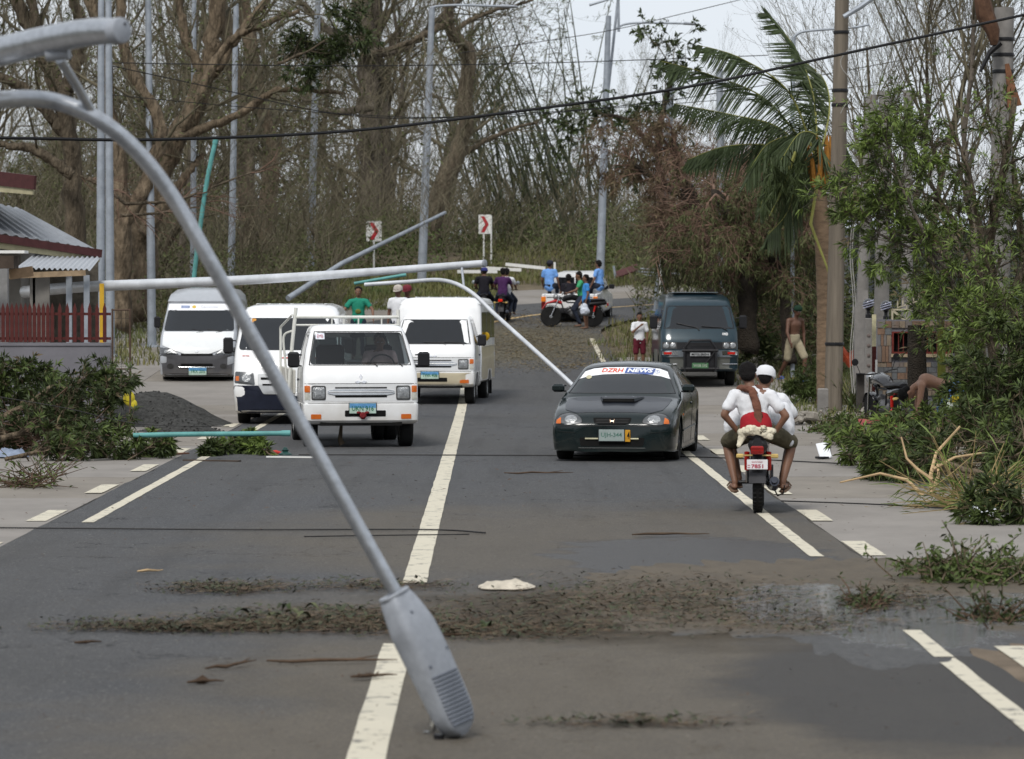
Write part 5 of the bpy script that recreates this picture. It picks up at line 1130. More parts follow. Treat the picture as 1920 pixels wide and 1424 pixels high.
def globe(parent, c):
    MB().lathe([(.05, 0), (.05, .06), (.03, .08), (.03, .13), (.055, .15)], 12, c=c).build('lamp_base', BLK, parent)
    g = MB().ball(Vector(c) + Vector((0, 0, .24)), .095, 16, 12).build('lamp_globe', mat('dark_globe_glass', (.03, .03, .035), .1, var=.1, coat=1), parent)
    for k in range(3): 
        z = .24 + (-.04 + k * .04); rr = math.sqrt(max(.0, .098 ** 2 - (z - .24) ** 2)); MB().tube([Vector(c) + Vector((math.cos(a) * rr, math.sin(a) * rr, z + .03 * math.cos(a))) for a in np.linspace(math.pi, 2 * math.pi, 10)], .008, n=4).build('ring', mat('pale_ring', (.40, .42, .55), .3), g)
globe(gp1, (.0, 0, PZ))
gp2 = empty('gate_pillar', gx(1612, 62), 0, 'plain grey concrete block pillar behind the patterned post', 'pillar'); o1 = gp2.location.copy()
rect_px(MB(), 1603, 575, 1622, 700, 62, .25).build('pillar', CPOLE, gp2); rect_px(MB(), 1608, 545, 1628, 566, 62, .2).build('cap', CPOLE, gp2); rect_px(MB(), 1607, 700, 1622, 780, 62.2, .2).build('lower_block', mat('dark_block', (.05, .045, .04), .9), gp2)
sg = empty('banner_strip', gx(1641, 59.4), 0, 'narrow cream and red painted strip board beside the patterned post', 'board'); o1 = sg.location.copy()
rect_px(MB(), 1635, 590, 1643, 650, 59.4, .02).build('cream_panel', mat('cream_board', (.50, .46, .30), .7), sg); rect_px(MB(), 1635, 650, 1643, 760, 59.4, .02).build('red_panel', REDF, sg); rect_px(MB(), 1641, 675, 1645, 740, 59.38, .015).build('white_edge', SIGNW, sg)
gl2 = empty('globe_lamp', gx(1661, 60.1), 0, 'right one of the two dark globe lamps, standing on the shack wall', 'lamp'); o1 = gl2.location.copy(); gz = A1(1661, 598, 60.1).z; globe(gl2, (0, 0, gz - .02)); MB().box((0, 0, gz - .07), (.2, .14, .12)).build('plinth', WALLG, gl2)
gg = empty('spiked_grille', gx(1705, 61), 0, 'rusty cream metal grille topped with spear points above the shack window', 'grille'); o1 = gg.location.copy(); IR = mat('cream_iron', (.42, .38, .28), .6, var=.3)
bar(MB(), A1(1672, 581, 61), A1(1745, 580, 61), .03, .03).build('rail', IR, gg); bar(MB(), A1(1673, 581, 61), A1(1673, 600, 61), .03, .03).build('stile', IR, gg); bar(MB(), A1(1674, 583, 61), A1(1698, 601, 61), .025, .04).build('brace', IR, gg); bar(MB(), A1(1700, 570, 61), A1(1700, 602, 61), .02, .02).build('stile', IR, gg); bar(MB(), A1(1683, 577, 61), A1(1727, 563, 61), .02, .02).build('rail', IR, gg)
for px in (1683, 1693, 1703, 1713, 1723, 1733):
    y = 578 - (px - 1683) * .33; MB().tube([A1(px, y, 61), A1(px, y - 8, 61), A1(px, y - 14, 61)], [.007, .016, .002], n=6).build('spear', IR, gg)
for (px, w, col, lab, top) in ((1722, .32, 'BARKD', 'dark bare trunk standing against the shack window', 610), (1768, .14, 'ban', 'yellow-green banana stem right of the stooping man', 600)):
    o = empty('tree_stump' if col == 'BARKD' else 'banana_stem', gx(px, 57.5), 0, lab, 'trunk'); t = at(px - 4, top, 57.5) - o.location
    MB().tube([Vector((0, 0, -.1)), t * .5, t], [w * .6, w * .52, w * .45], n=10).build('trunk', BARKD if col == 'BARKD' else mat('banana_green', (.16, .17, .03), .5, var=.4, scale=4, stretch=(1, 1, .2)), o)
wh = empty('white_roofed_house', gx(1760, 95), 0, 'pale house with a long white roof glimpsed behind the right-hand trees', 'house'); o1 = wh.location.copy(); WR = mat('white_roof', (.62, .66, .72), .5, var=.06)
corrugated('roof', A1(1560, 428, 92), A1(2050, 432, 92), A1(2050, 400, 98), A1(1585, 398, 98), 40, wh, m=WR)
MB().box(A1(1800, 500, 96), (6.5, 3, 2.6)).build('wall', mat('pale_bluish_wall', (.42, .45, .50), .8, var=.1), wh); corrugated('upper_roof', A1(1700, 372, 100), A1(2050, 376, 100), A1(2050, 345, 105), A1(1740, 350, 105), 30, wh, m=WR)
ob = empty('orange_tarp', gx(1550, 72), 0, 'scrap of orange tarpaulin hanging behind the utility pole', 'tarp'); o1 = ob.location.copy()
vs = []; 
for i in range(9):
    for j in range(5): vs.append(A1(1537 + i * 9, 690 - 6 * (i % 3) - j * 7 + (8 if i == 4 else 0), 72) + Vector((0, .08 * math.sin(i * 1.7 + j), 0)))
MB().add(vs, [(i * 5 + j, i * 5 + j + 1, i * 5 + j + 6, i * 5 + j + 5) for i in range(8) for j in range(4)]).build('sheet', mat('orange_tarp_cloth', (.38, .07, .03), .7, var=.25), ob)
# --- litter on the ground
def cloth(name, label, cat, c, sx, sy, h, m, rz=0, n=14, seed=0):
    o = empty(name, (c.x, c.y, c.z + .02), rz, label, cat); vs = []
    for s_ in (1, 0):
        for i in range(n + 1):
            for j in range(n + 1):
                u, v = i / n * 2 - 1, j / n * 2 - 1; e = max(0, 1 - max(abs(u), abs(v)) ** 3); k = 1 + .18 * mnoise.noise(Vector((u * 1.5, v * 1.5, seed)))
                z = (h * e * (.55 + .9 * abs(mnoise.noise(Vector((u * 2.3, v * 1.6, seed + 5)))) + .5 * mnoise.noise(Vector((u * 5, v * 3, seed)))) + .006) if s_ else 0
                vs.append((u * sx * k * (1 - .25 * v * v), v * sy * k * (1 - .2 * u * u), max(z, .004) if s_ else 0))
    N1 = (n + 1) ** 2; fs = [(i * (n + 1) + j, (i + 1) * (n + 1) + j, (i + 1) * (n + 1) + j + 1, i * (n + 1) + j + 1) for i in range(n) for j in range(n)]
    fs += [tuple(N1 + q for q in reversed(f)) for f in fs]
    MB().add(vs, fs).build('cloth' if 'bag' not in name else 'film', m, o, ang=0); return o
cloth('empty_sack', 'crumpled pale sack lying flat on the road right of the centre line', 'sack', gp(950, 1108), .22, .22, .055, mat('pale_sack', (.50, .45, .37), .8, var=.2, scale=10, bump=.3), seed=3)
pbg = cloth('plastic_bag', 'crumpled white and green plastic bag lying on palm debris at the right edge', 'plastic bag', gp(1843, 972), .17, .14, .13, mat('bag_white', (.70, .74, .78), .3, var=.06, coat=.5), seed=9)
MB().box((-.08, .02, .085), (.14, .07, .05), M=Matrix.Rotation(.2, 3, 'Y'), bev=.015).build('green_print', mat('bag_green', (.05, .28, .05), .4), pbg); MB().box((.11, -.08, .035), (.07, .03, .05), bev=.01).build('pink_print', mat('bag_pink', (.62, .32, .38), .4), pbg)
wbx = empty('styrofoam_box', gp(1545, 862), .3, 'white foam box lid tipped up at the near tip of the right-hand heap', 'box'); MB().box((0, 0, .12), (.17, .26, .03), M=Matrix.Rotation(.9, 3, 'X') @ Matrix.Rotation(-.25, 3, 'Y'), bev=.008).build('lid', mat('styrofoam', (.72, .74, .77), .6, var=.05), wbx)
MB().box((-.05, -.05, .03), (.16, .12, .03), bev=.006).build('tray', BLK, wbx)
rb = empty('scrap_panel', gx(1650, 52.5), 0, 'red and black sheet panel half buried behind the right-hand heap', 'panel'); o1 = rb.location.copy()
MB().box(A1(1650, 808, 52.5), (.62, .5, .03), M=Matrix.Rotation(.7, 3, 'X')).build('sheet', mat('faded_red', (.25, .06, .06), .7, var=.3), rb); bar(MB(), A1(1618, 795, 52.4), A1(1690, 803, 52.4), .03, .03).build('edge', BLK, rb); bar(MB(), A1(1622, 798, 52.2), A1(1630, 825, 52.2), .06, .02).build('white_strip', SIGNW, rb)
cl = [('yellow_cloth', 'yellow cloth heaped behind the stooping man', 1800, 757, (.18, .1, .1), (.60, .45, .02)), ('white_cloth', 'white and green wrapper heaped right of the stooping man', 1782, 768, (.16, .1, .08), (.65, .68, .6)), ('blue_cloth', 'blue cloth heaped at the right end of the bright scraps', 1825, 772, (.2, .1, .08), (.10, .22, .50))]
for nm, lab, px, py, sz, col in cl: cloth(nm, lab, 'cloth', at(px, py, 53.5), sz[0], sz[1], sz[2] * 1.6, mat(nm, col, .6, var=.15), seed=px)
tb = empty('wooden_bench', gx(1810, 54), 0, 'low plank bench carrying the bright cloths behind the branch heap', 'bench'); o1 = tb.location.copy(); zt = A1(1800, 775, 54).z
MB().box((0, 0, zt - .03), (1.3, .4, .05)).build('plank', WOODD, tb); [MB().box((x, 0, zt / 2 - .03), (.08, .3, zt - .05)).build('leg', WOODD, tb) for x in (-.5, .5)]
cloth('blue_grey_sheet', 'blue-grey plastic sheet under the left-hand heap at the left edge', 'sheet', gp(15, 860), .30, .2, .12, mat('bluegrey_sheet', (.20, .24, .32), .5, var=.2), seed=44)
dk_ = empty('red_cone_debris', gp(535, 855), 0, 'small dark green insulator lying by the truck wheel beside a red scrap', 'insulator'); MB().lathe([(.10, 0), (.09, .03), (.04, .06), (.05, .08), (.02, .12)], 14).build('body', mat('dark_green_glaze', (.015, .05, .045), .3), dk_)
rs = empty('red_scrap', gp(515, 853), 0, 'red plastic scrap lying left of the dark insulator', 'scrap'); MB().tube([(-.1, 0, .03), (.02, 0, .035), (.1, .02, .02)], [.02, .03, .015], n=8).build('piece', mat('red_plastic', (.50, .04, .03), .5), rs)
def plank(label, a, b, w, m=WOODD, nm='plank'):
    o = empty(nm, a, 0, label, nm); bar(MB(), Vector((0, 0, .02)), Vector(b) - Vector(a) + Vector((0, 0, .02)), w, .02).build('board', m, o); return o
plank('brown plank lying at the asphalt edge below the green sprigs', gp(345, 866), gp(450, 868), .08)
plank('pale flat strip lying on the concrete in front of the left-hand heap', gp(170, 866), gp(240, 862), .10, WALLW, 'strip')
plank('cream strip lying on the asphalt left of the foreground arm', gp(500, 860), gp(590, 861), .05, SIGNW, 'strip')
plank('reddish board lying among the sprigs under the teal pipe', gp(230, 858), gp(350, 853), .12, mat('red_board', (.16, .08, .055), .9))
for i, (px0, px1, py, lab) in enumerate([(385, 480, 1262, 'dark forked twig lying on the left lane'), (500, 745, 1250, 'long thin stick running from the left lane to the lamp head'), (657, 745, 1281, 'frayed brown seed stalk lying on the centre line'), (352, 420, 1290, 'short brown bark strip on the left lane'),
                           (945, 1075, 893, 'dry twig lying in the lane in front of the dark car'), (258, 305, 1080, 'small pale stick on the left lane'), (140, 190, 1215, 'short dark stick near the left edge of the road'), (830, 890, 1202, 'dark broken bark piece right of the lamp head'), (1185, 1330, 1010, 'thin twig on the wet patch')]):
    a, b = gp(px0, py + (4 if i in (0,) else 0)), gp(px1, py - (10 if i == 0 else 2)); o = empty('fallen_stick', a, 0, lab, 'stick'); m_ = MB(); d = b - a
    m_.tube([d * t + Vector((0, rnd(-.04, .04), .03 + rnd(0, .012))) for t in (0, .2, .4, .6, .8, 1)], [.006, .011, .012 if i != 3 else .03, .009, .007, .003], n=5)
    if i in (0, 1, 4): m_.tube([d * .6 + Vector((0, 0, .03)), d * .85 + Vector((0, .12, .05))], [.006, .003], n=4)
    if i == 2:
        for k in range(40): t = rnd(.1, .7); m_.tube([d * t + Vector((0, 0, .03)), d * t + Vector((rnd(-.03, .03), rnd(-.1, .1), .035 + rnd(0, .02)))], .002, n=3)
    m_.build('wood', TWIG if i != 5 else WOOD, o)
bigleaf = MB()
for i in range(5):
    pass
for i, (px, py) in enumerate([(520, 1150), (545, 1158), (560, 1163), (640, 1160), (655, 1168), (600, 1157), (630, 1172), (905, 1192), (500, 1170), (470, 1165), (680, 1175), (585, 1172)]):
    o = empty('fallen_leaf', gp(px, py) + Vector((0, 0, .03)), rnd(0, 6), ['curled green leaf in the debris line left of the lamp head', 'broad leaf in the debris line'][0 if i % 2 else 1] + (' at the road centre' if px > 590 else ' on the left lane'), 'leaf', 'fallen leaves in the debris line')
    l = rnd(.09, .15); w = l * .28; vs = [(0, 0, .0)] ; V = []
    for k in range(6):
        t = k / 5; ww = w * math.sin(math.pi * (t * .92 + .06)); z = .05 * math.sin(t * 3) * (1 if i % 2 else .5); V += [(l * t, -ww, z + ww * .5), (l * t, 0, z), (l * t, ww, z + ww * .5)]
    MB().add(V, [(k * 3 + j, k * 3 + j + 1, k * 3 + j + 4, k * 3 + j + 3) for k in range(5) for j in range(2)]).build('blade', [LEAFG, LFD, mat('dull_leaf', (.085, .095, .045), .6, var=.4, scale=9)][i % 3], o)
# ================================================================== VEHICLES  (local frame: front bumper at y=0, +y to the rear)
def roundpoly(c, r, k=4):
    out = []; n = len(c)
    for i in range(n):
        p = Vector(c[i]).to_2d(); a = Vector(c[i - 1]).to_2d() - p; b = Vector(c[(i + 1) % n]).to_2d() - p
        ra = min(r, a.length * .45); rb = min(r, b.length * .45); pa = p + a.normalized() * ra; pb = p + b.normalized() * rb
        for j in range(k + 1):
            t = j / k; out.append(tuple(pa * (1 - t) ** 2 + p * 2 * t * (1 - t) + pb * t * t))
    # subdivide long edges
    res = []
    for i in range(len(out)):
        a, b = Vector(out[i]), Vector(out[(i + 1) % len(out)]); m = max(1, int((b - a).length / .09)); res += [tuple(a.lerp(b, q / m)) for q in range(m)]
    return res
def rr(u0, v0, u1, v1, r=.02): return roundpoly([(u0, v0), (u1, v0), (u1, v1), (u0, v1)], r)
DIRS = dict(front=(Vector((0, 1, 0)), lambda u, v: Vector((u, -3, v))), back=(Vector((0, -1, 0)), lambda u, v: Vector((u, 12, v))),
            right=(Vector((-1, 0, 0)), lambda u, v: Vector((3, u, v))), left=(Vector((1, 0, 0)), lambda u, v: Vector((-3, u, v))), top=(Vector((0, 0, -1)), lambda u, v: Vector((u, v, 4))))
class Car:
    def __init__(s, name, label, cat, loc, rz, group=None): s.root = empty(name, loc, rz, label, cat, group); s.bvh = None
    def set_body(s, o): 
        s.body = o; bm = bmesh.new(); bm.from_mesh(o.data); s.bvh = BVHTree.FromBMesh(bm); bm.free()
    def hit(s, side, u, v):
        d, f = DIRS[side]; o = f(u, v); h = s.bvh.ray_cast(o, d)
        if h[0] is None:
            h = s.bvh.find_nearest(o + d * 3.0)
        return h[0], d
    def patch(s, name, m, poly, side='front', off=.004, thick=.02, rings=4, parent=None, dome=0, smooth=True):
        n = len(poly); cu = sum(p[0] for p in poly) / n; cv = sum(p[1] for p in poly) / n; vs = []; h, d = s.hit(side, cu, cv); vs.append(h - d * (off + dome))
        for r in range(1, rings + 1):
            f = r / rings
            for (u, v) in poly:
                h, d = s.hit(side, cu + (u - cu) * f, cv + (v - cv) * f); vs.append(h - d * (off + dome * (1 - f ** 3)))
        for (u, v) in poly: h, d = s.hit(side, u, v); vs.append(h + d * thick)
        fs = [(0, 1 + k, 1 + (k + 1) % n) for k in range(n)]
        for r in range(rings): fs += [(1 + r * n + k, 1 + (r + 1) * n + k, 1 + (r + 1) * n + (k + 1) % n, 1 + r * n + (k + 1) % n) for k in range(n)]
        return MB().add(vs, fs).build(name, m, parent or s.root, smooth=smooth, ang=35, fix=False)
    def strip(s, name, m, pts, w, side='front', off=.003, parent=None, raise_=.0):
        """thin strip (panel joint, trim) following the body"""
        P = []
        for i in range(len(pts) - 1):
            a, b = Vector(pts[i]), Vector(pts[i + 1]); k = max(1, int((b - a).length / .06)); P += [a.lerp(b, q / k) for q in range(k)]
        P.append(Vector(pts[-1])); hs = []
        for p in P: h, d = s.hit(side, p[0], p[1]); hs.append(h - d * (off + raise_))
        return MB().tube(hs, [w / 2] * len(hs), n=6).build(name, m, parent or s.root)
    def text(s, name, txt, m, u0, v0, u1, v1, side='front', off=.008, parent=None, shear=0, bold=0, curve=0):
        me = text_mesh(txt, shear, bold); xs = [v.co.x for v in me.vertices]; ys = [v.co.y for v in me.vertices]; a, b, c, d_ = min(xs), max(xs), min(ys), max(ys)
        for v in me.vertices:
            u = u0 + (v.co.x - a) / (b - a) * (u1 - u0); w = v0 + (v.co.y - c) / (d_ - c) * (v1 - v0); 
            if curve: w -= curve * (u * u)
            h, d = s.hit(side, u, w); v.co = h - d * off
        return link(name, me, m, parent or s.root, smooth=False)
def text_mesh(txt, shear=0, bold=0):
    cu = bpy.data.curves.new('t', 'FONT'); cu.body = txt; cu.size = 1; cu.shear = shear; cu.offset = bold; cu.resolution_u = 2; o = bpy.data.objects.new('t', cu); COL.objects.link(o)
    COL.objects.unlink(o); me = eval_mesh(o); remove(o)
    bm = bmesh.new(); bm.from_mesh(me); bmesh.ops.triangulate(bm, faces=bm.faces); bmesh.ops.subdivide_edges(bm, edges=[e for e in bm.edges if e.calc_length() > .35], cuts=2); bm.to_mesh(me); bm.free(); return me
def flat_text(name, txt, m, c, w, h, parent, rz=0, face=-1, shear=0, bold=.01, tilt=0):
    """lettering on a flat vertical plate facing -y (face -1)"""
    me = text_mesh(txt, shear, bold); xs = [v.co.x for v in me.vertices]; ys = [v.co.y for v in me.vertices]; a, b, c0, d_ = min(xs), max(xs), min(ys), max(ys)
    for v in me.vertices: v.co = Vector(((v.co.x - a) / (b - a) * w - w / 2, 0, (v.co.y - c0) / (d_ - c0) * h - h / 2)) + Vector(c)
    return link(name, me, m, parent, smooth=False)
def zloft(levels, L, bow=.03, nf=10, nc=4, rear_r=.10):
    """closed shell from plan sections: (z, half width, y front, corner radius[, y rear])"""
    vs = []; cnt = None
    for lv in levels:
        z, hw, yf, rc = lv[:4]; yr = lv[4] if len(lv) > 4 else L; ring = []
        for i in range(nf + 1):
            x = -(hw - rc) + 2 * (hw - rc) * i / nf; ring.append((x, yf + bow * (x / hw) ** 2))
        yc = yf + bow
        for k in range(1, nc + 1): a = math.pi / 2 * k / nc; ring.append((hw - rc + rc * math.sin(a), yc + rc - rc * math.cos(a)))
        for k in range(1, 4): ring.append((hw, yc + rc + (yr - rear_r - yc - rc) * k / 4))
        for k in range(nc + 1): a = math.pi / 2 * k / nc; ring.append((hw - rear_r + rear_r * math.cos(a), yr - rear_r + rear_r * math.sin(a)))
        m = len(ring); ring += [(-x, y) for x, y in reversed(ring[nf + 1:])]
        vs += [Vector((x, y, z)) for x, y in ring]; cnt = len(ring)
    n = cnt; fs = [(i * n + k, i * n + (k + 1) % n, (i + 1) * n + (k + 1) % n, (i + 1) * n + k) for i in range(len(levels) - 1) for k in range(n)]
    fs += [tuple(range(n - 1, -1, -1)), tuple((len(levels) - 1) * n + k for k in range(n))]
    return MB().add(vs, fs)
def cut(o, cutters, self_=False):
    for c in cutters:
        k = c.build('cutter', None, None, smooth=False, fix=True); k.matrix_world = Matrix.Identity(4)
        pr = o.parent; o.parent = None; COL.objects.unlink(o); COL.objects.unlink(k)
        bake(o, [('BOOLEAN', dict(operation='DIFFERENCE', object=k, solver='EXACT', use_self=self_))]); o.parent = pr; COL.objects.link(o); remove(k)
    me = o.data; me.polygons.foreach_set('use_smooth', [True] * len(me.polygons)); me.set_sharp_from_angle(angle=R(32)); return o
def wheelcut(y, x, r, w=.32): return MB().lathe([(r, x - w * (1 if x > 0 else -1) * 1 if False else -w), (r, w)], 28, c=(x, y, 0), axis='X')
def wheel(car, x, y, r, w, m=None, style='steel', inset=.0):
    s = 1 if x > 0 else -1; o = MB().lathe([(r * .62, -w / 2), (r * .90, -w / 2), (r * .98, -w * .38), (r, -w * .28), (r, w * .28), (r * .98, w * .38), (r * .90, w / 2), (r * .62, w / 2), (r * .60, 0)], 36, axis='X', cap=False).build('wheel', RUB, car.root)
    o.location = (x - s * w / 2, y, r); rm = MB(); ww = w * .42 * s
    rm.lathe([(r * .63, -w / 2 * s), (r * .63, ww), (r * .57, ww), (r * .52, ww * .5), (r * .2, ww * .35)] if style == 'steel' else [(r * .63, -w / 2 * s), (r * .64, ww), (r * .58, ww * .9), (r * .56, ww * .3)], 30, axis='X', cap=False)
    if style == 'steel': rm.lathe([(r * .2, ww * .35), (r * .18, ww * .8), (.001, ww * .85)], 20, axis='X', cap=False)
    else:
        for k in range(5):
            a = 2 * math.pi * k / 5; d = Vector((0, math.cos(a), math.sin(a))); rm.tube([Vector((ww * .85, 0, 0)) + d * .02, Vector((ww * .8, 0, 0)) + d * r * .6], [.035, .022], n=6)
        rm.lathe([(.06, ww * .2), (.05, ww * .95), (.001, ww)], 16, axis='X', cap=False); rm.lathe([(r * .55, ww * .1), (.001, ww * .1)], 24, axis='X', cap=False)
    rm.build('rim', m or mat('painted_steel_rim', (.30, .30, .30), .5, .4, var=.2), o); return o
def mirror(car, x, y, z, w=.16, h=.26, arm=True, m=None, reach=.14):
    s = 1 if x > 0 else -1; o = MB().box((x + s * reach, y, z), (w, .09, h), bev=.03).build('mirror', m or BLK, car.root)
    MB().box((x + s * reach, y + .05, z), (w * .82, .012, h * .85), bev=.004).build('mirror_glass', CHR, o)
    if arm: MB().tube([(x, y + .05, z - h * .4), (x + s * reach, y, z - h * .35)], .012, n=6).tube([(x, y + .05, z + h * .3), (x + s * reach, y, z + h * .3)], .012, n=6).build('mirror_arm', BLK, o)
    return o
def plate(car, x, z, w, h, txt, y=None, m=None, tm=None, side='front', off=.02, small=None, upper=None):
    hit, d = car.hit(side, x, z); y = hit.y - d.y * off if y is None else y
    m = m or mat('plate_green_white', (.40, .52, .45), .45, var=.25, scale=7); tm = tm or mat('plate_text_green', (.02, .14, .07), .5)
    o = MB().box((x, y, z), (w, .012, h), bev=.004).build('number_plate', m, car.root); MB().box((x, y + .008 * d.y, z), (w + .02, .01, h + .02)).build('plate_frame', BLK, o)
    if upper: MB().box((x, y - .0065 * d.y, z + h * .27), (w * .98, .002, h * .42)).build('plate_band', upper, o)
    t = flat_text('lettering', txt, tm, (x, y - .009 * d.y, z + (.02 if small else 0) * .3), w * .82, h * .48, o, bold=.012)
    if d.y < 0:
        for v in t.data.vertices: v.co.x = 2 * x - v.co.x
    if small: flat_text('small_lettering', small, tm, (x, y - .009 * d.y, z - h * .36), w * .5, h * .12, o)
    return o
PBLUE = mat('plate_blue', (.10, .26, .48), .45, var=.3, scale=9)
# ------------------------------------------------------------------ cab-over truck cab, shared by two vehicles
def l300_cab(car, hollow, lower=None, rear=1.5, dirt=None, top=1.80, wheelz=.31):
    wt, bt = WPAINT, lower or WPAINT
    lv = [(.36, .80, .10, .10), (.385, .83, .04, .08), (.42, .842, .012, .06), (.60, .845, .0, .05), (.655, .845, .004, .05), (.66, .835, .03, .06), (.675, .835, .032, .06), (.69, .842, .03, .06), (.90, .842, .045, .07), (.99, .84, .055, .08), (1.10, .838, .10, .10), (1.19, .83, .15, .12), (1.21, .825, .165, .12),
          (1.45, .775, .34, .13), (1.66, .715, .49, .13), (1.74, .685, .56, .15), (1.775, .665, .62, .16), (1.80, .62, .70, .20), (1.815, .50, .84, .22), (1.82, .25, 1.05, .15)]
    o = zloft(lv, rear, bow=.035).build('cab', wt, car.root, ang=30, fix=True); car.set_body(o)
    if hollow:
        inner = [(.75, .76, .20, .06), (1.19, .76, .26, .08), (1.45, .715, .42, .08), (1.66, .66, .57, .08), (1.75, .62, .68, .1)]
        cs = [zloft(inner, rear - .08, bow=.03)]
        def win(poly, y0, y1): return MB().prism(poly, y0, y1, 'Y')
        cs.append(win(roundpoly([(-.735, 1.235), (.735, 1.235), (.635, 1.70), (-.635, 1.70)], .05, 3), -.2, .66)); cs.append(win(roundpoly([(-.58, 1.28), (.58, 1.28), (.52, 1.62), (-.52, 1.62)], .05, 3), rear - .2, rear + .2))
        cs.append(MB().prism([(.42, 1.20), (1.15, 1.20), (1.15, 1.66), (.72, 1.66)], -1.2, 1.2, 'X'))
    else: cs = []
    cs.append(MB().lathe([(.36, -1.3), (.36, 1.3)], 30, c=(0, .62, .30), axis='X'))
    cut(o, cs); R_ = car.root
    if hollow:
        car.patch('windscreen', CLEAR, roundpoly([(-.74, 1.23), (.74, 1.23), (.638, 1.705), (-.638, 1.705)], .05), off=-.012, thick=.014, rings=5)
        bk = MB().box((0, rear - .02, 1.45), (1.15, .006, .34)).build('rear_window', CLEAR, R_)
        for k in (-.2, .0, .2): MB().box((k, rear - .028, 1.45), (.012, .01, .34)).build('window_divider', BLK, bk)
    else: car.patch('windscreen', GLASSD, roundpoly([(-.74, 1.23), (.74, 1.23), (.638, 1.705), (-.638, 1.705)], .05), off=.003, thick=.02, rings=5)
    car.strip('windscreen_seal', BLK, [(-.745, 1.225), (.745, 1.225), (.642, 1.71), (-.642, 1.71), (-.745, 1.225)], .018, off=.0)
    if not hollow or True:
        for sd in ('left', 'right'):
            if not hollow: car.patch('side_window', GLASSD, roundpoly([(.45, 1.22), (1.14, 1.22), (1.14, 1.64), (.73, 1.64)], .03), side=sd, off=.003, thick=.01)
            car.strip('door_seam', BLK, [(.36, .9), (.38, 1.18), (.68, 1.70), (1.22, 1.70), (1.24, .75), (1.0, .5)], .008, side=sd, off=.0)
            car.patch('door_handle', BLK, rr(1.05, .98, 1.17, 1.01, .01), side=sd, off=.02)
    # face: recessed grille panel, bars, lamps
    GR = mat('silver_grille', (.42, .43, .44), .4, .4, var=.08)
    car.patch('grille_panel', mat('white_grille_surround', (.62, .63, .64), .4, var=.05), rr(-.80, .70, .80, .945, .02), off=.004, thick=.01)
    car.strip('panel_seam', BLK, [(-.82, .955), (.82, .955)], .010, off=.0); car.strip('panel_seam', mat('seam_grey', (.2, .2, .2), .8), [(-.83, .672), (.83, .672)], .012, off=.0)
    car.patch('grille_slot', DARK, rr(-.38, .885, .38, .905, .008), off=.008); car.patch('grille_slot', DARK, rr(-.38, .755, .38, .785, .008), off=.008)
    car.patch('grille_bar', CHR, roundpoly([(-.49, .815), (-.38, .79), (.38, .79), (.49, .815), (.49, .85), (.38, .875), (-.38, .875), (-.49, .85)], .01), off=.018, thick=.02)
    car.strip('bar_trim', GR, [(-.47, .832), (.47, .832)], .02, off=.02)
    for s in (-1, 1):
        h = car.patch('headlight', mat('headlight_bezel', (.05, .05, .05), .5), rr(s * .62 - .105, .715, s * .62 + .105, .925, .03), off=.010, thick=.02)
        car.patch('lens', LENS, rr(s * .62 - .088, .735, s * .62 + .088, .905, .03), off=.016, thick=.01, parent=h, dome=.012)
        car.patch('turn_signal', ORNG, rr(s * .785 - .04, .83, s * .785 + .04, .925, .012), off=.014); car.patch('corner_lamp', mat('clear_lens', (.5, .5, .45), .2), rr(s * .785 - .04, .72, s * .785 + .04, .82, .012), off=.012)
        car.patch('bumper_lamp', ORNG, rr(s * .66 - .075, .44, s * .66 + .075, .51, .012), off=.008)
        car.strip('wiper', BLK, [(s * .05 + .30, 1.205), (s * .05 + .26, 1.25), (s * .05 - .15, 1.262)] if s < 0 else [(.62, 1.205), (.58, 1.25), (.1, 1.265)], .016, off=.015)
        mirror(car, s * .84, .42, 1.30, .17, .23, reach=.12)
    car.patch('bumper_intake', DARK, rr(-.24, .475, .36, .565, .015), off=.004, thick=.005)
    # three-diamond badge, as on the photo
    for (x, z, a) in ((0, 1.055, 90), (-.045, .98, 210), (.045, .98, -30)):
        c0 = Vector((x, z)); d = Vector((math.cos(R(a)), math.sin(R(a)))); p = Vector((-d.y, d.x)); q = [c0 - d * .045, c0 + p * .026, c0 + d * .045, c0 - p * .026]
        if a != 90: 
            q = [c0 + Vector(v) for v in ((-.045, -.018), (0, -.018), (.045 if a < 0 else .02, .0), (0 if a < 0 else .0, .018))]
            q = [c0 + Vector((-.045, 0)), c0 + Vector((0, -.024)), c0 + Vector((.045, 0)), c0 + Vector((0, .024))]
        car.patch('badge', mat('badge_chrome', (.7, .7, .72), .2, .8), [tuple(v) for v in q], off=.008, thick=.0, rings=2)
    # dark box under the cab, added to fill in the shade there
    MB().box((0, .8, .45), (1.2, 1.5, .22)).build('underbody_shade', DARK, R_)
    return o
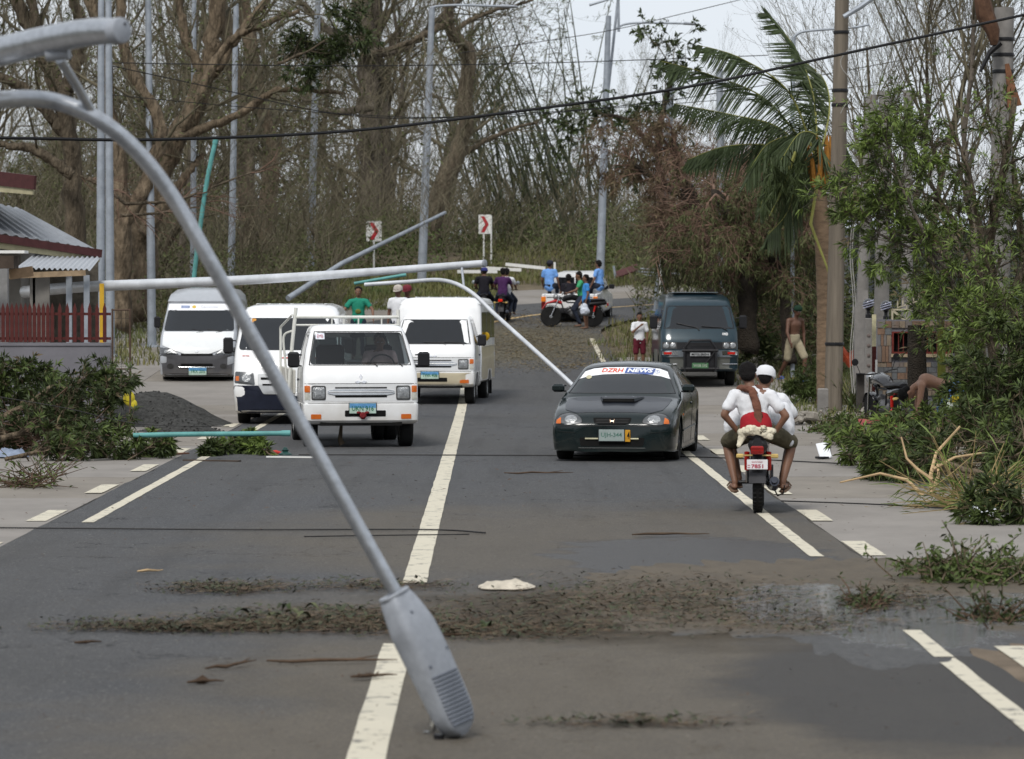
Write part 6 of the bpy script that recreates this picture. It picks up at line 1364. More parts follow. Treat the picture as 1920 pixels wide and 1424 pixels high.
# --- white pickup truck with open bed
t1 = Car('white_truck', 'white cab-over open-bed truck in front, red ornament under its plate, nearest of the white vehicles', 'truck', (-2.20, 50.6, 0), R(7.5))
t1.root['label'] = 'white cab-over truck with open bed and red bumper ornament, nearest of the white vehicles'
l300_cab(t1, True)
plate(t1, .02, .595, .39, .15, 'UKN 916', upper=PBLUE, off=.012)
orn = MB(); orn.ball((.02, -.05, .49), (.05, .03, .055), 12, 8).build('red_ornament', mat('dark_red_ornament', (.16, .012, .015), .6, var=.4, scale=30, bump=1, bscale=60), t1.root)
MB().ball((-.04, -.04, .535), (.035, .012, .02), 8, 6).ball((.08, -.04, .535), (.035, .012, .02), 8, 6).build('ribbon', mat('dark_red_ornament', (.16, .012, .015)), t1.root)
t1.patch('sticker', mat('sticker_white', (.65, .68, .75), .5), rr(-.63, 1.60, -.50, 1.69, .005), off=.0, thick=.001, rings=2); t1.text('lettering', 'EMB', mat('sticker_ink', (.35, .08, .10), .6), -.61, 1.62, -.52, 1.67, off=.004)
for x, y in ((-.70, .62), (.70, .62), (-.70, 3.0), (.70, 3.0)): wheel(t1, math.copysign(.80, x), y, .31, .19)
wheel(t1, .60, 3.0, .31, .17); wheel(t1, -.60, 3.0, .31, .17)
bd = MB(); bd.box((0, 2.95, .76), (1.72, 2.8, .06), bev=.01); bd.build('bed_floor', WPAINT, t1.root)
for s in (-1, 1): MB().box((s * .87, 2.95, .95), (.035, 2.8, .36), bev=.01).build('side_board', mat('aged_white_board', (.56, .55, .50), .5, var=.1, dirt=(.32, .28, .22), dz=(.4, 1.2, .5, .05)), t1.root)
MB().box((0, 4.36, .95), (1.72, .035, .36), bev=.01).build('tailgate', WPAINT, t1.root)
RAILW = mat('white_rail_paint', (.62, .62, .58), .45, var=.1)
def rail(pts, r=.022, nm='rail'): return MB().tube(pts, r, n=8).build(nm, RAILW, t1.root)
rail([(-.95, 1.62, .8), (-.90, 1.62, 1.5), (-.84, 1.64, 2.06)], .028, 'rack_post'); rail([(.74, 1.62, .8), (.70, 1.64, 2.03)], .028, 'rack_post')
rail([(-.84, 1.62, 1.92), (.71, 1.62, 1.92)], .022); rail([(-.84, 1.62, 1.80), (.71, 1.62, 1.80)], .015)
for x in (-.3, -.12, .1, .45): rail([(x, 1.62, 1.80), (x, 1.62, 1.92)], .012, 'rack_bar')
for x in (-.5, -.2, .2, .5): rail([(x, 1.62, 1.25), (x, 1.62, 1.80)], .010, 'rack_bar')
rail(spl([(-.97, 1.75, .95), (-1.0, 1.75, 1.30), (-1.02, 1.74, 1.62), (-.93, 1.68, 1.70), (-.87, 1.64, 1.70)], 16), .018, 'grab_loop')
rail([(-.90, 1.6, 1.95), (-.90, 4.3, 1.75)], .018); rail([(-.90, 4.3, .8), (-.90, 4.3, 1.75)], .02, 'rack_post')
MB().box((0, 1.0, .98), (1.3, .4, .16), bev=.04).build('seat', BLK, t1.root)
for x in (-.36, .36): MB().box((x, 1.22, 1.28), (.42, .10, .46), M=Matrix.Rotation(-.15, 3, 'X'), bev=.04).build('seat_back', BLK, t1.root)
MB().box((0, .36, 1.12), (1.36, .22, .12), bev=.03).build('dashboard', BLK, t1.root)
sw = MB(); sw.tube([Vector((.36 + math.cos(a) * .18, .55 + math.sin(a) * .10, 1.22 + math.sin(a) * .15)) for a in np.linspace(0, 2 * math.pi, 22)], .012, n=6).build('steering_wheel', BLK, t1.root)
MB().box((0, .62, 1.655), (.22, .04, .06), bev=.015).build('rear_view_mirror', BLK, t1.root)
MB().tube([(.0 - .25, .5, .37), (-.27, .5, .12), (-.24, .5, .05)], [.02, .035, .05], n=7).build('dangling_rag', mat('dusty_rag', (.11, .085, .06), .9), t1.root)
MB().box((0, 3.0, .5), (.8, 2.6, .16)).tube([(-.6, 3.0, .31), (.6, 3.0, .31)], .07, n=8).build('chassis', DARK, t1.root)
# --- white and cream passenger box van
t2 = Car('passenger_truck', 'white over cream cab-over van with tall passenger box and dark side windows', 'van', (-1.60, 69.6, zg(70)), R(-5.0))
l300_cab(t2, False)
t2.patch('lower_bumper', CREAM, rr(-.84, .37, .84, .645, .02), off=.006, thick=.01)
t2.patch('bumper_intake', DARK, rr(-.30, .47, .30, .55, .01), off=.012, thick=.005)
for s in (-1, 1): t2.patch('bumper_lamp', ORNG, rr(s * .62 - .065, .44, s * .62 + .065, .50, .01), off=.016)
plate(t2, -.05, .60, .36, .15, 'TWK 408', upper=PBLUE, off=.02)
bx = zloft([(.42, .80, 1.30, .04), (.46, .86, 1.28, .05), (1.0, .87, 1.28, .06), (1.01, .865, 1.28, .06), (1.9, .85, 1.30, .08), (2.06, .82, 1.34, .14), (2.13, .76, 1.40, .2), (2.155, .62, 1.5, .2), (2.165, .3, 1.7, .15)], 4.35, bow=.0).build('passenger_box', WPAINT, t2.root, ang=30, fix=True)
cut(bx, [MB().lathe([(.38, -1.3), (.38, 1.3)], 30, c=(0, 3.15, .28), axis='X')])
cabv = t2.bvh; t2.set_body(bx)
for sd in ('left', 'right'):
    t2.patch('lower_panel', CREAM, rr(1.36, .47, 4.28, 1.16, .02), side=sd, off=.004, thick=.004, rings=3) if False else None
    t2.patch('lower_panel', CREAM, rr(1.36, .68, 4.28, 1.14, .02), side=sd, off=.004, thick=.004, rings=3); t2.patch('lower_panel', CREAM, rr(1.36, .44, 2.72, .68, .01), side=sd, off=.004, thick=.004, rings=3); t2.patch('lower_panel', CREAM, rr(3.58, .44, 4.28, .68, .01), side=sd, off=.004, thick=.004, rings=3)
    t2.patch('side_window', GLASSD, rr(1.48, 1.32, 2.45, 1.86, .05), side=sd, off=.005); t2.patch('side_window', GLASSD, rr(2.52, 1.32, 3.40, 1.86, .05), side=sd, off=.005); t2.patch('side_window', GLASSD, rr(3.47, 1.32, 4.18, 1.86, .05), side=sd, off=.005)
    t2.strip('gutter', WPAINT, [(1.36, 2.02), (4.28, 2.02)], .02, side=sd, off=.01)
    t2.strip('belt_trim', CREAM, [(1.36, 1.16), (4.28, 1.16)], .02, side=sd, off=.01)
for k in (-.55, -.28, 0, .28, .55): MB().box((k, 3.0, 2.168), (.03, 2.2, .012)).build('roof_rib', WPAINT, t2.root)
MB().ball((.90, 1.98, 1.36), (.07, .10, .09), 10, 8).build('yellow_bundle', mat('bright_yellow', (.62, .36, .01), .6, var=.1), t2.root)
for x, y in ((-.8, .62), (.8, .62), (-.82, 3.15), (.82, 3.15)): wheel(t2, x, y, .31, .19)
MB().box((.84, 3.62, .30), (.02, .02, .30)).box((.74, 3.62, .28), (.24, .02, .28)).build('mud_flap', RUB, t2.root); MB().box((0, 2.8, .45), (1.1, 3.0, .18)).build('chassis', DARK, t2.root)
# --- dark green hatchback
def ysections(st, nz=5, ny=4):
    """st: list of (y, [(x,z)...]) half profiles from bottom centre to top centre; Catmull-Rom in both directions, mirrored, capped"""
    def cr(p, k, loopy=False):
        out = []
        for i in range(len(p) - 1):
            p0, p1, p2, p3 = p[max(i - 1, 0)], p[i], p[i + 1], p[min(i + 2, len(p) - 1)]
            for q in range(k): t = q / k; out.append(.5 * ((2 * p1) + (p2 - p0) * t + (2 * p0 - 5 * p1 + 4 * p2 - p3) * t * t + (3 * p1 - p0 - 3 * p2 + p3) * t ** 3))
        out.append(p[-1]); return out
    G_ = [[Vector((x, y, z)) for x, z in pr] for y, pr in st]
    G_ = [cr(row, nz) for row in G_]; cols = list(zip(*G_)); cols = [cr(list(c), ny) for c in cols]; rows = list(zip(*cols)); m = len(rows[0])
    vs = []; 
    for row in rows:
        r_ = list(row); full = r_ + [Vector((-v.x, v.y, v.z)) for v in reversed(r_[1:-1])]; vs += full
    n = 2 * m - 2; fs = [(i * n + k, (i + 1) * n + k, (i + 1) * n + (k + 1) % n, i * n + (k + 1) % n) for i in range(len(rows) - 1) for k in range(n)]
    fs += [tuple(range(n)), tuple((len(rows) - 1) * n + k for k in range(n - 1, -1, -1))]
    return MB().add(vs, fs)
GRN = mat('dark_green_car_paint', (.005, .011, .012), .22, var=.1, coat=.4, dirt=(.05, .045, .035), dz=(.05, .4, .25, .0))
HOOD = mat('matte_hood', (.018, .021, .028), .38, var=.15, coat=.2)
cv = Car('dark_green_hatchback', 'dark green hatchback with a white news banner across its windscreen', 'car', (1.335, 46.3, 0), R(-8.0))
ZB = .155
def sec(y, w0, w1, zs, wm, zm, wb, zb, wg, zg_, wr, zr, zt): # bottom w0 | sill w1,zs | mid | belt | glass side | roof side | top
    return (y, [(0, ZB), (w0, ZB), (w1, zs), (wm, zm), (wb, zb), (wg, zg_), (wr, zr), (0, zt)])
st = [sec(.0, .42, .50, .24, .54, .38, .52, .46, .42, .50, .22, .515, .52),
      sec(.03, .60, .68, .20, .71, .36, .69, .48, .58, .535, .30, .555, .56),
      sec(.10, .70, .765, .18, .79, .36, .775, .53, .68, .60, .36, .63, .635),
      sec(.22, .74, .80, .17, .825, .38, .81, .56, .73, .655, .40, .685, .695),
      sec(.42, .76, .82, .18, .845, .42, .832, .62, .76, .715, .44, .735, .745),
      sec(.75, .78, .825, .18, .85, .45, .84, .70, .77, .775, .46, .795, .805),
      sec(1.08, .78, .83, .19, .85, .48, .842, .755, .78, .825, .48, .848, .858),
      sec(1.20, .78, .83, .19, .85, .48, .842, .775, .775, .865, .50, .90, .912),
      sec(1.62, .78, .83, .19, .85, .50, .845, .80, .725, 1.02, .55, 1.105, 1.125),
      sec(1.95, .78, .83, .19, .85, .50, .845, .82, .68, 1.13, .53, 1.235, 1.262),
      sec(2.15, .78, .83, .19, .85, .50, .845, .83, .66, 1.165, .52, 1.275, 1.305),
      sec(2.55, .78, .83, .19, .85, .50, .845, .84, .655, 1.175, .52, 1.29, 1.325),
      sec(3.05, .78, .83, .19, .85, .50, .84, .85, .65, 1.16, .51, 1.27, 1.305),
      sec(3.45, .77, .825, .20, .845, .52, .835, .86, .65, 1.10, .50, 1.20, 1.23),
      sec(3.80, .75, .81, .22, .83, .54, .82, .86, .68, .98, .48, 1.03, 1.05),
      sec(4.02, .70, .79, .24, .81, .54, .79, .84, .68, .89, .45, .92, .93),
      sec(4.16, .60, .72, .28, .75, .52, .72, .74, .60, .80, .40, .82, .83)]
cb_ = ysections(st).build('body', GRN, cv.root, ang=50, fix=True); cv.set_body(cb_)
cut(cb_, [MB().lathe([(.335, -.32), (.335, .5)], 30, c=(.86, .84, .29), axis='X'), MB().lathe([(.335, -.5), (.335, .32)], 30, c=(-.86, .84, .29), axis='X'), MB().lathe([(.335, -.32), (.335, .5)], 30, c=(.86, 3.46, .29), axis='X'), MB().lathe([(.335, -.5), (.335, .32)], 30, c=(-.86, 3.46, .29), axis='X')], self_=True)
ws = roundpoly([(-.735, .905), (.735, .905), (.66, 1.03), (.555, 1.205), (.30, 1.25), (-.30, 1.25), (-.555, 1.205), (-.66, 1.03)], .05)
cv.patch('windscreen', GLASSD, ws, off=.003, thick=.01, rings=6)
cv.strip('windscreen_seal', BLK, [(-.735, .90), (0, .905), (.735, .90), (.66, 1.03), (.56, 1.215), (.30, 1.258), (-.30, 1.258), (-.56, 1.215), (-.66, 1.03), (-.735, .90)], .012, off=.0)
ban = roundpoly([(-.615, 1.115), (-.30, 1.155), (0, 1.165), (.30, 1.155), (.615, 1.115), (.555, 1.20), (.30, 1.248), (0, 1.252), (-.30, 1.248), (-.555, 1.20)], .012)
def band(car, name, m, bot, top, off, n=24, k=4):
    def lerp(P, t): t *= len(P) - 1; j = min(int(t), len(P) - 2); return Vector(P[j]).lerp(Vector(P[j + 1]), t - j)
    vs = []
    for i in range(n + 1):
        b, t = lerp(bot, i / n), lerp(top, i / n)
        for j in range(k + 1): q = b.lerp(t, j / k); h, d = car.hit('front', q.x, q.y); vs.append(h - d * off)
    return MB().add(vs, [(i * (k + 1) + j, (i + 1) * (k + 1) + j, (i + 1) * (k + 1) + j + 1, i * (k + 1) + j + 1) for i in range(n) for j in range(k)]).build(name, m, car.root)
band(cv, 'banner', mat('banner_white', (.80, .81, .84), .4, var=.03), [(-.64, 1.085), (-.5, 1.125), (-.3, 1.150), (0, 1.160), (.3, 1.150), (.5, 1.125), (.64, 1.085)], [(-.575, 1.185), (-.46, 1.225), (-.28, 1.243), (0, 1.247), (.28, 1.243), (.46, 1.225), (.575, 1.185)], .008)
cv.text('lettering_red', 'DZRH', mat('banner_red', (.60, .08, .03), .5), -.34, 1.178, -.035, 1.232, off=.015, shear=.15, bold=.03)
cv.patch('banner_blue_box', mat('banner_blue', (.07, .11, .30), .5), roundpoly([(-.015, 1.168), (.385, 1.148), (.405, 1.226), (.0, 1.241)], .004), off=.016, thick=.002, rings=4)
cv.text('lettering_white', 'NEWS', mat('banner_white', (.8, .8, .8)), .02, 1.180, .375, 1.230, off=.022, shear=.15, bold=.04, curve=.05)
cv.strip('banner_emblem', mat('emblem_grey', (.25, .30, .45), .5), [(.435 + .035 * math.cos(a), 1.185 + .02 * math.sin(a)) for a in np.linspace(0, 6.28, 12)], .006, off=.015); cv.strip('banner_emblem', mat('emblem_grey', (.25, .3, .45)), [(.42, 1.185), (.45, 1.185)], .008, off=.012); cv.strip('banner_emblem', mat('emblem_grey', (.25, .3, .45)), [(.435, 1.175), (.435, 1.2)], .006, off=.012)
cv.patch('round_sticker', mat('sticker_gold', (.45, .42, .28), .5), [(-.50 + .04 * math.cos(a), 1.115 + .025 * math.sin(a)) for a in np.linspace(0, 6.0, 14)], off=.012, thick=.002, rings=2)
# bonnet in its own matt black, following the body from above
hp = roundpoly([(-.50, .165), (.50, .165), (.66, .30), (.70, .60), (.715, 1.02), (.40, 1.10), (0, 1.12), (-.40, 1.10), (-.715, 1.02), (-.70, .60), (-.66, .30)], .04)
cv.patch('bonnet', HOOD, hp, side='top', off=.006, thick=.012, rings=8)
sc = MB(); 
for (y0, y1) in ((.62, .98),):
    z0 = cv.hit('top', 0, .66)[0].z; z1 = cv.hit('top', 0, .98)[0].z
    sc.add([(-.20, .62, z0 + .012), (.24, .62, z0 + .012), (.34, 1.0, z1 + .012), (-.27, 1.0, z1 + .012), (-.19, .64, z0 + .055), (.23, .64, z0 + .055), (.33, 1.0, z1 + .022), (-.26, 1.0, z1 + .022)],
           [(4, 5, 6, 7), (0, 3, 7, 4), (1, 5, 6, 2), (3, 2, 6, 7)])
so = sc.build('bonnet_scoop', HOOD, cv.root, smooth=False); MB().add([(-.19, .623, z0 + .014), (.23, .623, z0 + .014), (.22, .637, z0 + .050), (-.18, .637, z0 + .050)], [(0, 1, 2, 3)]).build('scoop_mouth', DARK, so)
sc2 = cv.patch('scoop_slot', DARK, roundpoly([(-.24, .92), (.30, .92), (.27, .80), (-.21, .80)], .01), side='top', off=.052, thick=-.02, rings=2) if False else None
for x in (-.20, .18): cv.patch('washer_jet', CHR, rr(x - .012, 1.03, x + .012, 1.05, .006), side='top', off=.016, thick=0, rings=2)
for s in (-1, 1):
    hl = roundpoly([(s * .40, .535), (s * .42, .60), (s * .50, .655), (s * .60, .668), (s * .70, .65), (s * .775, .58), (s * .785, .515), (s * .60, .505)], .03)
    if s < 0: hl = hl[::-1]
    h = cv.patch('headlight', mat('headlight_interior', (.13, .135, .14), .25, .6, var=.3, scale=14), hl, off=.004, thick=.02, rings=4)
    cv.patch('lens', LENS, [(s * .56 + .085 * math.cos(a), .585 + .052 * math.sin(a)) for a in np.linspace(0, 6.0, 16)], off=.010, thick=.004, parent=h, dome=.008)
    cv.patch('turn_signal', ORNG, roundpoly([(s * .69, .525), (s * .765, .525), (s * .755, .575), (s * .70, .61)], .012)[::s], off=.010, thick=.004, parent=h)
    cv.strip('lamp_seal', BLK, hl + [hl[0]], .008, off=.002, parent=h)
    mirror(cv, s * .80, 1.42, .965, .17, .11, m=GRN, reach=.10)
    cv.strip('crease_shade', mat('crease_shadow', (.004, .006, .006), .6), [(s * .50, .405), (s * .80, .425)], .008, off=.002)  # near-black strip paints the shade of a bumper crease
cv.patch('grille', DARK, roundpoly([(-.26, .605), (.36 - .1, .605), (.24, .535), (.15, .515), (-.15, .515), (-.24, .535)], .02), off=.006, thick=.02)
for z in (.54, .56, .58): cv.strip('grille_slat', BLK, [(-.22, z), (.22, z)], .008, off=.008)
bd_ = mat('badge_gold_chrome', (.80, .55, .40), .2, .8)
cv.strip('badge', bd_, [(-.028, .585), (-.02, .535)], .010, off=.016); cv.strip('badge', bd_, [(.028, .585), (.02, .535)], .010, off=.016); cv.strip('badge', bd_, [(-.022, .56), (.022, .56)], .010, off=.016)
cv.strip('bumper_seam', BLK, [(-.80, .49), (-.40, .492), (0, .50), (.40, .492), (.80, .49)], .009, off=.0)
cv.patch('lower_intake', DARK, roundpoly([(-.44, .34), (.44, .34), (.42, .225), (-.42, .225)], .03), off=.004, thick=.01)
cv.strip('intake_bar', mat('cream_bar', (.42, .40, .27), .5), [(-.36, .325), (.36, .325)], .026, off=.012)
cv.strip('lip_line', mat('lip_line', (.05, .055, .055), .4), [(-.45, .20), (.45, .20)], .010, off=.004)
pl_ = plate(cv, 0, .372, .34, .155, 'UJH-344', m=mat('faded_plate', (.27, .32, .31), .5, var=.15, scale=6), tm=mat('plate_ink_faded', (.07, .16, .13), .6), small='MATATAG NA REPUBLIKA'[:0] or None, off=.045)
yl = MB().box((.03, .0, 0), (.42, .010, .16), bev=.004).build('rear_plate', mat('yellow_plate', (.50, .25, .02), .5, var=.25, scale=10), cv.root); hy = cv.hit('front', 0, .372)[0].y; yl.location = (.01, hy - .028, .365)
flat_text('lettering', '4', DARK, (.215, -.008, .01), .035, .10, yl, bold=.02)
for sd in ('right', 'left'):
    cv.patch('side_window', GLASSD, roundpoly([(1.62, .90), (2.42, .90), (2.42, 1.17), (2.12, 1.165), (1.90, 1.06)], .03), side=sd, off=.004, thick=.01); cv.patch('side_window', GLASSD, roundpoly([(2.50, .90), (3.30, .91), (3.42, .98), (3.25, 1.12), (2.50, 1.17)], .03), side=sd, off=.004, thick=.01)
    cv.strip('door_seam', BLK, [(1.30, .80), (1.28, .40), (1.35, .22), (2.45, .22), (2.46, .88)], .008, side=sd, off=.0); cv.strip('door_seam', BLK, [(2.46, .22), (3.05, .22), (3.25, .60), (3.30, .88)], .008, side=sd, off=.0)
    cv.strip('side_moulding', mat('moulding', (.02, .03, .03), .3), [(1.2, .40), (3.05, .42)], .022, side=sd, off=.004); cv.patch('side_repeater', ORNG, rr(1.16, .60, 1.22, .63, .01), side=sd, off=.008)
    cv.patch('door_handle', GRN, rr(2.24, .73, 2.38, .76, .01), side=sd, off=.02)
ALLOY = mat('dark_alloy', (.045, .046, .05), .35, .7, var=.1)
for x, y in ((-.83, .84), (.83, .84), (-.83, 3.46), (.83, 3.46)): wheel(cv, x, y, .29, .20, ALLOY, style='alloy')
MB().box((0, 2.1, .25), (1.3, 3.9, .14)).build('underbody_shade', DARK, cv.root)  # dark box between the wheels, stands in for shade under the car
# --- van helper for one-box vans
def van(car, lv, L, paint, cuts, wheels, r=.31, bow=.06):
    o = zloft(lv, L, bow=bow, nf=12, nc=5).build('body', paint, car.root, ang=30, fix=True); car.set_body(o)
    cut(o, [MB().lathe([(r + .05, -1.4), (r + .05, 1.4)], 30, c=(0, y, r), axis='X') for y in cuts])
    for x, y in wheels: wheel(car, x, y, r, .20)
    MB().box((0, L / 2, .42), (1.2, L - .6, .2)).build('underbody_shade', DARK, car.root); return o  # the underside is a dark box that fills in shade
# white high-roof van with dark bumper
v1 = Car('white_van', 'white high-roof van with dark front bumper, half hidden behind the open-bed truck', 'van', (-3.88, 59.7, 0), R(0.5))
NAVY = mat('navy_bumper', (.012, .015, .028), .5, var=.2)
van(v1, [(.22, .86, .12, .12), (.26, .90, .04, .12), (.60, .93, .0, .14), (.72, .935, .02, .16), (.95, .935, .08, .18), (1.20, .93, .20, .2), (1.30, .925, .28, .2), (1.60, .89, .62, .2), (1.84, .86, .88, .2), (1.94, .84, 1.02, .22), (2.04, .78, 1.25, .25), (2.09, .66, 1.5, .3), (2.10, .4, 1.8, .2)], 4.8, WPAINT, (1.02, 3.7), [(-.90, 1.02), (.90, 1.02), (-.90, 3.7), (.90, 3.7)], .33)
v1.patch('windscreen', GLASSD, roundpoly([(-.86, 1.31), (.86, 1.31), (.78, 1.86), (-.78, 1.86)], .08), off=.014, thick=.01, rings=5)
v1.patch('front_bumper', NAVY, rr(-.925, .225, .925, .70, .04), off=.020, thick=.03)
v1.patch('grille', mat('silver_grille', (.42, .43, .44)), roundpoly([(-.50, .90), (.50, .90), (.50, .72), (.40, .55), (-.40, .55), (-.50, .72)], .03), off=.030, thick=.02); v1.patch('grille_slot', DARK, rr(-.45, .80, .45, .84, .01), off=.036); v1.patch('grille_slot', DARK, rr(-.42, .70, .42, .73, .01), off=.036)
for s in (-1, 1):
    h = v1.patch('headlight', mat('headlight_interior', (.30, .31, .32), .25, .5, var=.3), roundpoly([(s * .55, .71), (s * .58, .92), (s * .90, .94), (s * .915, .74)][::s], .03), off=.012, dome=.01)
    v1.patch('lens', LENS, [(s * .70 + .08 * math.cos(a), .83 + .07 * math.sin(a)) for a in np.linspace(0, 6.0, 16)], off=.026, parent=h, thick=.004); v1.patch('turn_signal', ORNG, rr(s * .86 - .03, .78, s * .86 + .03, .86, .01), off=.022, parent=h, thick=.004)
    mirror(v1, s * .93, .72, 1.38, .17, .28, reach=.13)
v1.text('lettering', 'COMMUTER', mat('lettering_navy', (.03, .04, .12), .5), -.05, 1.215, .45, 1.245, off=.010, bold=.02); v1.patch('red_stripe', mat('lettering_red', (.45, .06, .04), .5), rr(-.1, 1.165, .5, 1.185, .004), off=.008, thick=.002); v1.patch('red_mark', mat('lettering_red', (.45, .06, .04), .5), rr(-.78, 1.20, -.66, 1.215, .004), off=.008, thick=.002)
v1.patch('sun_card', mat('sticker_orange', (.55, .25, .04), .5), rr(-.66, 1.78, -.58, 1.85, .004), off=.008, thick=.002); v1.patch('dash_card', mat('dash_blue', (.30, .48, .58), .5), rr(-.55, 1.345, -.05, 1.42, .04), off=.008, thick=.002); v1.patch('dash_card', mat('dash_blue', (.30, .48, .58), .5), rr(.10, 1.36, .62, 1.42, .03), off=.008, thick=.002)
for k in range(7): MB().box((-.6 + k * .2, 3.1, 2.104), (.05, 3.0, .012)).build('roof_rib', WPAINT, v1.root)
for sd in ('left', 'right'): v1.patch('side_window', GLASSD, roundpoly([(.80, 1.30), (1.55, 1.30), (1.55, 1.78), (1.15, 1.78)], .05), side=sd, off=.005); v1.patch('side_window', GLASSD, rr(1.7, 1.30, 3.0, 1.78, .06), side=sd, off=.005); v1.patch('side_window', GLASSD, rr(3.1, 1.30, 4.5, 1.78, .06), side=sd, off=.005)
# silver van with grey lower half
SILV = mat('silver_car_paint', (.40, .42, .45), .3, .25, var=.04, coat=.5)
GREYL = mat('grey_lower_paint', (.085, .085, .092), .4, .2, var=.1, coat=.3, dirt=(.25, .22, .18), dz=(.1, .5, .3, .0))
v2 = Car('silver_van', 'silver van with raised roof and grey lower half, farthest left of the vehicles', 'van', (-7.12, 78.3, zg(78.3) - .10), R(0))
van(v2, [(.22, .78, .14, .14), (.27, .84, .03, .14), (.55, .865, .0, .16), (.72, .87, .01, .18), (.86, .868, .06, .2), (1.05, .865, .2, .2), (1.22, .86, .42, .2), (1.40, .84, .62, .2), (1.70, .80, .95, .2), (1.88, .78, 1.12, .2), (1.93, .78, 1.08, .2), (2.08, .74, 1.25, .26), (2.20, .62, 1.6, .3), (2.24, .40, 2.0, .3), (2.25, .2, 2.3, .15)], 4.75, SILV, (.98, 3.5), [(-.84, .98), (.84, .98), (-.84, 3.5), (.84, 3.5)], .31)
v2.patch('windscreen', GLASSD, roundpoly([(-.80, 1.26), (.80, 1.26), (.745, 1.73), (-.745, 1.73)], .06), off=.018, thick=.01, rings=5)
v2.patch('sun_banner', mat('banner_white', (.8, .8, .8)), roundpoly([(-.755, 1.72), (.755, 1.72), (.735, 1.87), (-.735, 1.87)], .02), off=.022, thick=.003)
v2.text('lettering', 'Centennial', mat('lettering_pale', (.45, .47, .52), .5), -.0, 1.77, .40, 1.83, off=.028); v2.patch('sun_mark', mat('sun_yellow', (.60, .42, .08), .5), [(-.15 + .05 * math.cos(a), 1.80 + .035 * math.sin(a)) for a in np.linspace(0, 6, 10)], off=.027, thick=.002, rings=2); v2.patch('grey_mark', mat('emblem_grey', (.25, .3, .45)), rr(-.45, 1.77, -.25, 1.83, .01), off=.027, thick=.002)
v2.patch('lower_bumper', GREYL, rr(-.86, .24, .86, .715, .05), off=.026, thick=.02); v2.patch('bonnet_step', mat('off_white_paint', (.70, .72, .73), .3, coat=.5, var=.03), roundpoly([(-.80, 1.24), (.80, 1.24), (.80, .93), (.45, .80), (.30, .745), (-.30, .745), (-.45, .80), (-.80, .93)], .03), off=.024, thick=.02, rings=6)
for s in (-1, 1):
    h = v2.patch('headlight', mat('headlight_interior', (.30, .31, .32)), roundpoly([(s * .42, .735), (s * .58, .85), (s * .85, .88), (s * .86, .73)][::s], .04), off=.030, dome=.008)
    v2.patch('lens', LENS, rr(s * .66 - .08, .755, s * .66 + .08, .835, .03), off=.044, thick=.004, parent=h); v2.strip('lamp_seal', BLK, [(s * .42, .735), (s * .58, .85), (s * .85, .88), (s * .86, .73), (s * .42, .735)], .012, off=.012, parent=h)
    mirror(v2, s * .86, .95, 1.45, .14, .26, reach=.13); v2.patch('fog_lamp', mat('fog_dark', (.04, .04, .04), .3), [(s * .60 + .08 * math.cos(a), .46 + .06 * math.sin(a)) for a in np.linspace(0, 6, 12)], off=.032)
v2.patch('grille', DARK, rr(-.36, .70, .36, .745, .015), off=.034); v2.patch('lower_grille', DARK, rr(-.36, .42, .36, .52, .02), off=.034); v2.strip('grille_chrome', CHR, [(-.40, .44), (.40, .44)], .012, off=.034); v2.patch('badge', CHR, [(.0 + .05 * math.cos(a), .80 + .025 * math.sin(a)) for a in np.linspace(0, 6, 12)], off=.032, rings=2)
plate(v2, .02, .345, .40, .17, 'TRX 205', upper=PBLUE, off=.05); v2.strip('wiper', BLK, [(-.05, 1.22), (.12, 1.23), (-.15, 1.30)], .018, off=.02); v2.strip('wiper', BLK, [(.40, 1.22), (.55, 1.24), (.2, 1.29)], .018, off=.02)
for sd in ('left', 'right'): v2.patch('side_window', GLASSD, rr(1.1, 1.28, 2.2, 1.68, .05), side=sd, off=.005); v2.patch('side_window', GLASSD, rr(2.3, 1.28, 4.4, 1.68, .05), side=sd, off=.005); v2.patch('lower_side', GREYL, rr(1.4, .30, 3.1, .74, .02), side=sd, off=.006)
# blue-green van with bull bar
BLG = mat('blue_green_paint', (.012, .030, .042), .3, .1, var=.08, coat=.5)
OLG = mat('grey_two_tone', (.13, .135, .125), .4, .2, var=.08)
v3 = Car('blue_green_van', 'blue-green high van with black bull bar parked at the right edge of the road', 'van', (4.13, 76.2, zg(77)), R(0.6))
van(v3, [(.34, .82, .12, .1), (.38, .85, .05, .1), (.62, .86, .03, .1), (.66, .86, .0, .1), (.80, .86, .0, .1), (.82, .85, .05, .1), (.98, .85, .07, .12), (1.10, .85, .13, .12), (1.26, .845, .22, .12), (1.50, .80, .40, .14), (1.78, .735, .60, .16), (1.86, .72, .68, .18), (1.92, .70, .80, .2), (1.97, .68, 1.1, .22), (2.03, .62, 1.5, .25), (2.06, .45, 1.9, .25), (2.07, .2, 2.2, .1)], 4.3, BLG, (.95, 3.2), [(-.82, .95), (.82, .95), (-.82, 3.2), (.82, 3.2)], .34, bow=.04)
v3.patch('windscreen', GLASSD, roundpoly([(-.77, 1.285), (.77, 1.285), (.68, 1.77), (-.68, 1.77)], .07), off=.004, thick=.01, rings=5); v3.strip('windscreen_seal', BLK, [(-.775, 1.28), (.775, 1.28), (.685, 1.775), (-.685, 1.775), (-.775, 1.28)], .018, off=0)
v3.patch('lower_panel', OLG, rr(-.84, .39, .84, .66, .03), off=.006, thick=.01); v3.patch('bumper', mat('grey_bumper', (.12, .135, .15), .4), rr(-.855, .655, .855, .80, .03), off=.010, thick=.02)
v3.patch('grille', BLK, rr(-.52, .82, .52, .98, .02), off=.006, thick=.02)
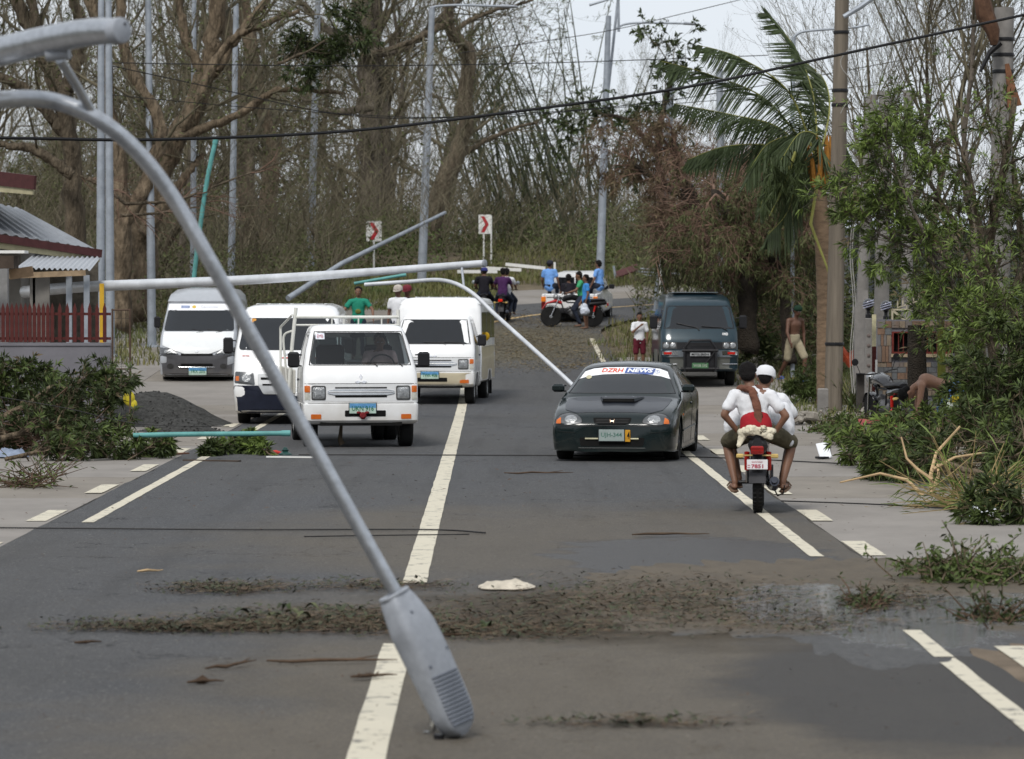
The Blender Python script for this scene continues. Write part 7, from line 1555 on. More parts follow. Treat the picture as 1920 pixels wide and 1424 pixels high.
for s in (-1, 1):
    h = v3.patch('headlight', mat('headlight_bezel', (.05, .05, .05)), rr(s * .66 - .16, .83, s * .66 + .16, .985, .02), off=.008)
    for k in (-.075, .075): v3.patch('lens', LENS, [(s * .66 + k + .065 * math.cos(a), .907 + .065 * math.sin(a)) for a in np.linspace(0, 6, 16)], off=.016, thick=.006, parent=h, dome=.012)
    b = v3.patch('bumper_lamp', CHR, rr(s * .66 - .17, .70, s * .66 + .17, .79, .015), off=.018); v3.patch('fog_lens', REDL, rr(s * .70 - .09, .715, s * .70 + .08, .765, .01), off=.026, thick=.004, parent=b)
    mirror(v3, s * .83, .55, 1.42, .17, .30, reach=.16); v3.strip('trim', CHR, [(s * .5, .50), (s * .83, .50)], .018, off=.012)
BB = MB(); yb = -.10
for pts in ([(-.34, yb, .33), (-.34, yb, .86), (-.22, yb, 1.02), (.22, yb, 1.02), (.34, yb, .86), (.34, yb, .33)],): BB.tube(pts, .030, n=10)
BB.tube([(-.40, yb - .01, .80), (.40, yb - .01, .80)], .03, n=8); BB.tube([(-.42, yb, .40), (.42, yb, .40)], .03, n=8); BB.tube([(-.34, yb, .60), (-.34, .1, .60)], .02, n=6); BB.tube([(.34, yb, .60), (.34, .1, .60)], .02, n=6); BB.tube([(.34, yb - .02, .80), (.10, yb - .03, .50)], .012, n=6)
bb = BB.build('bull_bar', BLK, v3.root); MB().box((0, yb + .03, .60), (.62, .03, .52), bev=.01).build('guard_plate', BLK, bb)
MB().box((0, yb - .02, .715), (.44, .015, .075), bev=.003).build('name_strip', mat('strip_grey', (.30, .31, .32), .5), bb); flat_text('lettering', 'MITSUBISHI', DARK, (0, yb - .032, .715), .38, .045, bb, bold=.02)
pz = MB().box((0, yb - .03, .47), (.36, .012, .12), bev=.003).build('number_plate', mat('green_plate_dark', (.06, .14, .07), .5, var=.3), v3.root); flat_text('lettering', 'WGR 592', mat('plate_pale_ink', (.35, .40, .33), .6), (0, yb - .039, .47), .30, .06, pz)
v3.text('lettering', '4WD', mat('lettering_white', (.7, .7, .7), .5), .50, 1.13, .63, 1.19, off=.010, bold=.03); v3.strip('wiper', BLK, [(0, 1.24), (-.05, 1.30), (-.5, 1.40)], .022, off=.02); v3.strip('wiper', BLK, [(.62, 1.24), (.5, 1.30), (.05, 1.33)], .022, off=.02)
for sd in ('left', 'right'): v3.patch('side_window', GLASSD, roundpoly([(.62, 1.28), (1.25, 1.28), (1.25, 1.70), (.88, 1.70)], .04), side=sd, off=.005); v3.patch('side_window', GLASSD, rr(1.35, 1.28, 2.6, 1.70, .05), side=sd, off=.005); v3.patch('side_window', GLASSD, rr(2.7, 1.28, 4.05, 1.70, .05), side=sd, off=.005); v3.patch('lower_side', OLG, rr(1.40, .45, 2.75, .80, .02), side=sd, off=.006)
MB().box((0, 2.4, 2.075), (1.0, 1.9, .02), bev=.008).build('roof_panel', mat('roof_glass', (.10, .12, .13), .15, coat=.8), v3.root)
# --- far pickup seen from behind
pg = gp(1068, 606); yawp = math.pi - .14; PL_ = 4.5
pk = Car('white_pickup', 'white double-cab pickup seen from behind at the bend with people in its bed', 'pickup', (0, 0, 0), yawp)
rot = Matrix.Rotation(yawp, 3, 'Z'); pk.root.location = Vector((pg.x, pg.y, zg(pg.y + 1.5) - .02)) - rot @ Vector((0, PL_, 0)); pk.root.rotation_euler = (R(-2.2), 0, yawp)
MB().add(*(lambda m: (m.v, m.f))(ysections([(0, [(0, .4), (.5, .4), (.70, .42), (.74, .6), (.70, .78), (.4, .82), (0, .83)]), (.2, [(0, .36), (.6, .36), (.80, .40), (.83, .62), (.80, .86), (.5, .90), (0, .91)]), (1.0, [(0, .36), (.6, .36), (.82, .40), (.85, .65), (.83, .92), (.6, .97), (0, .98)]), (1.25, [(0, .36), (.6, .36), (.82, .40), (.85, .65), (.83, .95), (.66, 1.05), (0, 1.08)]), (1.75, [(0, .36), (.6, .36), (.82, .40), (.85, .65), (.83, .95), (.66, 1.52), (0, 1.58)]), (2.9, [(0, .36), (.6, .36), (.82, .40), (.85, .65), (.83, .95), (.66, 1.54), (0, 1.60)]), (3.05, [(0, .36), (.6, .36), (.82, .40), (.85, .65), (.83, .95), (.64, 1.50), (0, 1.55)]), (3.1, [(0, .36), (.6, .36), (.82, .40), (.85, .65), (.83, .95), (.66, .99), (0, 1.0)])], 3, 3))).build('cab', WPAINT, pk.root, ang=35, fix=True)
for nm, c, s in (('bed_side', (.80, 3.82, .78), (.08, 1.36, .44)), ('bed_side', (-.80, 3.82, .78), (.08, 1.36, .44)), ('tailgate', (0, 4.47, .78), (1.48, .06, .44)), ('bed_floor', (0, 3.8, .60), (1.5, 1.36, .06)), ('rear_bumper', (0, 4.56, .48), (1.5, .12, .12))): MB().box(c, s, bev=.02).build(nm, WPAINT if nm != 'rear_bumper' else BLK, pk.root)
MB().box((0, 4.505, .90), (1.4, .01, .02)).build('tailgate_line', BLK, pk.root); MB().box((0, 3.095, 1.28), (1.10, .02, .36), bev=.008).build('rear_window', GLASSD, pk.root); MB().box((0, 3.11, 1.28), (.04, .02, .38)).build('window_divider', WPAINT, pk.root)
for s in (-1, 1):
    a = MB().box((s * .79, 4.50, .84), (.14, .04, .15), bev=.01).build('tail_light', mat('lit_amber_lens', (.75, .20, .02), .2), pk.root); MB().box((s * .79, 4.50, .66), (.13, .035, .20), bev=.01).build('tail_light', mat('dark_red_lens', (.12, .01, .01), .2), pk.root)
    MB().box((s * .835, 2.35, 1.22), (.02, .95, .34), M=Matrix.Rotation(s * -.35, 3, 'Y'), bev=.008).build('side_window', GLASSD, pk.root)
    MB().box((s * .95, 1.55, 1.12), (.16, .08, .14), bev=.02).build('mirror', BLK, pk.root)
for x, y in ((-.76, .75), (.76, .75), (-.76, 3.75), (.76, 3.75)): wheel(pk, math.copysign(.84, x), y, .34, .22)
MB().box((0, 2.3, .42), (1.1, 4.0, .2)).build('underbody_shade', DARK, pk.root)  # dark filler box painting the shade below the pickup
# ================================================================== MOTORCYCLES  (local frame: +y forward, origin under the rear wheel contact)
def moto(name, label, loc, rz, paint, lean=0, tank=True, plate_txt=None, red_lights=False, group=None, shroud=None):
    root = empty(name, loc, rz, label, 'motorcycle', group); root.rotation_euler = (0, R(lean), rz)
    def part(mb, nm, m, p=root, **k): return mb.build(nm, m, p, **k)
    for y, w in ((0, .10), (1.24, .085)):
        t = MB().lathe([(.245, -w * .45), (.285, -w / 2), (.305, -w * .25), (.308, 0), (.305, w * .25), (.285, w / 2), (.245, w * .45)], 32, c=(0, 0, 0), axis='X').build('wheel', RUB, root); t.location = (0, y, .308)
        rm = MB(); rm.lathe([(.248, -w * .4), (.225, -w * .2), (.225, w * .2), (.248, w * .4)], 30, axis='X', cap=False); rm.lathe([(.05, -.05), (.05, .05)], 12, axis='X')
        for k in range(14): a = k * math.pi / 7; rm.tube([(.03 * (-1) ** k, math.cos(a) * .04, math.sin(a) * .04), (0, math.cos(a) * .23, math.sin(a) * .23)], .0035, n=4)
        rm.build('rim', CHR, t)
        kn = MB()
        for k in range(40):
            a = 2 * math.pi * k / 40
            for x in (-.028, .028): kn.box((x, math.cos(a) * .307, math.sin(a) * .307), (.03, .02, .012), M=Matrix.Rotation(a, 3, 'X'))
        kn.build('tread', RUB, t, smooth=False)['kind'] = 'stuff'
    fr = MB(); fr.tube([(0, 1.0, .88), (0, .75, .72), (0, .25, .70), (0, -.22, .74)], .022, n=8); fr.tube([(0, .98, .84), (0, .85, .45), (0, .55, .28), (0, .2, .30)], .02, n=8)
    for s in (-1, 1): fr.tube([(s * .08, 0, .31), (s * .08, .45, .34)], .018, n=6); fr.tube([(s * .06, .3, .68), (s * .07, .42, .35)], .015, n=6)
    part(fr, 'frame', BLK)
    fk = MB(); [fk.tube([(s * .08, 1.24, .31), (s * .08, 1.06, .72), (s * .08, .98, .92)], .02, n=8) for s in (-1, 1)]; part(fk, 'fork', CHR)
    part(MB().ball((0, .52, .40), (.13, .20, .15), 14, 10).lathe([(.13, -.02), (.13, .02)], 16, c=(.13, .5, .34), axis='X').lathe([(.06, 0), (.085, .04), (.06, .08), (.085, .12), (.06, .16)], 12, c=(0, .66, .45), M=Matrix.Rotation(-.5, 3, 'X')), 'engine', mat('engine_grey', (.12, .12, .125), .5, .5, var=.3))
    part(MB().tube([(0, .28, .755), (0, .42, .83), (0, .62, .88), (0, .82, .84), (0, .90, .76)], [.07, .12, .15, .12, .06], n=14, side=(1, 0, 0), r2=[.05, .08, .10, .09, .05]), 'fuel_tank' if tank else 'leg_shield', paint if tank else BLK)
    part(MB().tube([(0, -.36, .79), (0, -.25, .80), (0, .05, .79), (0, .25, .78), (0, .38, .80)], [.07, .12, .13, .12, .09], n=14, side=(1, 0, 0), r2=[.03, .045, .045, .045, .03]), 'seat', BLK)
    part(MB().tube([(0, -.40, .72), (0, -.2, .70), (0, .2, .66)], [.05, .10, .10], n=10, side=(1, 0, 0), r2=[.06, .08, .08]), 'tail_cowl', BLK if plate_txt or not tank else paint)
    tl = part(MB().box((0, -.43, .655), (.13, .05, .085), bev=.012), 'tail_light', mat('lit_red_lens', (.85, .03, .01), .2) if red_lights else mat('brake_lens', (.26, .012, .010), .25, coat=.4))
    for k in range(2): MB().box((0, -.456, .64 + k * .03), (.12, .004, .003)).build('lens_rib', BLK, tl)
    for s in (-1, 1):
        part(MB().tube([(s * .05, -.36, .60), (s * .16, -.38, .60)], .008, n=6).box((s * .175, -.385, .595), (.075, .04, .045), bev=.01), 'indicator', mat('cream_indicator', (.50, .36, .13), .3))
        part(MB().tube([(s * .11, -.06, .62), (s * .11, -.02, .44)], .028, n=12), 'shock_spring', REDL if not red_lights else BLK); part(MB().tube([(s * .11, -.02, .44), (s * .11, 0, .31)], .016, n=8), 'shock_rod', CHR)
        part(MB().tube([(s * .06, .22, .30), (s * .24, .22, .30)], .018, n=8), 'foot_peg', BLK)
        if plate_txt: continue
        mr_ = part(MB().tube([(s * .28, .84, 1.0), (s * .34, .80, 1.15)], .006, n=5), 'mirror_stem', BLK); MB().lathe([(.001, -.01), (.055, -.008), (.06, 0), (.055, .008), (.001, .01)], 14, c=(s * .36, .80, 1.19), axis='Y').build('mirror', CHR if red_lights else BLK, mr_)
    fd = MB(); P_ = [(-.03, -.33, .10), (0, -.33, .56)]; fd.add([(-.075, -.28, .50), (.075, -.28, .50), (.085, -.345, .40), (-.085, -.345, .40), (-.085, -.36, .32), (.085, -.36, .32), (-.075, -.27, .49), (.075, -.27, .49), (.08, -.335, .39), (-.08, -.335, .39), (-.08, -.35, .32), (.08, -.35, .32)], [(0, 3, 2, 1), (3, 4, 5, 2), (6, 7, 8, 9), (9, 8, 11, 10), (0, 6, 9, 3), (3, 9, 10, 4), (1, 2, 8, 7), (2, 5, 11, 8), (4, 10, 11, 5), (0, 1, 7, 6)]); part(fd, 'mudguard', mat('grey_mudguard', (.05, .05, .055), .6), smooth=False)
    rg = [(math.cos(a) * .345, math.sin(a) * .345) for a in np.linspace(.35, 2.3, 12)]; part(MB().tube([(0, 0 - y, .308 + z) for y, z in [(c, s_) for c, s_ in rg]], [.06] * 12, n=8, side=(1, 0, 0), r2=[.012] * 12), 'rear_fender', BLK)
    part(MB().tube([(0, 1.24 + math.cos(a) * .335, .308 + math.sin(a) * .335) for a in np.linspace(.5, 2.5, 12)], [.055] * 12, n=8, side=(1, 0, 0), r2=[.010] * 12), 'front_fender', paint)
    part(MB().tube([(.06, .62, .30), (.13, .35, .24), (.16, .05, .27), (.17, -.18, .33)], [.022, .03, .052, .050], n=12).tube([(.17, -.18, .33), (.17, -.24, .345)], [.035, .03], n=10), 'exhaust', mat('black_chrome', (.08, .085, .10), .2, .9))
    part(MB().tube([(-.36, .80, .99), (-.28, .84, .99), (-.10, .92, .95), (.10, .92, .95), (.28, .84, .99), (.36, .80, .99)], .012, n=8), 'handlebar', BLK)
    part(MB().ball((0, 1.10, .88), (.10, .08, .10), 14, 10), 'headlight', LENS)
    if shroud: part(MB().tube([(0, 1.50, .52), (0, 1.36, .70), (0, 1.10, .76), (0, .92, .70)], [.05, .09, .10, .06], n=10, side=(1, 0, 0), r2=[.02, .03, .06, .05]), 'front_shroud', shroud)
    if plate_txt:
        p_ = part(MB().box((0, -.405, .51), (.21, .008, .10), bev=.003), 'number_plate', mat('moto_plate_white', (.72, .70, .72), .5, var=.06)); RI = mat('plate_red_ink', (.40, .05, .09), .6)
        flat_text('lettering', plate_txt, RI, (.0, -.412, .493), .12, .040, p_, bold=.03); flat_text('small_lettering', 'REGISTERED', RI, (0, -.412, .535), .11, .013, p_)
        [MB().box((-.085, -.411, .48 + .022 * k), (.025, .003, .006)).build('print_line', RI, p_) for k in range(2)]
    part(MB().tube([(.15, .2, .26), (.20, .05, .17), (.26, .0, .20), (.27, -.03, .28)], .008, n=6), 'hanging_hose', BLK)
    return root
# ================================================================== PEOPLE
SK = mat('skin_brown', (.17, .085, .052), .55, var=.12, scale=6, spec=.4); SK2 = mat('skin_dark_brown', (.115, .056, .036), .55, var=.12, scale=6, spec=.4)
HAIR = mat('black_hair', (.007, .006, .006), .75, var=.4, scale=30, bump=.8, bscale=90, spec=.15)
EYEW = mat('eye_white', (.6, .58, .55), .3)
def cap_seg(mb, a, b, ra, rb, side=None, fa=1, n=12):
    """tapered limb segment with rounded ends; fa flattens it across the side axis"""
    a, b = Vector(a), Vector(b); d = (b - a).normalized(); k = 4; pts = []; rs = []
    for i in range(k): t = math.pi / 2 * (i / k); pts.append(a - d * ra * .9 * math.cos(t) * (fa if side is None else min(1, fa + .2))); rs.append(max(ra * math.sin(t), .004))
    pts += [a, a.lerp(b, .33), a.lerp(b, .66), b]; rs += [ra, ra * .67 + rb * .33, ra * .33 + rb * .67, rb]
    for i in range(1, k + 1): t = math.pi / 2 * (i / k); pts.append(b + d * rb * .9 * math.sin(t)); rs.append(max(rb * math.cos(t), .004))
    mb.tube(pts, rs, n=n, side=side, r2=[r * fa for r in rs] if side is not None else None)
def remesh(mb, name, m, parent, vox, it=5, disp=None):
    o = mb.build(name, m, None, fix=False); mods = [('REMESH', dict(mode='VOXEL', voxel_size=vox)), ('SMOOTH', dict(factor=.5, iterations=it))]
    bake(o, mods); o.data.materials.clear(); o.data.materials.append(m); o.parent = parent
    if disp:
        for v in o.data.vertices: v.co += v.normal * (disp * mnoise.noise(v.co * 9) + disp * .9 * (abs(mnoise.noise(Vector((v.co.x * 17 + v.co.z * 9, v.co.y * 17, v.co.z * 13 - v.co.x * 6)))) - .2) + disp * .12 * mnoise.noise(v.co * 34))
    o.data.polygons.foreach_set('use_smooth', [True] * len(o.data.polygons)); return o
STAND = dict(pel=(0, 0, .93), che=(0, .0, 1.24), nec=(0, .0, 1.44), hea=(0, .02, 1.58), sL=(-.175, 0, 1.37), eL=(-.235, -.02, 1.10), wL=(-.23, .05, .86), sR=(.175, 0, 1.37), eR=(.235, -.02, 1.10), wR=(.23, .05, .86),
             hL=(-.09, 0, .88), kL=(-.11, .02, .48), aL=(-.11, -.02, .09), hR=(.09, 0, .88), kR=(.11, .02, .48), aR=(.11, -.02, .09))
def person(label, loc, rz, J, sc=1.0, skin=SK, top=None, bottom=None, hair=True, cap=None, vox=.014, shoes=None, face=True, sleeve=.55, legs=.9, upper_only=False, toes=None, hands=None, tdrop=.04, look=(0, 1, 0), group=None):
    J = {k: Vector(v) for k, v in dict(STAND, **J).items()}; root = empty('person', loc, rz, label, 'person', group); root.scale = (sc,) * 3
    b = MB(); sv = (J['sR'] - J['sL']).normalized(); up = (J['nec'] - J['pel']).normalized()
    cap_seg(b, J['che'] + up * .03, J['pel'].lerp(J['che'], .45), .155, .125, side=sv, fa=.66, n=16); cap_seg(b, J['pel'].lerp(J['che'], .5), J['pel'], .125, .15, side=sv, fa=.74, n=16)
    cap_seg(b, J['sL'] + sv * .03, J['sR'] - sv * .03, .062, .062); cap_seg(b, J['che'] + up * .05, J['nec'], .10, .055, side=sv, fa=.8)
    hd_ = (J['hea'] - J['nec']).normalized(); cap_seg(b, J['nec'], J['hea'] - hd_ * .03, .052, .055)
    lk = Vector(look); lk = (lk - hd_ * lk.dot(hd_)).normalized(); rt_ = lk.cross(hd_).normalized(); HM = Matrix((rt_, lk, hd_)).transposed()
    def H(x, y, z): return J['hea'] + HM @ Vector((x, y, z))
    b.ball(H(0, -.01, .02), (.078, .095, .10), 16, 12, M=HM); b.ball(H(0, .02, -.055), (.056, .066, .062), 14, 10, M=HM)
    if face: b.ball(H(0, .093, -.015), (.014, .018, .022), 8, 6, M=HM); b.ball(H(0, .082, -.062), (.024, .012, .009), 8, 6, M=HM)
    for s in (-1, 1): b.ball(H(s * .080, -.005, -.012), (.012, .02, .032), 8, 6, M=HM)
    for s in 'LR':
        cap_seg(b, J['s' + s], J['e' + s], .052, .040); cap_seg(b, J['e' + s], J['w' + s], .040, .027)
        d = (J['w' + s] - J['e' + s]).normalized()
        if hands and s in hands: d = Vector(hands[s]).normalized()
        pal = J['w' + s] + d * .055; sx_ = sv * (1 if s == 'R' else -1); fw = d.cross(sx_).normalized()
        if abs(d.dot(sx_)) > .8: fw = Vector((0, 0, -1))
        tx = d.cross(fw).normalized(); cap_seg(b, J['w' + s], pal, .026, .036, side=fw, fa=.5)
        for q, (o_, L_f) in enumerate(((-.030, .062), (-.010, .074), (.011, .070), (.031, .055))):
            f0 = pal + fw * o_ + d * .02; f1 = f0 + (d + tx * .25 * 0 - Vector((0, 0, .12))).normalized() * L_f * .55; f2 = f1 + (d * .8 - tx * .45 - Vector((0, 0, .25))).normalized() * L_f * .5
            cap_seg(b, f0, f1, .0105, .0095, n=7); cap_seg(b, f1, f2, .0095, .008, n=7)
        cap_seg(b, J['w' + s] + d * .02 + fw * -.02, J['w' + s] + d * .06 - fw * .062, .0125, .010, n=7)
        if not upper_only:
            cap_seg(b, J['h' + s], J['k' + s], .083, .055); cap_seg(b, J['k' + s], J['k' + s].lerp(J['a' + s], .35), .052, .054); cap_seg(b, J['k' + s].lerp(J['a' + s], .3), J['a' + s], .054, .034)
            t = Vector(toes[s]) if toes and s in toes else J['a' + s] + Vector((.02 * (1 if s == 'R' else -1), .15, -.055))
            cap_seg(b, J['a' + s] + Vector((0, -.02, -.045)), t, .034, .032, side=(1, 0, 0), fa=.75)
    remesh(b, 'body', skin, root, vox)
    if hair:
        h = MB(); ck = .86 if cap else 1; h.ball(H(0, -.034, .044 if not cap else .02), (.090 * ck, .094 * ck, .090 * ck), 18, 14, M=HM); h.ball(H(0, -.055, -.01), (.080 * ck, .060 * ck, .072 * ck), 14, 10, M=HM)
        for k in range(0 if cap else 26):
            a = rnd(0, 6.28); e = rnd(-.1, 1.3); p = Vector((math.cos(a) * math.cos(e) * .085, math.sin(a) * math.cos(e) * .098 - .022, .038 + math.sin(e) * .09))
            if p.y > .02 and p.z < .085: continue
            h.ball(H(*p), (.022, .022, .02), 6, 4, M=HM)
        remesh(h, 'hair', HAIR, root, .012, it=2, disp=.008)
    if cap:
        m = cap[0]; c = MB(); c.lathe([(.104, -.0), (.106, .03), (.098, .075), (.07, .108), (.03, .122), (.001, .124)], 22, M=HM, c=H(0, -.012, .012))
        vs = []; 
        bd0 = 1 if cap[1] else -1
        for i in range(9):
            a = math.pi * (i / 8); x = math.cos(a) * .085; y = bd0 * (.07 + math.sin(a) * .085) - .012; vs += [H(x, y, .015 - abs(math.sin(a)) * .012), H(x, y, .008 - abs(math.sin(a)) * .012)]
        c.add(vs, [tuple(range(0, 18, 2)), tuple(range(17, 0, -2))] + [(2 * i, 2 * i + 1, 2 * i + 3, 2 * i + 2) for i in range(8)]); c.build('cap', m, root)
    if face and lk.y < .3 or face == 2:
        for s in (-1, 1): MB().ball(H(s * .030, .081, .012), (.013, .006, .007), 8, 6, M=HM).build('eye', EYEW, root); MB().ball(H(s * .030, .087, .012), (.006, .003, .006), 8, 6, M=HM).build('pupil', HAIR, root); MB().tube([H(s * .015, .090, .030), H(s * .045, .082, .030)], .004, n=5).build('eyebrow', HAIR, root)
    if top:
        c = MB(); cap_seg(c, J['che'] + up * .03, J['pel'].lerp(J['che'], .4), .165, .146, side=sv, fa=.72, n=18); cap_seg(c, J['pel'].lerp(J['che'], .5), J['pel'] - up * tdrop, .150, .168, side=sv, fa=.78, n=18)
        cap_seg(c, J['sL'] + sv * .02, J['sR'] - sv * .02, .067, .067); cap_seg(c, J['che'] + up * .06, J['nec'] - up * .03, .115, .070, side=sv, fa=.8)
        for s in 'LR': cap_seg(c, J['s' + s], J['s' + s].lerp(J['e' + s], sleeve), .068, .064)
        remesh(c, 'shirt', top, root, vox * 1.1, it=4, disp=.011)
    if bottom and not upper_only:
        c = MB(); cap_seg(c, J['pel'] + up * .06, J['pel'] - up * .03, .150, .165, side=sv, fa=.80, n=16)
        for s in 'LR':
            cap_seg(c, J['h' + s], J['h' + s].lerp(J['k' + s], min(legs, 1)), .104, .088)
            if legs > 1: cap_seg(c, J['k' + s], J['k' + s].lerp(J['a' + s], min(legs - 1, .97)), .070, .056)
        remesh(c, 'trousers' if legs > 1.3 else 'shorts', bottom, root, vox * 1.1, it=4, disp=.008)
    if shoes:
        for s in 'LR':
            t = Vector(toes[s]) if toes and s in toes else J['a' + s] + Vector((.02 * (1 if s == 'R' else -1), .15, -.055)); a_ = J['a' + s] + Vector((0, -.045, -.07)); d = (t - a_)
            m = MB(); m.tube([a_ - d * .12 + Vector((0, 0, -.02)), a_ + Vector((0, 0, -.02)), a_ + d * .5 + Vector((0, 0, -.025)), t + Vector((0, 0, -.02)), t + d * .22 + Vector((0, 0, -.015))], [.02, .042, .045, .052, .02], n=14, side=(1, 0, 0), r2=[.012] * 5)
            m.tube([t + Vector((-.05, 0, -.01)), t + Vector((-.02, -.01, .03)), t + Vector((.02, -.01, .03)), t + Vector((.05, 0, -.01))], .009, n=6); m.build('sandal', shoes, root)
    root['_H'] = [list(H(0, 0, 0)), ]; del root['_H']
    return root, J, H
WT = mat('white_cotton', (.66, .67, .70), .85, var=.05, scale=4, bump=.3, bscale=14); REDC = mat('red_cotton', (.30, .014, .022), .85, var=.15, scale=5, bump=.3, bscale=14)
OLIVE = mat('olive_cloth', (.075, .065, .040), .9, var=.2, scale=8, bump=.3, bscale=20); MARO = mat('maroon_cloth', (.095, .012, .022), .85, var=.2, bump=.3, bscale=14); KHAKI = mat('khaki_cloth', (.30, .26, .18), .85, var=.15, bump=.3, bscale=14)
JEAN = mat('dark_denim', (.02, .025, .04), .9, var=.3); SAND = mat('brown_sandal', (.12, .075, .05), .8, var=.2)
# ---- main motorcycle and its two riders
M0 = gp(1421, 964); mrz = R(-5)
mb_ = moto('motorcycle', 'motorcycle with white plate 7851 ridden away from the camera on the right shoulder line', (M0.x, M0.y, .015), mrz, mat('moto_blue_paint', (.02, .05, .16), .3, coat=.5), plate_txt='7851')
mloc = (M0.x, M0.y, .015)
# driver, mostly hidden in front
drv, Jd, Hd = person('motorcycle driver in loose white shirt and white cap, hidden behind the passenger', mloc, mrz, dict(pel=(.03, .34, .86), che=(.05, .42, 1.10), nec=(.055, .46, 1.25), hea=(.065, .49, 1.36), sL=(-.13, .42, 1.16), sR=(.23, .42, 1.15), eL=(-.31, .52, .98), wL=(-.30, .76, 1.0), eR=(.36, .50, .97), wR=(.33, .76, 1.0),
    hL=(-.06, .36, .83), hR=(.12, .36, .83), kL=(-.30, .66, .68), kR=(.33, .66, .68), aL=(-.20, .40, .33), aR=(.24, .40, .33)), top=WT, bottom=OLIVE, hair=True, cap=(WT, True), sleeve=.85, vox=.012, shoes=SAND)
bs = MB(); cap_seg(bs, (-.22, .36, .98), (-.26, .30, .86), .11, .10); cap_seg(bs, (.22, .34, 1.0), (.27, .28, .84), .13, .11); cap_seg(bs, (.27, .28, .84), (.33, .22, .70), .08, .04); remesh(bs, 'loose_shirt_tail', WT, drv, .014, disp=.014)
# pillion
pil, Jp, Hp = person('pillion passenger seen from behind, white shirt with red hem and brown scarf', mloc, mrz, dict(pel=(-.02, -.04, .87), che=(-.055, .0, 1.11), nec=(-.085, .06, 1.28), hea=(-.105, .11, 1.395), sL=(-.235, .0, 1.20), sR=(.125, .0, 1.195), eL=(-.345, -.06, 1.0), wL=(-.215, .0, .84), eR=(.285, -.06, .99), wR=(.175, .0, .82),
    hL=(-.11, .0, .83), hR=(.09, .0, .83), kL=(-.325, .34, .70), kR=(.345, .34, .70), aL=(-.235, .12, .30), aR=(.25, .12, .30)), sc=1.0, skin=SK, top=WT, bottom=OLIVE, sleeve=.60, vox=.011, shoes=SAND, toes=dict(L=(-.27, .23, .27), R=(.29, .23, .27)), face=False, legs=.92, hands=dict(L=(.3, .5, -.7), R=(-.3, .5, -.7)), tdrop=.0)
hem = MB(); cap_seg(hem, (-.03, -.045, .93), (-.02, -.055, .865), .160, .168, side=(1, 0, 0), fa=.80, n=20); remesh(hem, 'red_hem', REDC, pil, .012, disp=.008)
SCARF = mat('brown_scarf', (.14, .062, .042), .9, var=.35, scale=14, bump=.6, bscale=30, detail=8)
sca = MB(); sca.tube([Vector((-.09 + math.cos(a) * .110, .045 + math.sin(a) * .095, 1.245 + .03 * math.sin(a * 2))) for a in np.linspace(0, 2 * math.pi, 20)], [.036] * 20, n=8)
sca.tube([(-.17, -.05, 1.265), (-.12, -.085, 1.27), (-.06, -.10, 1.25), (-.02, -.105, 1.20)], [.03, .036, .04, .036], n=8)
sca.tube([(-.06, -.12, 1.235), (-.02, -.145, 1.14), (.0, -.15, 1.05), (.005, -.155, .96), (.0, -.165, .90)], [.038, .046, .044, .046, .040], n=10, side=(1, 0, 0), r2=[.022, .018, .014, .014, .012]); remesh(sca, 'scarf', SCARF, pil, .009, it=2, disp=.008)
rg_ = empty('seat_cloth', mloc, mrz, 'cream cloth bundled on the tail of the motorcycle seat', 'cloth'); CRC = mat('cream_cloth', (.60, .55, .43), .85, var=.12, scale=8, bump=.5, bscale=30)
c = MB(); cap_seg(c, (-.12, -.30, .845), (.12, -.30, .84), .075, .070, side=(0, 1, 0), fa=.5); cap_seg(c, (-.14, -.31, .84), (-.19, -.35, .70), .050, .030, side=(1, 0, 0), fa=.45); cap_seg(c, (.02, -.35, .85), (.13, -.36, .79), .050, .030, side=(0, .4, 1), fa=.5); cap_seg(c, (-.10, -.36, .86), (.06, -.37, .84), .045, .05, side=(0, 0, 1), fa=.5); remesh(c, 'cloth', CRC, rg_, .008, it=2, disp=.030)
# ---- boy by the van
bp = gp(1199, 694); WT2 = WT
boy, Jb, Hb = person('boy in white shirt and maroon shorts standing beside the blue-green van, hand on his shoulder', (bp.x, bp.y, bp.z), math.pi + .1, dict(eL=(-.235, .02, 1.10), wL=(-.22, .05, .86), eR=(.22, .10, 1.12), wR=(.03, .22, 1.30)), sc=.80, top=WT, bottom=MARO, sleeve=.75, vox=.016, hands=dict(R=(-.8, 0, .5)), shoes=SAND, tdrop=.03, face=2)
# ---- shirtless man walking
wp = gp(1488, 716)
man, Jm, Hm = person('shirtless man in khaki shorts striding through the weeds behind the palm trunk', (wp.x, wp.y, zg(wp.y)), math.pi + .5, dict(che=(0, .05, 1.24), nec=(0, .10, 1.43), hea=(.0, .16, 1.57), sL=(-.18, .06, 1.36), sR=(.18, .06, 1.36), eL=(-.25, .02, 1.09), wL=(-.24, .06, .85), eR=(.25, .12, 1.09), wR=(.23, .22, .87),
    kL=(-.16, .22, .52), aL=(-.14, .18, .10), kR=(.14, -.06, .48), aR=(.16, -.34, .14)), sc=1.02, skin=SK2, bottom=KHAKI, vox=.015, face=2, shoes=mat('blue_sandal', (.05, .12, .35), .6))
hc = MB(); hc.ball(Hm(0, -.01, .05), (.10, .11, .085), 14, 10).build('green_head_cloth', mat('dark_green_cloth', (.012, .035, .02), .9, var=.3), man)
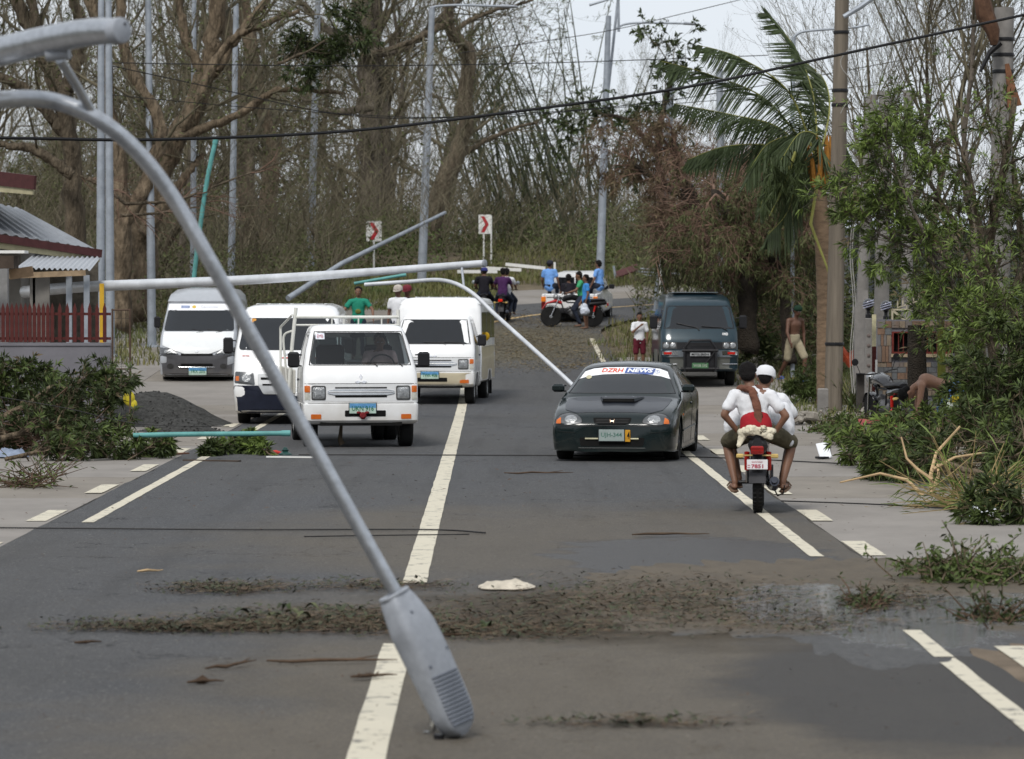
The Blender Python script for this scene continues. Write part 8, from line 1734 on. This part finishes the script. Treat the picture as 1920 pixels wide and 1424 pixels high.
# ---- stooping man with blue shorts
sp_ = gx(1760, 54.0); BLUS = mat('blue_shorts_cloth', (.12, .25, .55), .8, var=.15, scale=5)
stm, Js, Hs = person('stooping shirtless man in blue and white shorts behind the heap of branches', (sp_.x + .12, sp_.y, .0), math.pi / 2, dict(pel=(0, -.10, .70), che=(0, .24, .82), nec=(0, .43, .74), hea=(0, .53, .64), sL=(-.17, .36, .76), sR=(.17, .36, .76), eL=(-.20, .40, .46), wL=(-.16, .52, .22), eR=(.20, .38, .42), wR=(.15, .50, .22),
    hL=(-.10, -.10, .66), kL=(-.15, .08, .34), aL=(-.14, -.10, .09), hR=(.10, -.10, .66), kR=(.15, .08, .34), aR=(.14, -.10, .09)), skin=mat('skin_tan', (.26, .14, .09), .55, var=.1, spec=.4), bottom=BLUS, vox=.014, look=(0, .3, -1), face=1, sc=1.12)
for k in range(2): MB().box((.14 + .0 * k, -.12 + .10 * k, .60 - .10 * k), (.02, .02, .10)).build('print_mark', DARK, stm)
MB().tube([(.105, -.22, .74), (.19, -.16, .62), (.20, -.06, .50)], [.02, .025, .03], n=8, side=(0, 1, 0), r2=[.012] * 3).build('white_stripe', WT, stm)
# ---- man in green beyond the vans, and two heads behind the passenger box
gpz = gx(672, 82); GT = mat('green_shirt', (.015, .20, .13), .8, var=.15, bump=.3, bscale=14)
gm_, _, Hg = person('man in green shirt seen above the roofs between the two white vans', (gpz.x, gpz.y, at(672, 540, 82).z - 1.68), math.pi, dict(sL=(-.18, .02, 1.36), sR=(.18, .02, 1.36), eL=(-.34, .10, 1.16), wL=(-.36, .22, .96), eR=(.34, .10, 1.14), wR=(.33, .22, .94)), top=GT, bottom=JEAN, legs=1.95, vox=.016, face=2)
MB().ball((0, .115, 1.12), (.07, .02, .06), 12, 8).build('shirt_print', mat('shirt_print_olive', (.12, .13, .03), .8), gm_)
# a flat-bed he stands on, hidden behind the vans
hp_ = empty('flatbed_cart', (gpz.x, gpz.y, zg(gpz.y)), 0, 'low cart under the man in the green shirt, hidden behind the vans', 'cart'); zc = at(672, 540, 82).z - 1.68 - zg(82)
MB().box((0, 0, zc - .06), (1.5, 1.8, .1)).build('deck', WOODD, hp_); [MB().lathe([(.01, -.05), (.25, -.05), (.25, .05), (.01, .05)], 18, c=(x, y, .25), axis='X').build('wheel', RUB, hp_) for x in (-.7, .7) for y in (-.6, .6)]; [MB().box((x, y, zc / 2), (.08, .08, zc)).build('post', WOODD, hp_) for x in (-.5, .5) for y in (-.6, .6)]
for (px, Y, lab, cp_, fx) in ((747, 76.0, 'man with pale and maroon cap glimpsed over the passenger van roof', (mat('pale_cap', (.42, .38, .34), .8), True), 0), (764, 76.4, 'man with dark red cap glimpsed over the passenger van roof, right of the pale cap', (mat('maroon_cap', (.14, .02, .03), .8), True), 0)):
    g = gx(px, Y); z0 = at(px, 537, Y).z - 1.68; person(lab, (g.x, g.y, max(z0, zg(Y))), math.pi - .4, dict(eL=(-.25, .1, 1.1)), sc=1.0, skin=SK2, top=WT if px < 750 else mat('dark_tee', (.03, .03, .035), .9), bottom=JEAN, legs=1.95, vox=.02, cap=cp_, face=2)
# ---- far motorcyclists
DK = mat('black_tee', (.014, .013, .018), .9, var=.3); PUR = mat('purple_shirt', (.055, .018, .075), .85, var=.25); 
SEAT = dict(pel=(0, .05, .88), che=(0, .08, 1.18), nec=(0, .12, 1.37), hea=(0, .15, 1.50), sL=(-.18, .08, 1.30), sR=(.18, .08, 1.30), eL=(-.26, .22, 1.08), wL=(-.24, .46, 1.0), eR=(.26, .22, 1.08), wR=(.24, .46, 1.0), hL=(-.10, .06, .84), hR=(.10, .06, .84), kL=(-.22, .42, .66), kR=(.22, .42, .66), aL=(-.20, .26, .30), aR=(.20, .26, .30))
for (px, py, rz, lab1, lab2, tp, cp_) in ((942, 606, R(-8), 'motorcycle with lit red tail lamp riding away at the bend', 'rider in purple shirt on the motorcycle with the lit tail lamp', PUR, None), (908, 604, R(-2), 'motorcycle half hidden behind the passenger van at the bend', 'rider in black shirt and blue cap half hidden behind the passenger van', DK, (mat('blue_cap', (.03, .035, .16), .8), True))):
    g = gp(px, py); moto('motorcycle', lab1, (g.x, g.y, g.z + .02), rz, BLK, red_lights=True); person(lab2, (g.x, g.y, g.z + .02), rz, SEAT, top=tp, bottom=JEAN, legs=1.9, vox=.02, cap=cp_, face=False)
    q = Matrix.Rotation(rz, 3, 'Z') @ Vector((.06 if px > 930 else -.05, .38, 0)); person('second rider in %s sitting in front of the %s' % (('pale shirt', 'purple shirt') if px > 930 else ('dark clothes', 'blue cap')), (g.x + q.x, g.y + q.y, g.z + .02), rz, SEAT, top=WT if px > 930 else DK, bottom=JEAN, legs=1.9, vox=.02, face=False)
# ---- red motorcycle side-on beside the pickup
g = gp(1112, 614); REDP = mat('red_moto_paint', (.38, .02, .02), .3, var=.1, coat=.5)
rm_ = moto('motorcycle', 'red motorcycle standing side-on behind the pickup, front wheel to the left', (g.x, g.y, g.z + .01), R(90), BLK, lean=0, shroud=REDP); LB = mat('light_blue_shirt', (.15, .32, .68), .8, var=.12); GT2 = mat('bright_green_shirt', (.05, .32, .14), .8, var=.12); SB = mat('sky_blue_shirt', (.05, .24, .58), .8, var=.12)
person('man in green shirt astride the red motorcycle beside the pickup', (g.x - .28, g.y, g.z + .01), R(90), dict(SEAT, aL=(-.20, .10, .09), kL=(-.24, .30, .52), aR=(.22, .10, .09), kR=(.24, .30, .52)), top=GT2, bottom=JEAN, legs=1.95, vox=.018, face=1)
g2 = gp(1098, 616); person('person in sky blue shirt standing behind the green-shirted rider holding a plastic bag', (g2.x, g2.y - .5, g2.z - .02), R(100), dict(wR=(.22, .12, .84), eR=(.24, .0, 1.08)), top=SB, bottom=JEAN, legs=1.1, sc=.93, vox=.018, face=1)
bag = empty('plastic_bag', (g2.x - .05, g2.y - .85, g2.z), 0, 'white plastic carrier bag held by the person in sky blue', 'plastic bag'); bb_ = MB(); cap_seg(bb_, (0, 0, .70), (0, 0, .52), .07, .15, side=(1, 0, 0), fa=.6); cap_seg(bb_, (-.03, 0, .50), (.04, 0, .50), .12, .12); remesh(bb_, 'film', mat('carrier_bag', (.50, .54, .62), .35, var=.15, scale=8, coat=.4), bag, .018, disp=.02)
kz = gp(1150, 612)
# people in the pickup bed
for (px, py, lab, rzz, tp, cp_) in ((1030, 580, 'man in light blue shirt and dark cap standing at the left of the pickup bed', R(-20), LB, (mat('dark_cap', (.02, .02, .03), .8), True)), (1124, 580, 'person in light blue shirt with hair tied back at the right of the pickup bed', R(60), LB, None), (1066, 582, 'dark-haired passenger sitting low in the middle of the pickup bed', 0, DK, None)):
    Yb_ = pg.y + .85 if px != 1066 else pg.y + 1.0; v = gx(px, Yb_); zb = pk.root.location.z + .62 + (.0 if px != 1066 else -.42)
    person(lab, (v.x, v.y, zb), rzz, dict(pel=(0, 0, .48), che=(0, .02, .78), nec=(0, .03, .97), hea=(0, .05, 1.10), sL=(-.17, .02, .90), sR=(.17, .02, .90), eL=(-.25, .05, .64), wL=(-.26, .16, .45), eR=(.25, .05, .64), wR=(.26, .16, .45), hL=(-.09, 0, .46), hR=(.09, 0, .46), kL=(-.12, .36, .45), kR=(.12, .36, .45), aL=(-.12, .36, .08), aR=(.12, .36, .08)), top=tp, bottom=JEAN, legs=1.9, vox=.018, cap=cp_, face=1)
# ---- driver behind the truck windscreen, arm at the passenger van window
tl_ = t1.root.matrix_basis @ Vector((.36, 1.0, .55)); person('driver in a pale shirt behind the windscreen of the open-bed truck', tuple(tl_), R(7.5) + math.pi, dict(pel=(0, 0, .50 - .05), che=(0, .0, .72), nec=(0, .02, .88), hea=(0, .04, 1.0), sL=(-.18, .0, .82), sR=(.18, .0, .82), eL=(-.24, .14, .62), wL=(-.14, .34, .66), eR=(.24, .14, .62), wR=(.14, .34, .66)), top=mat('pale_pink_shirt', (.40, .30, .30), .85), bottom=None, upper_only=True, vox=.018, face=2)
# ---- parked black underbone by the shack
pm = gx(1676, 56); moto('motorcycle', 'black motorcycle parked by the patterned post, front raised, seen from behind', (pm.x + .12, pm.y, .02), R(14), mat('gloss_black_paint', (.012, .012, .014), .15, coat=1), lean=-7)
ms = empty('red_fairing_scrap', (pm.x - .14, pm.y - .15, 0), 0, 'red fairing panel leaning at the parked black motorcycle', 'panel'); MB().tube([(-.16, 0, .12), (-.02, 0, .26), (.10, 0, .42)], [.02, .07, .03], n=8, side=(0, 1, 0), r2=[.015, .03, .015]).build('shell', REDP, ms)

bpy.data.scenes.remove(TS)
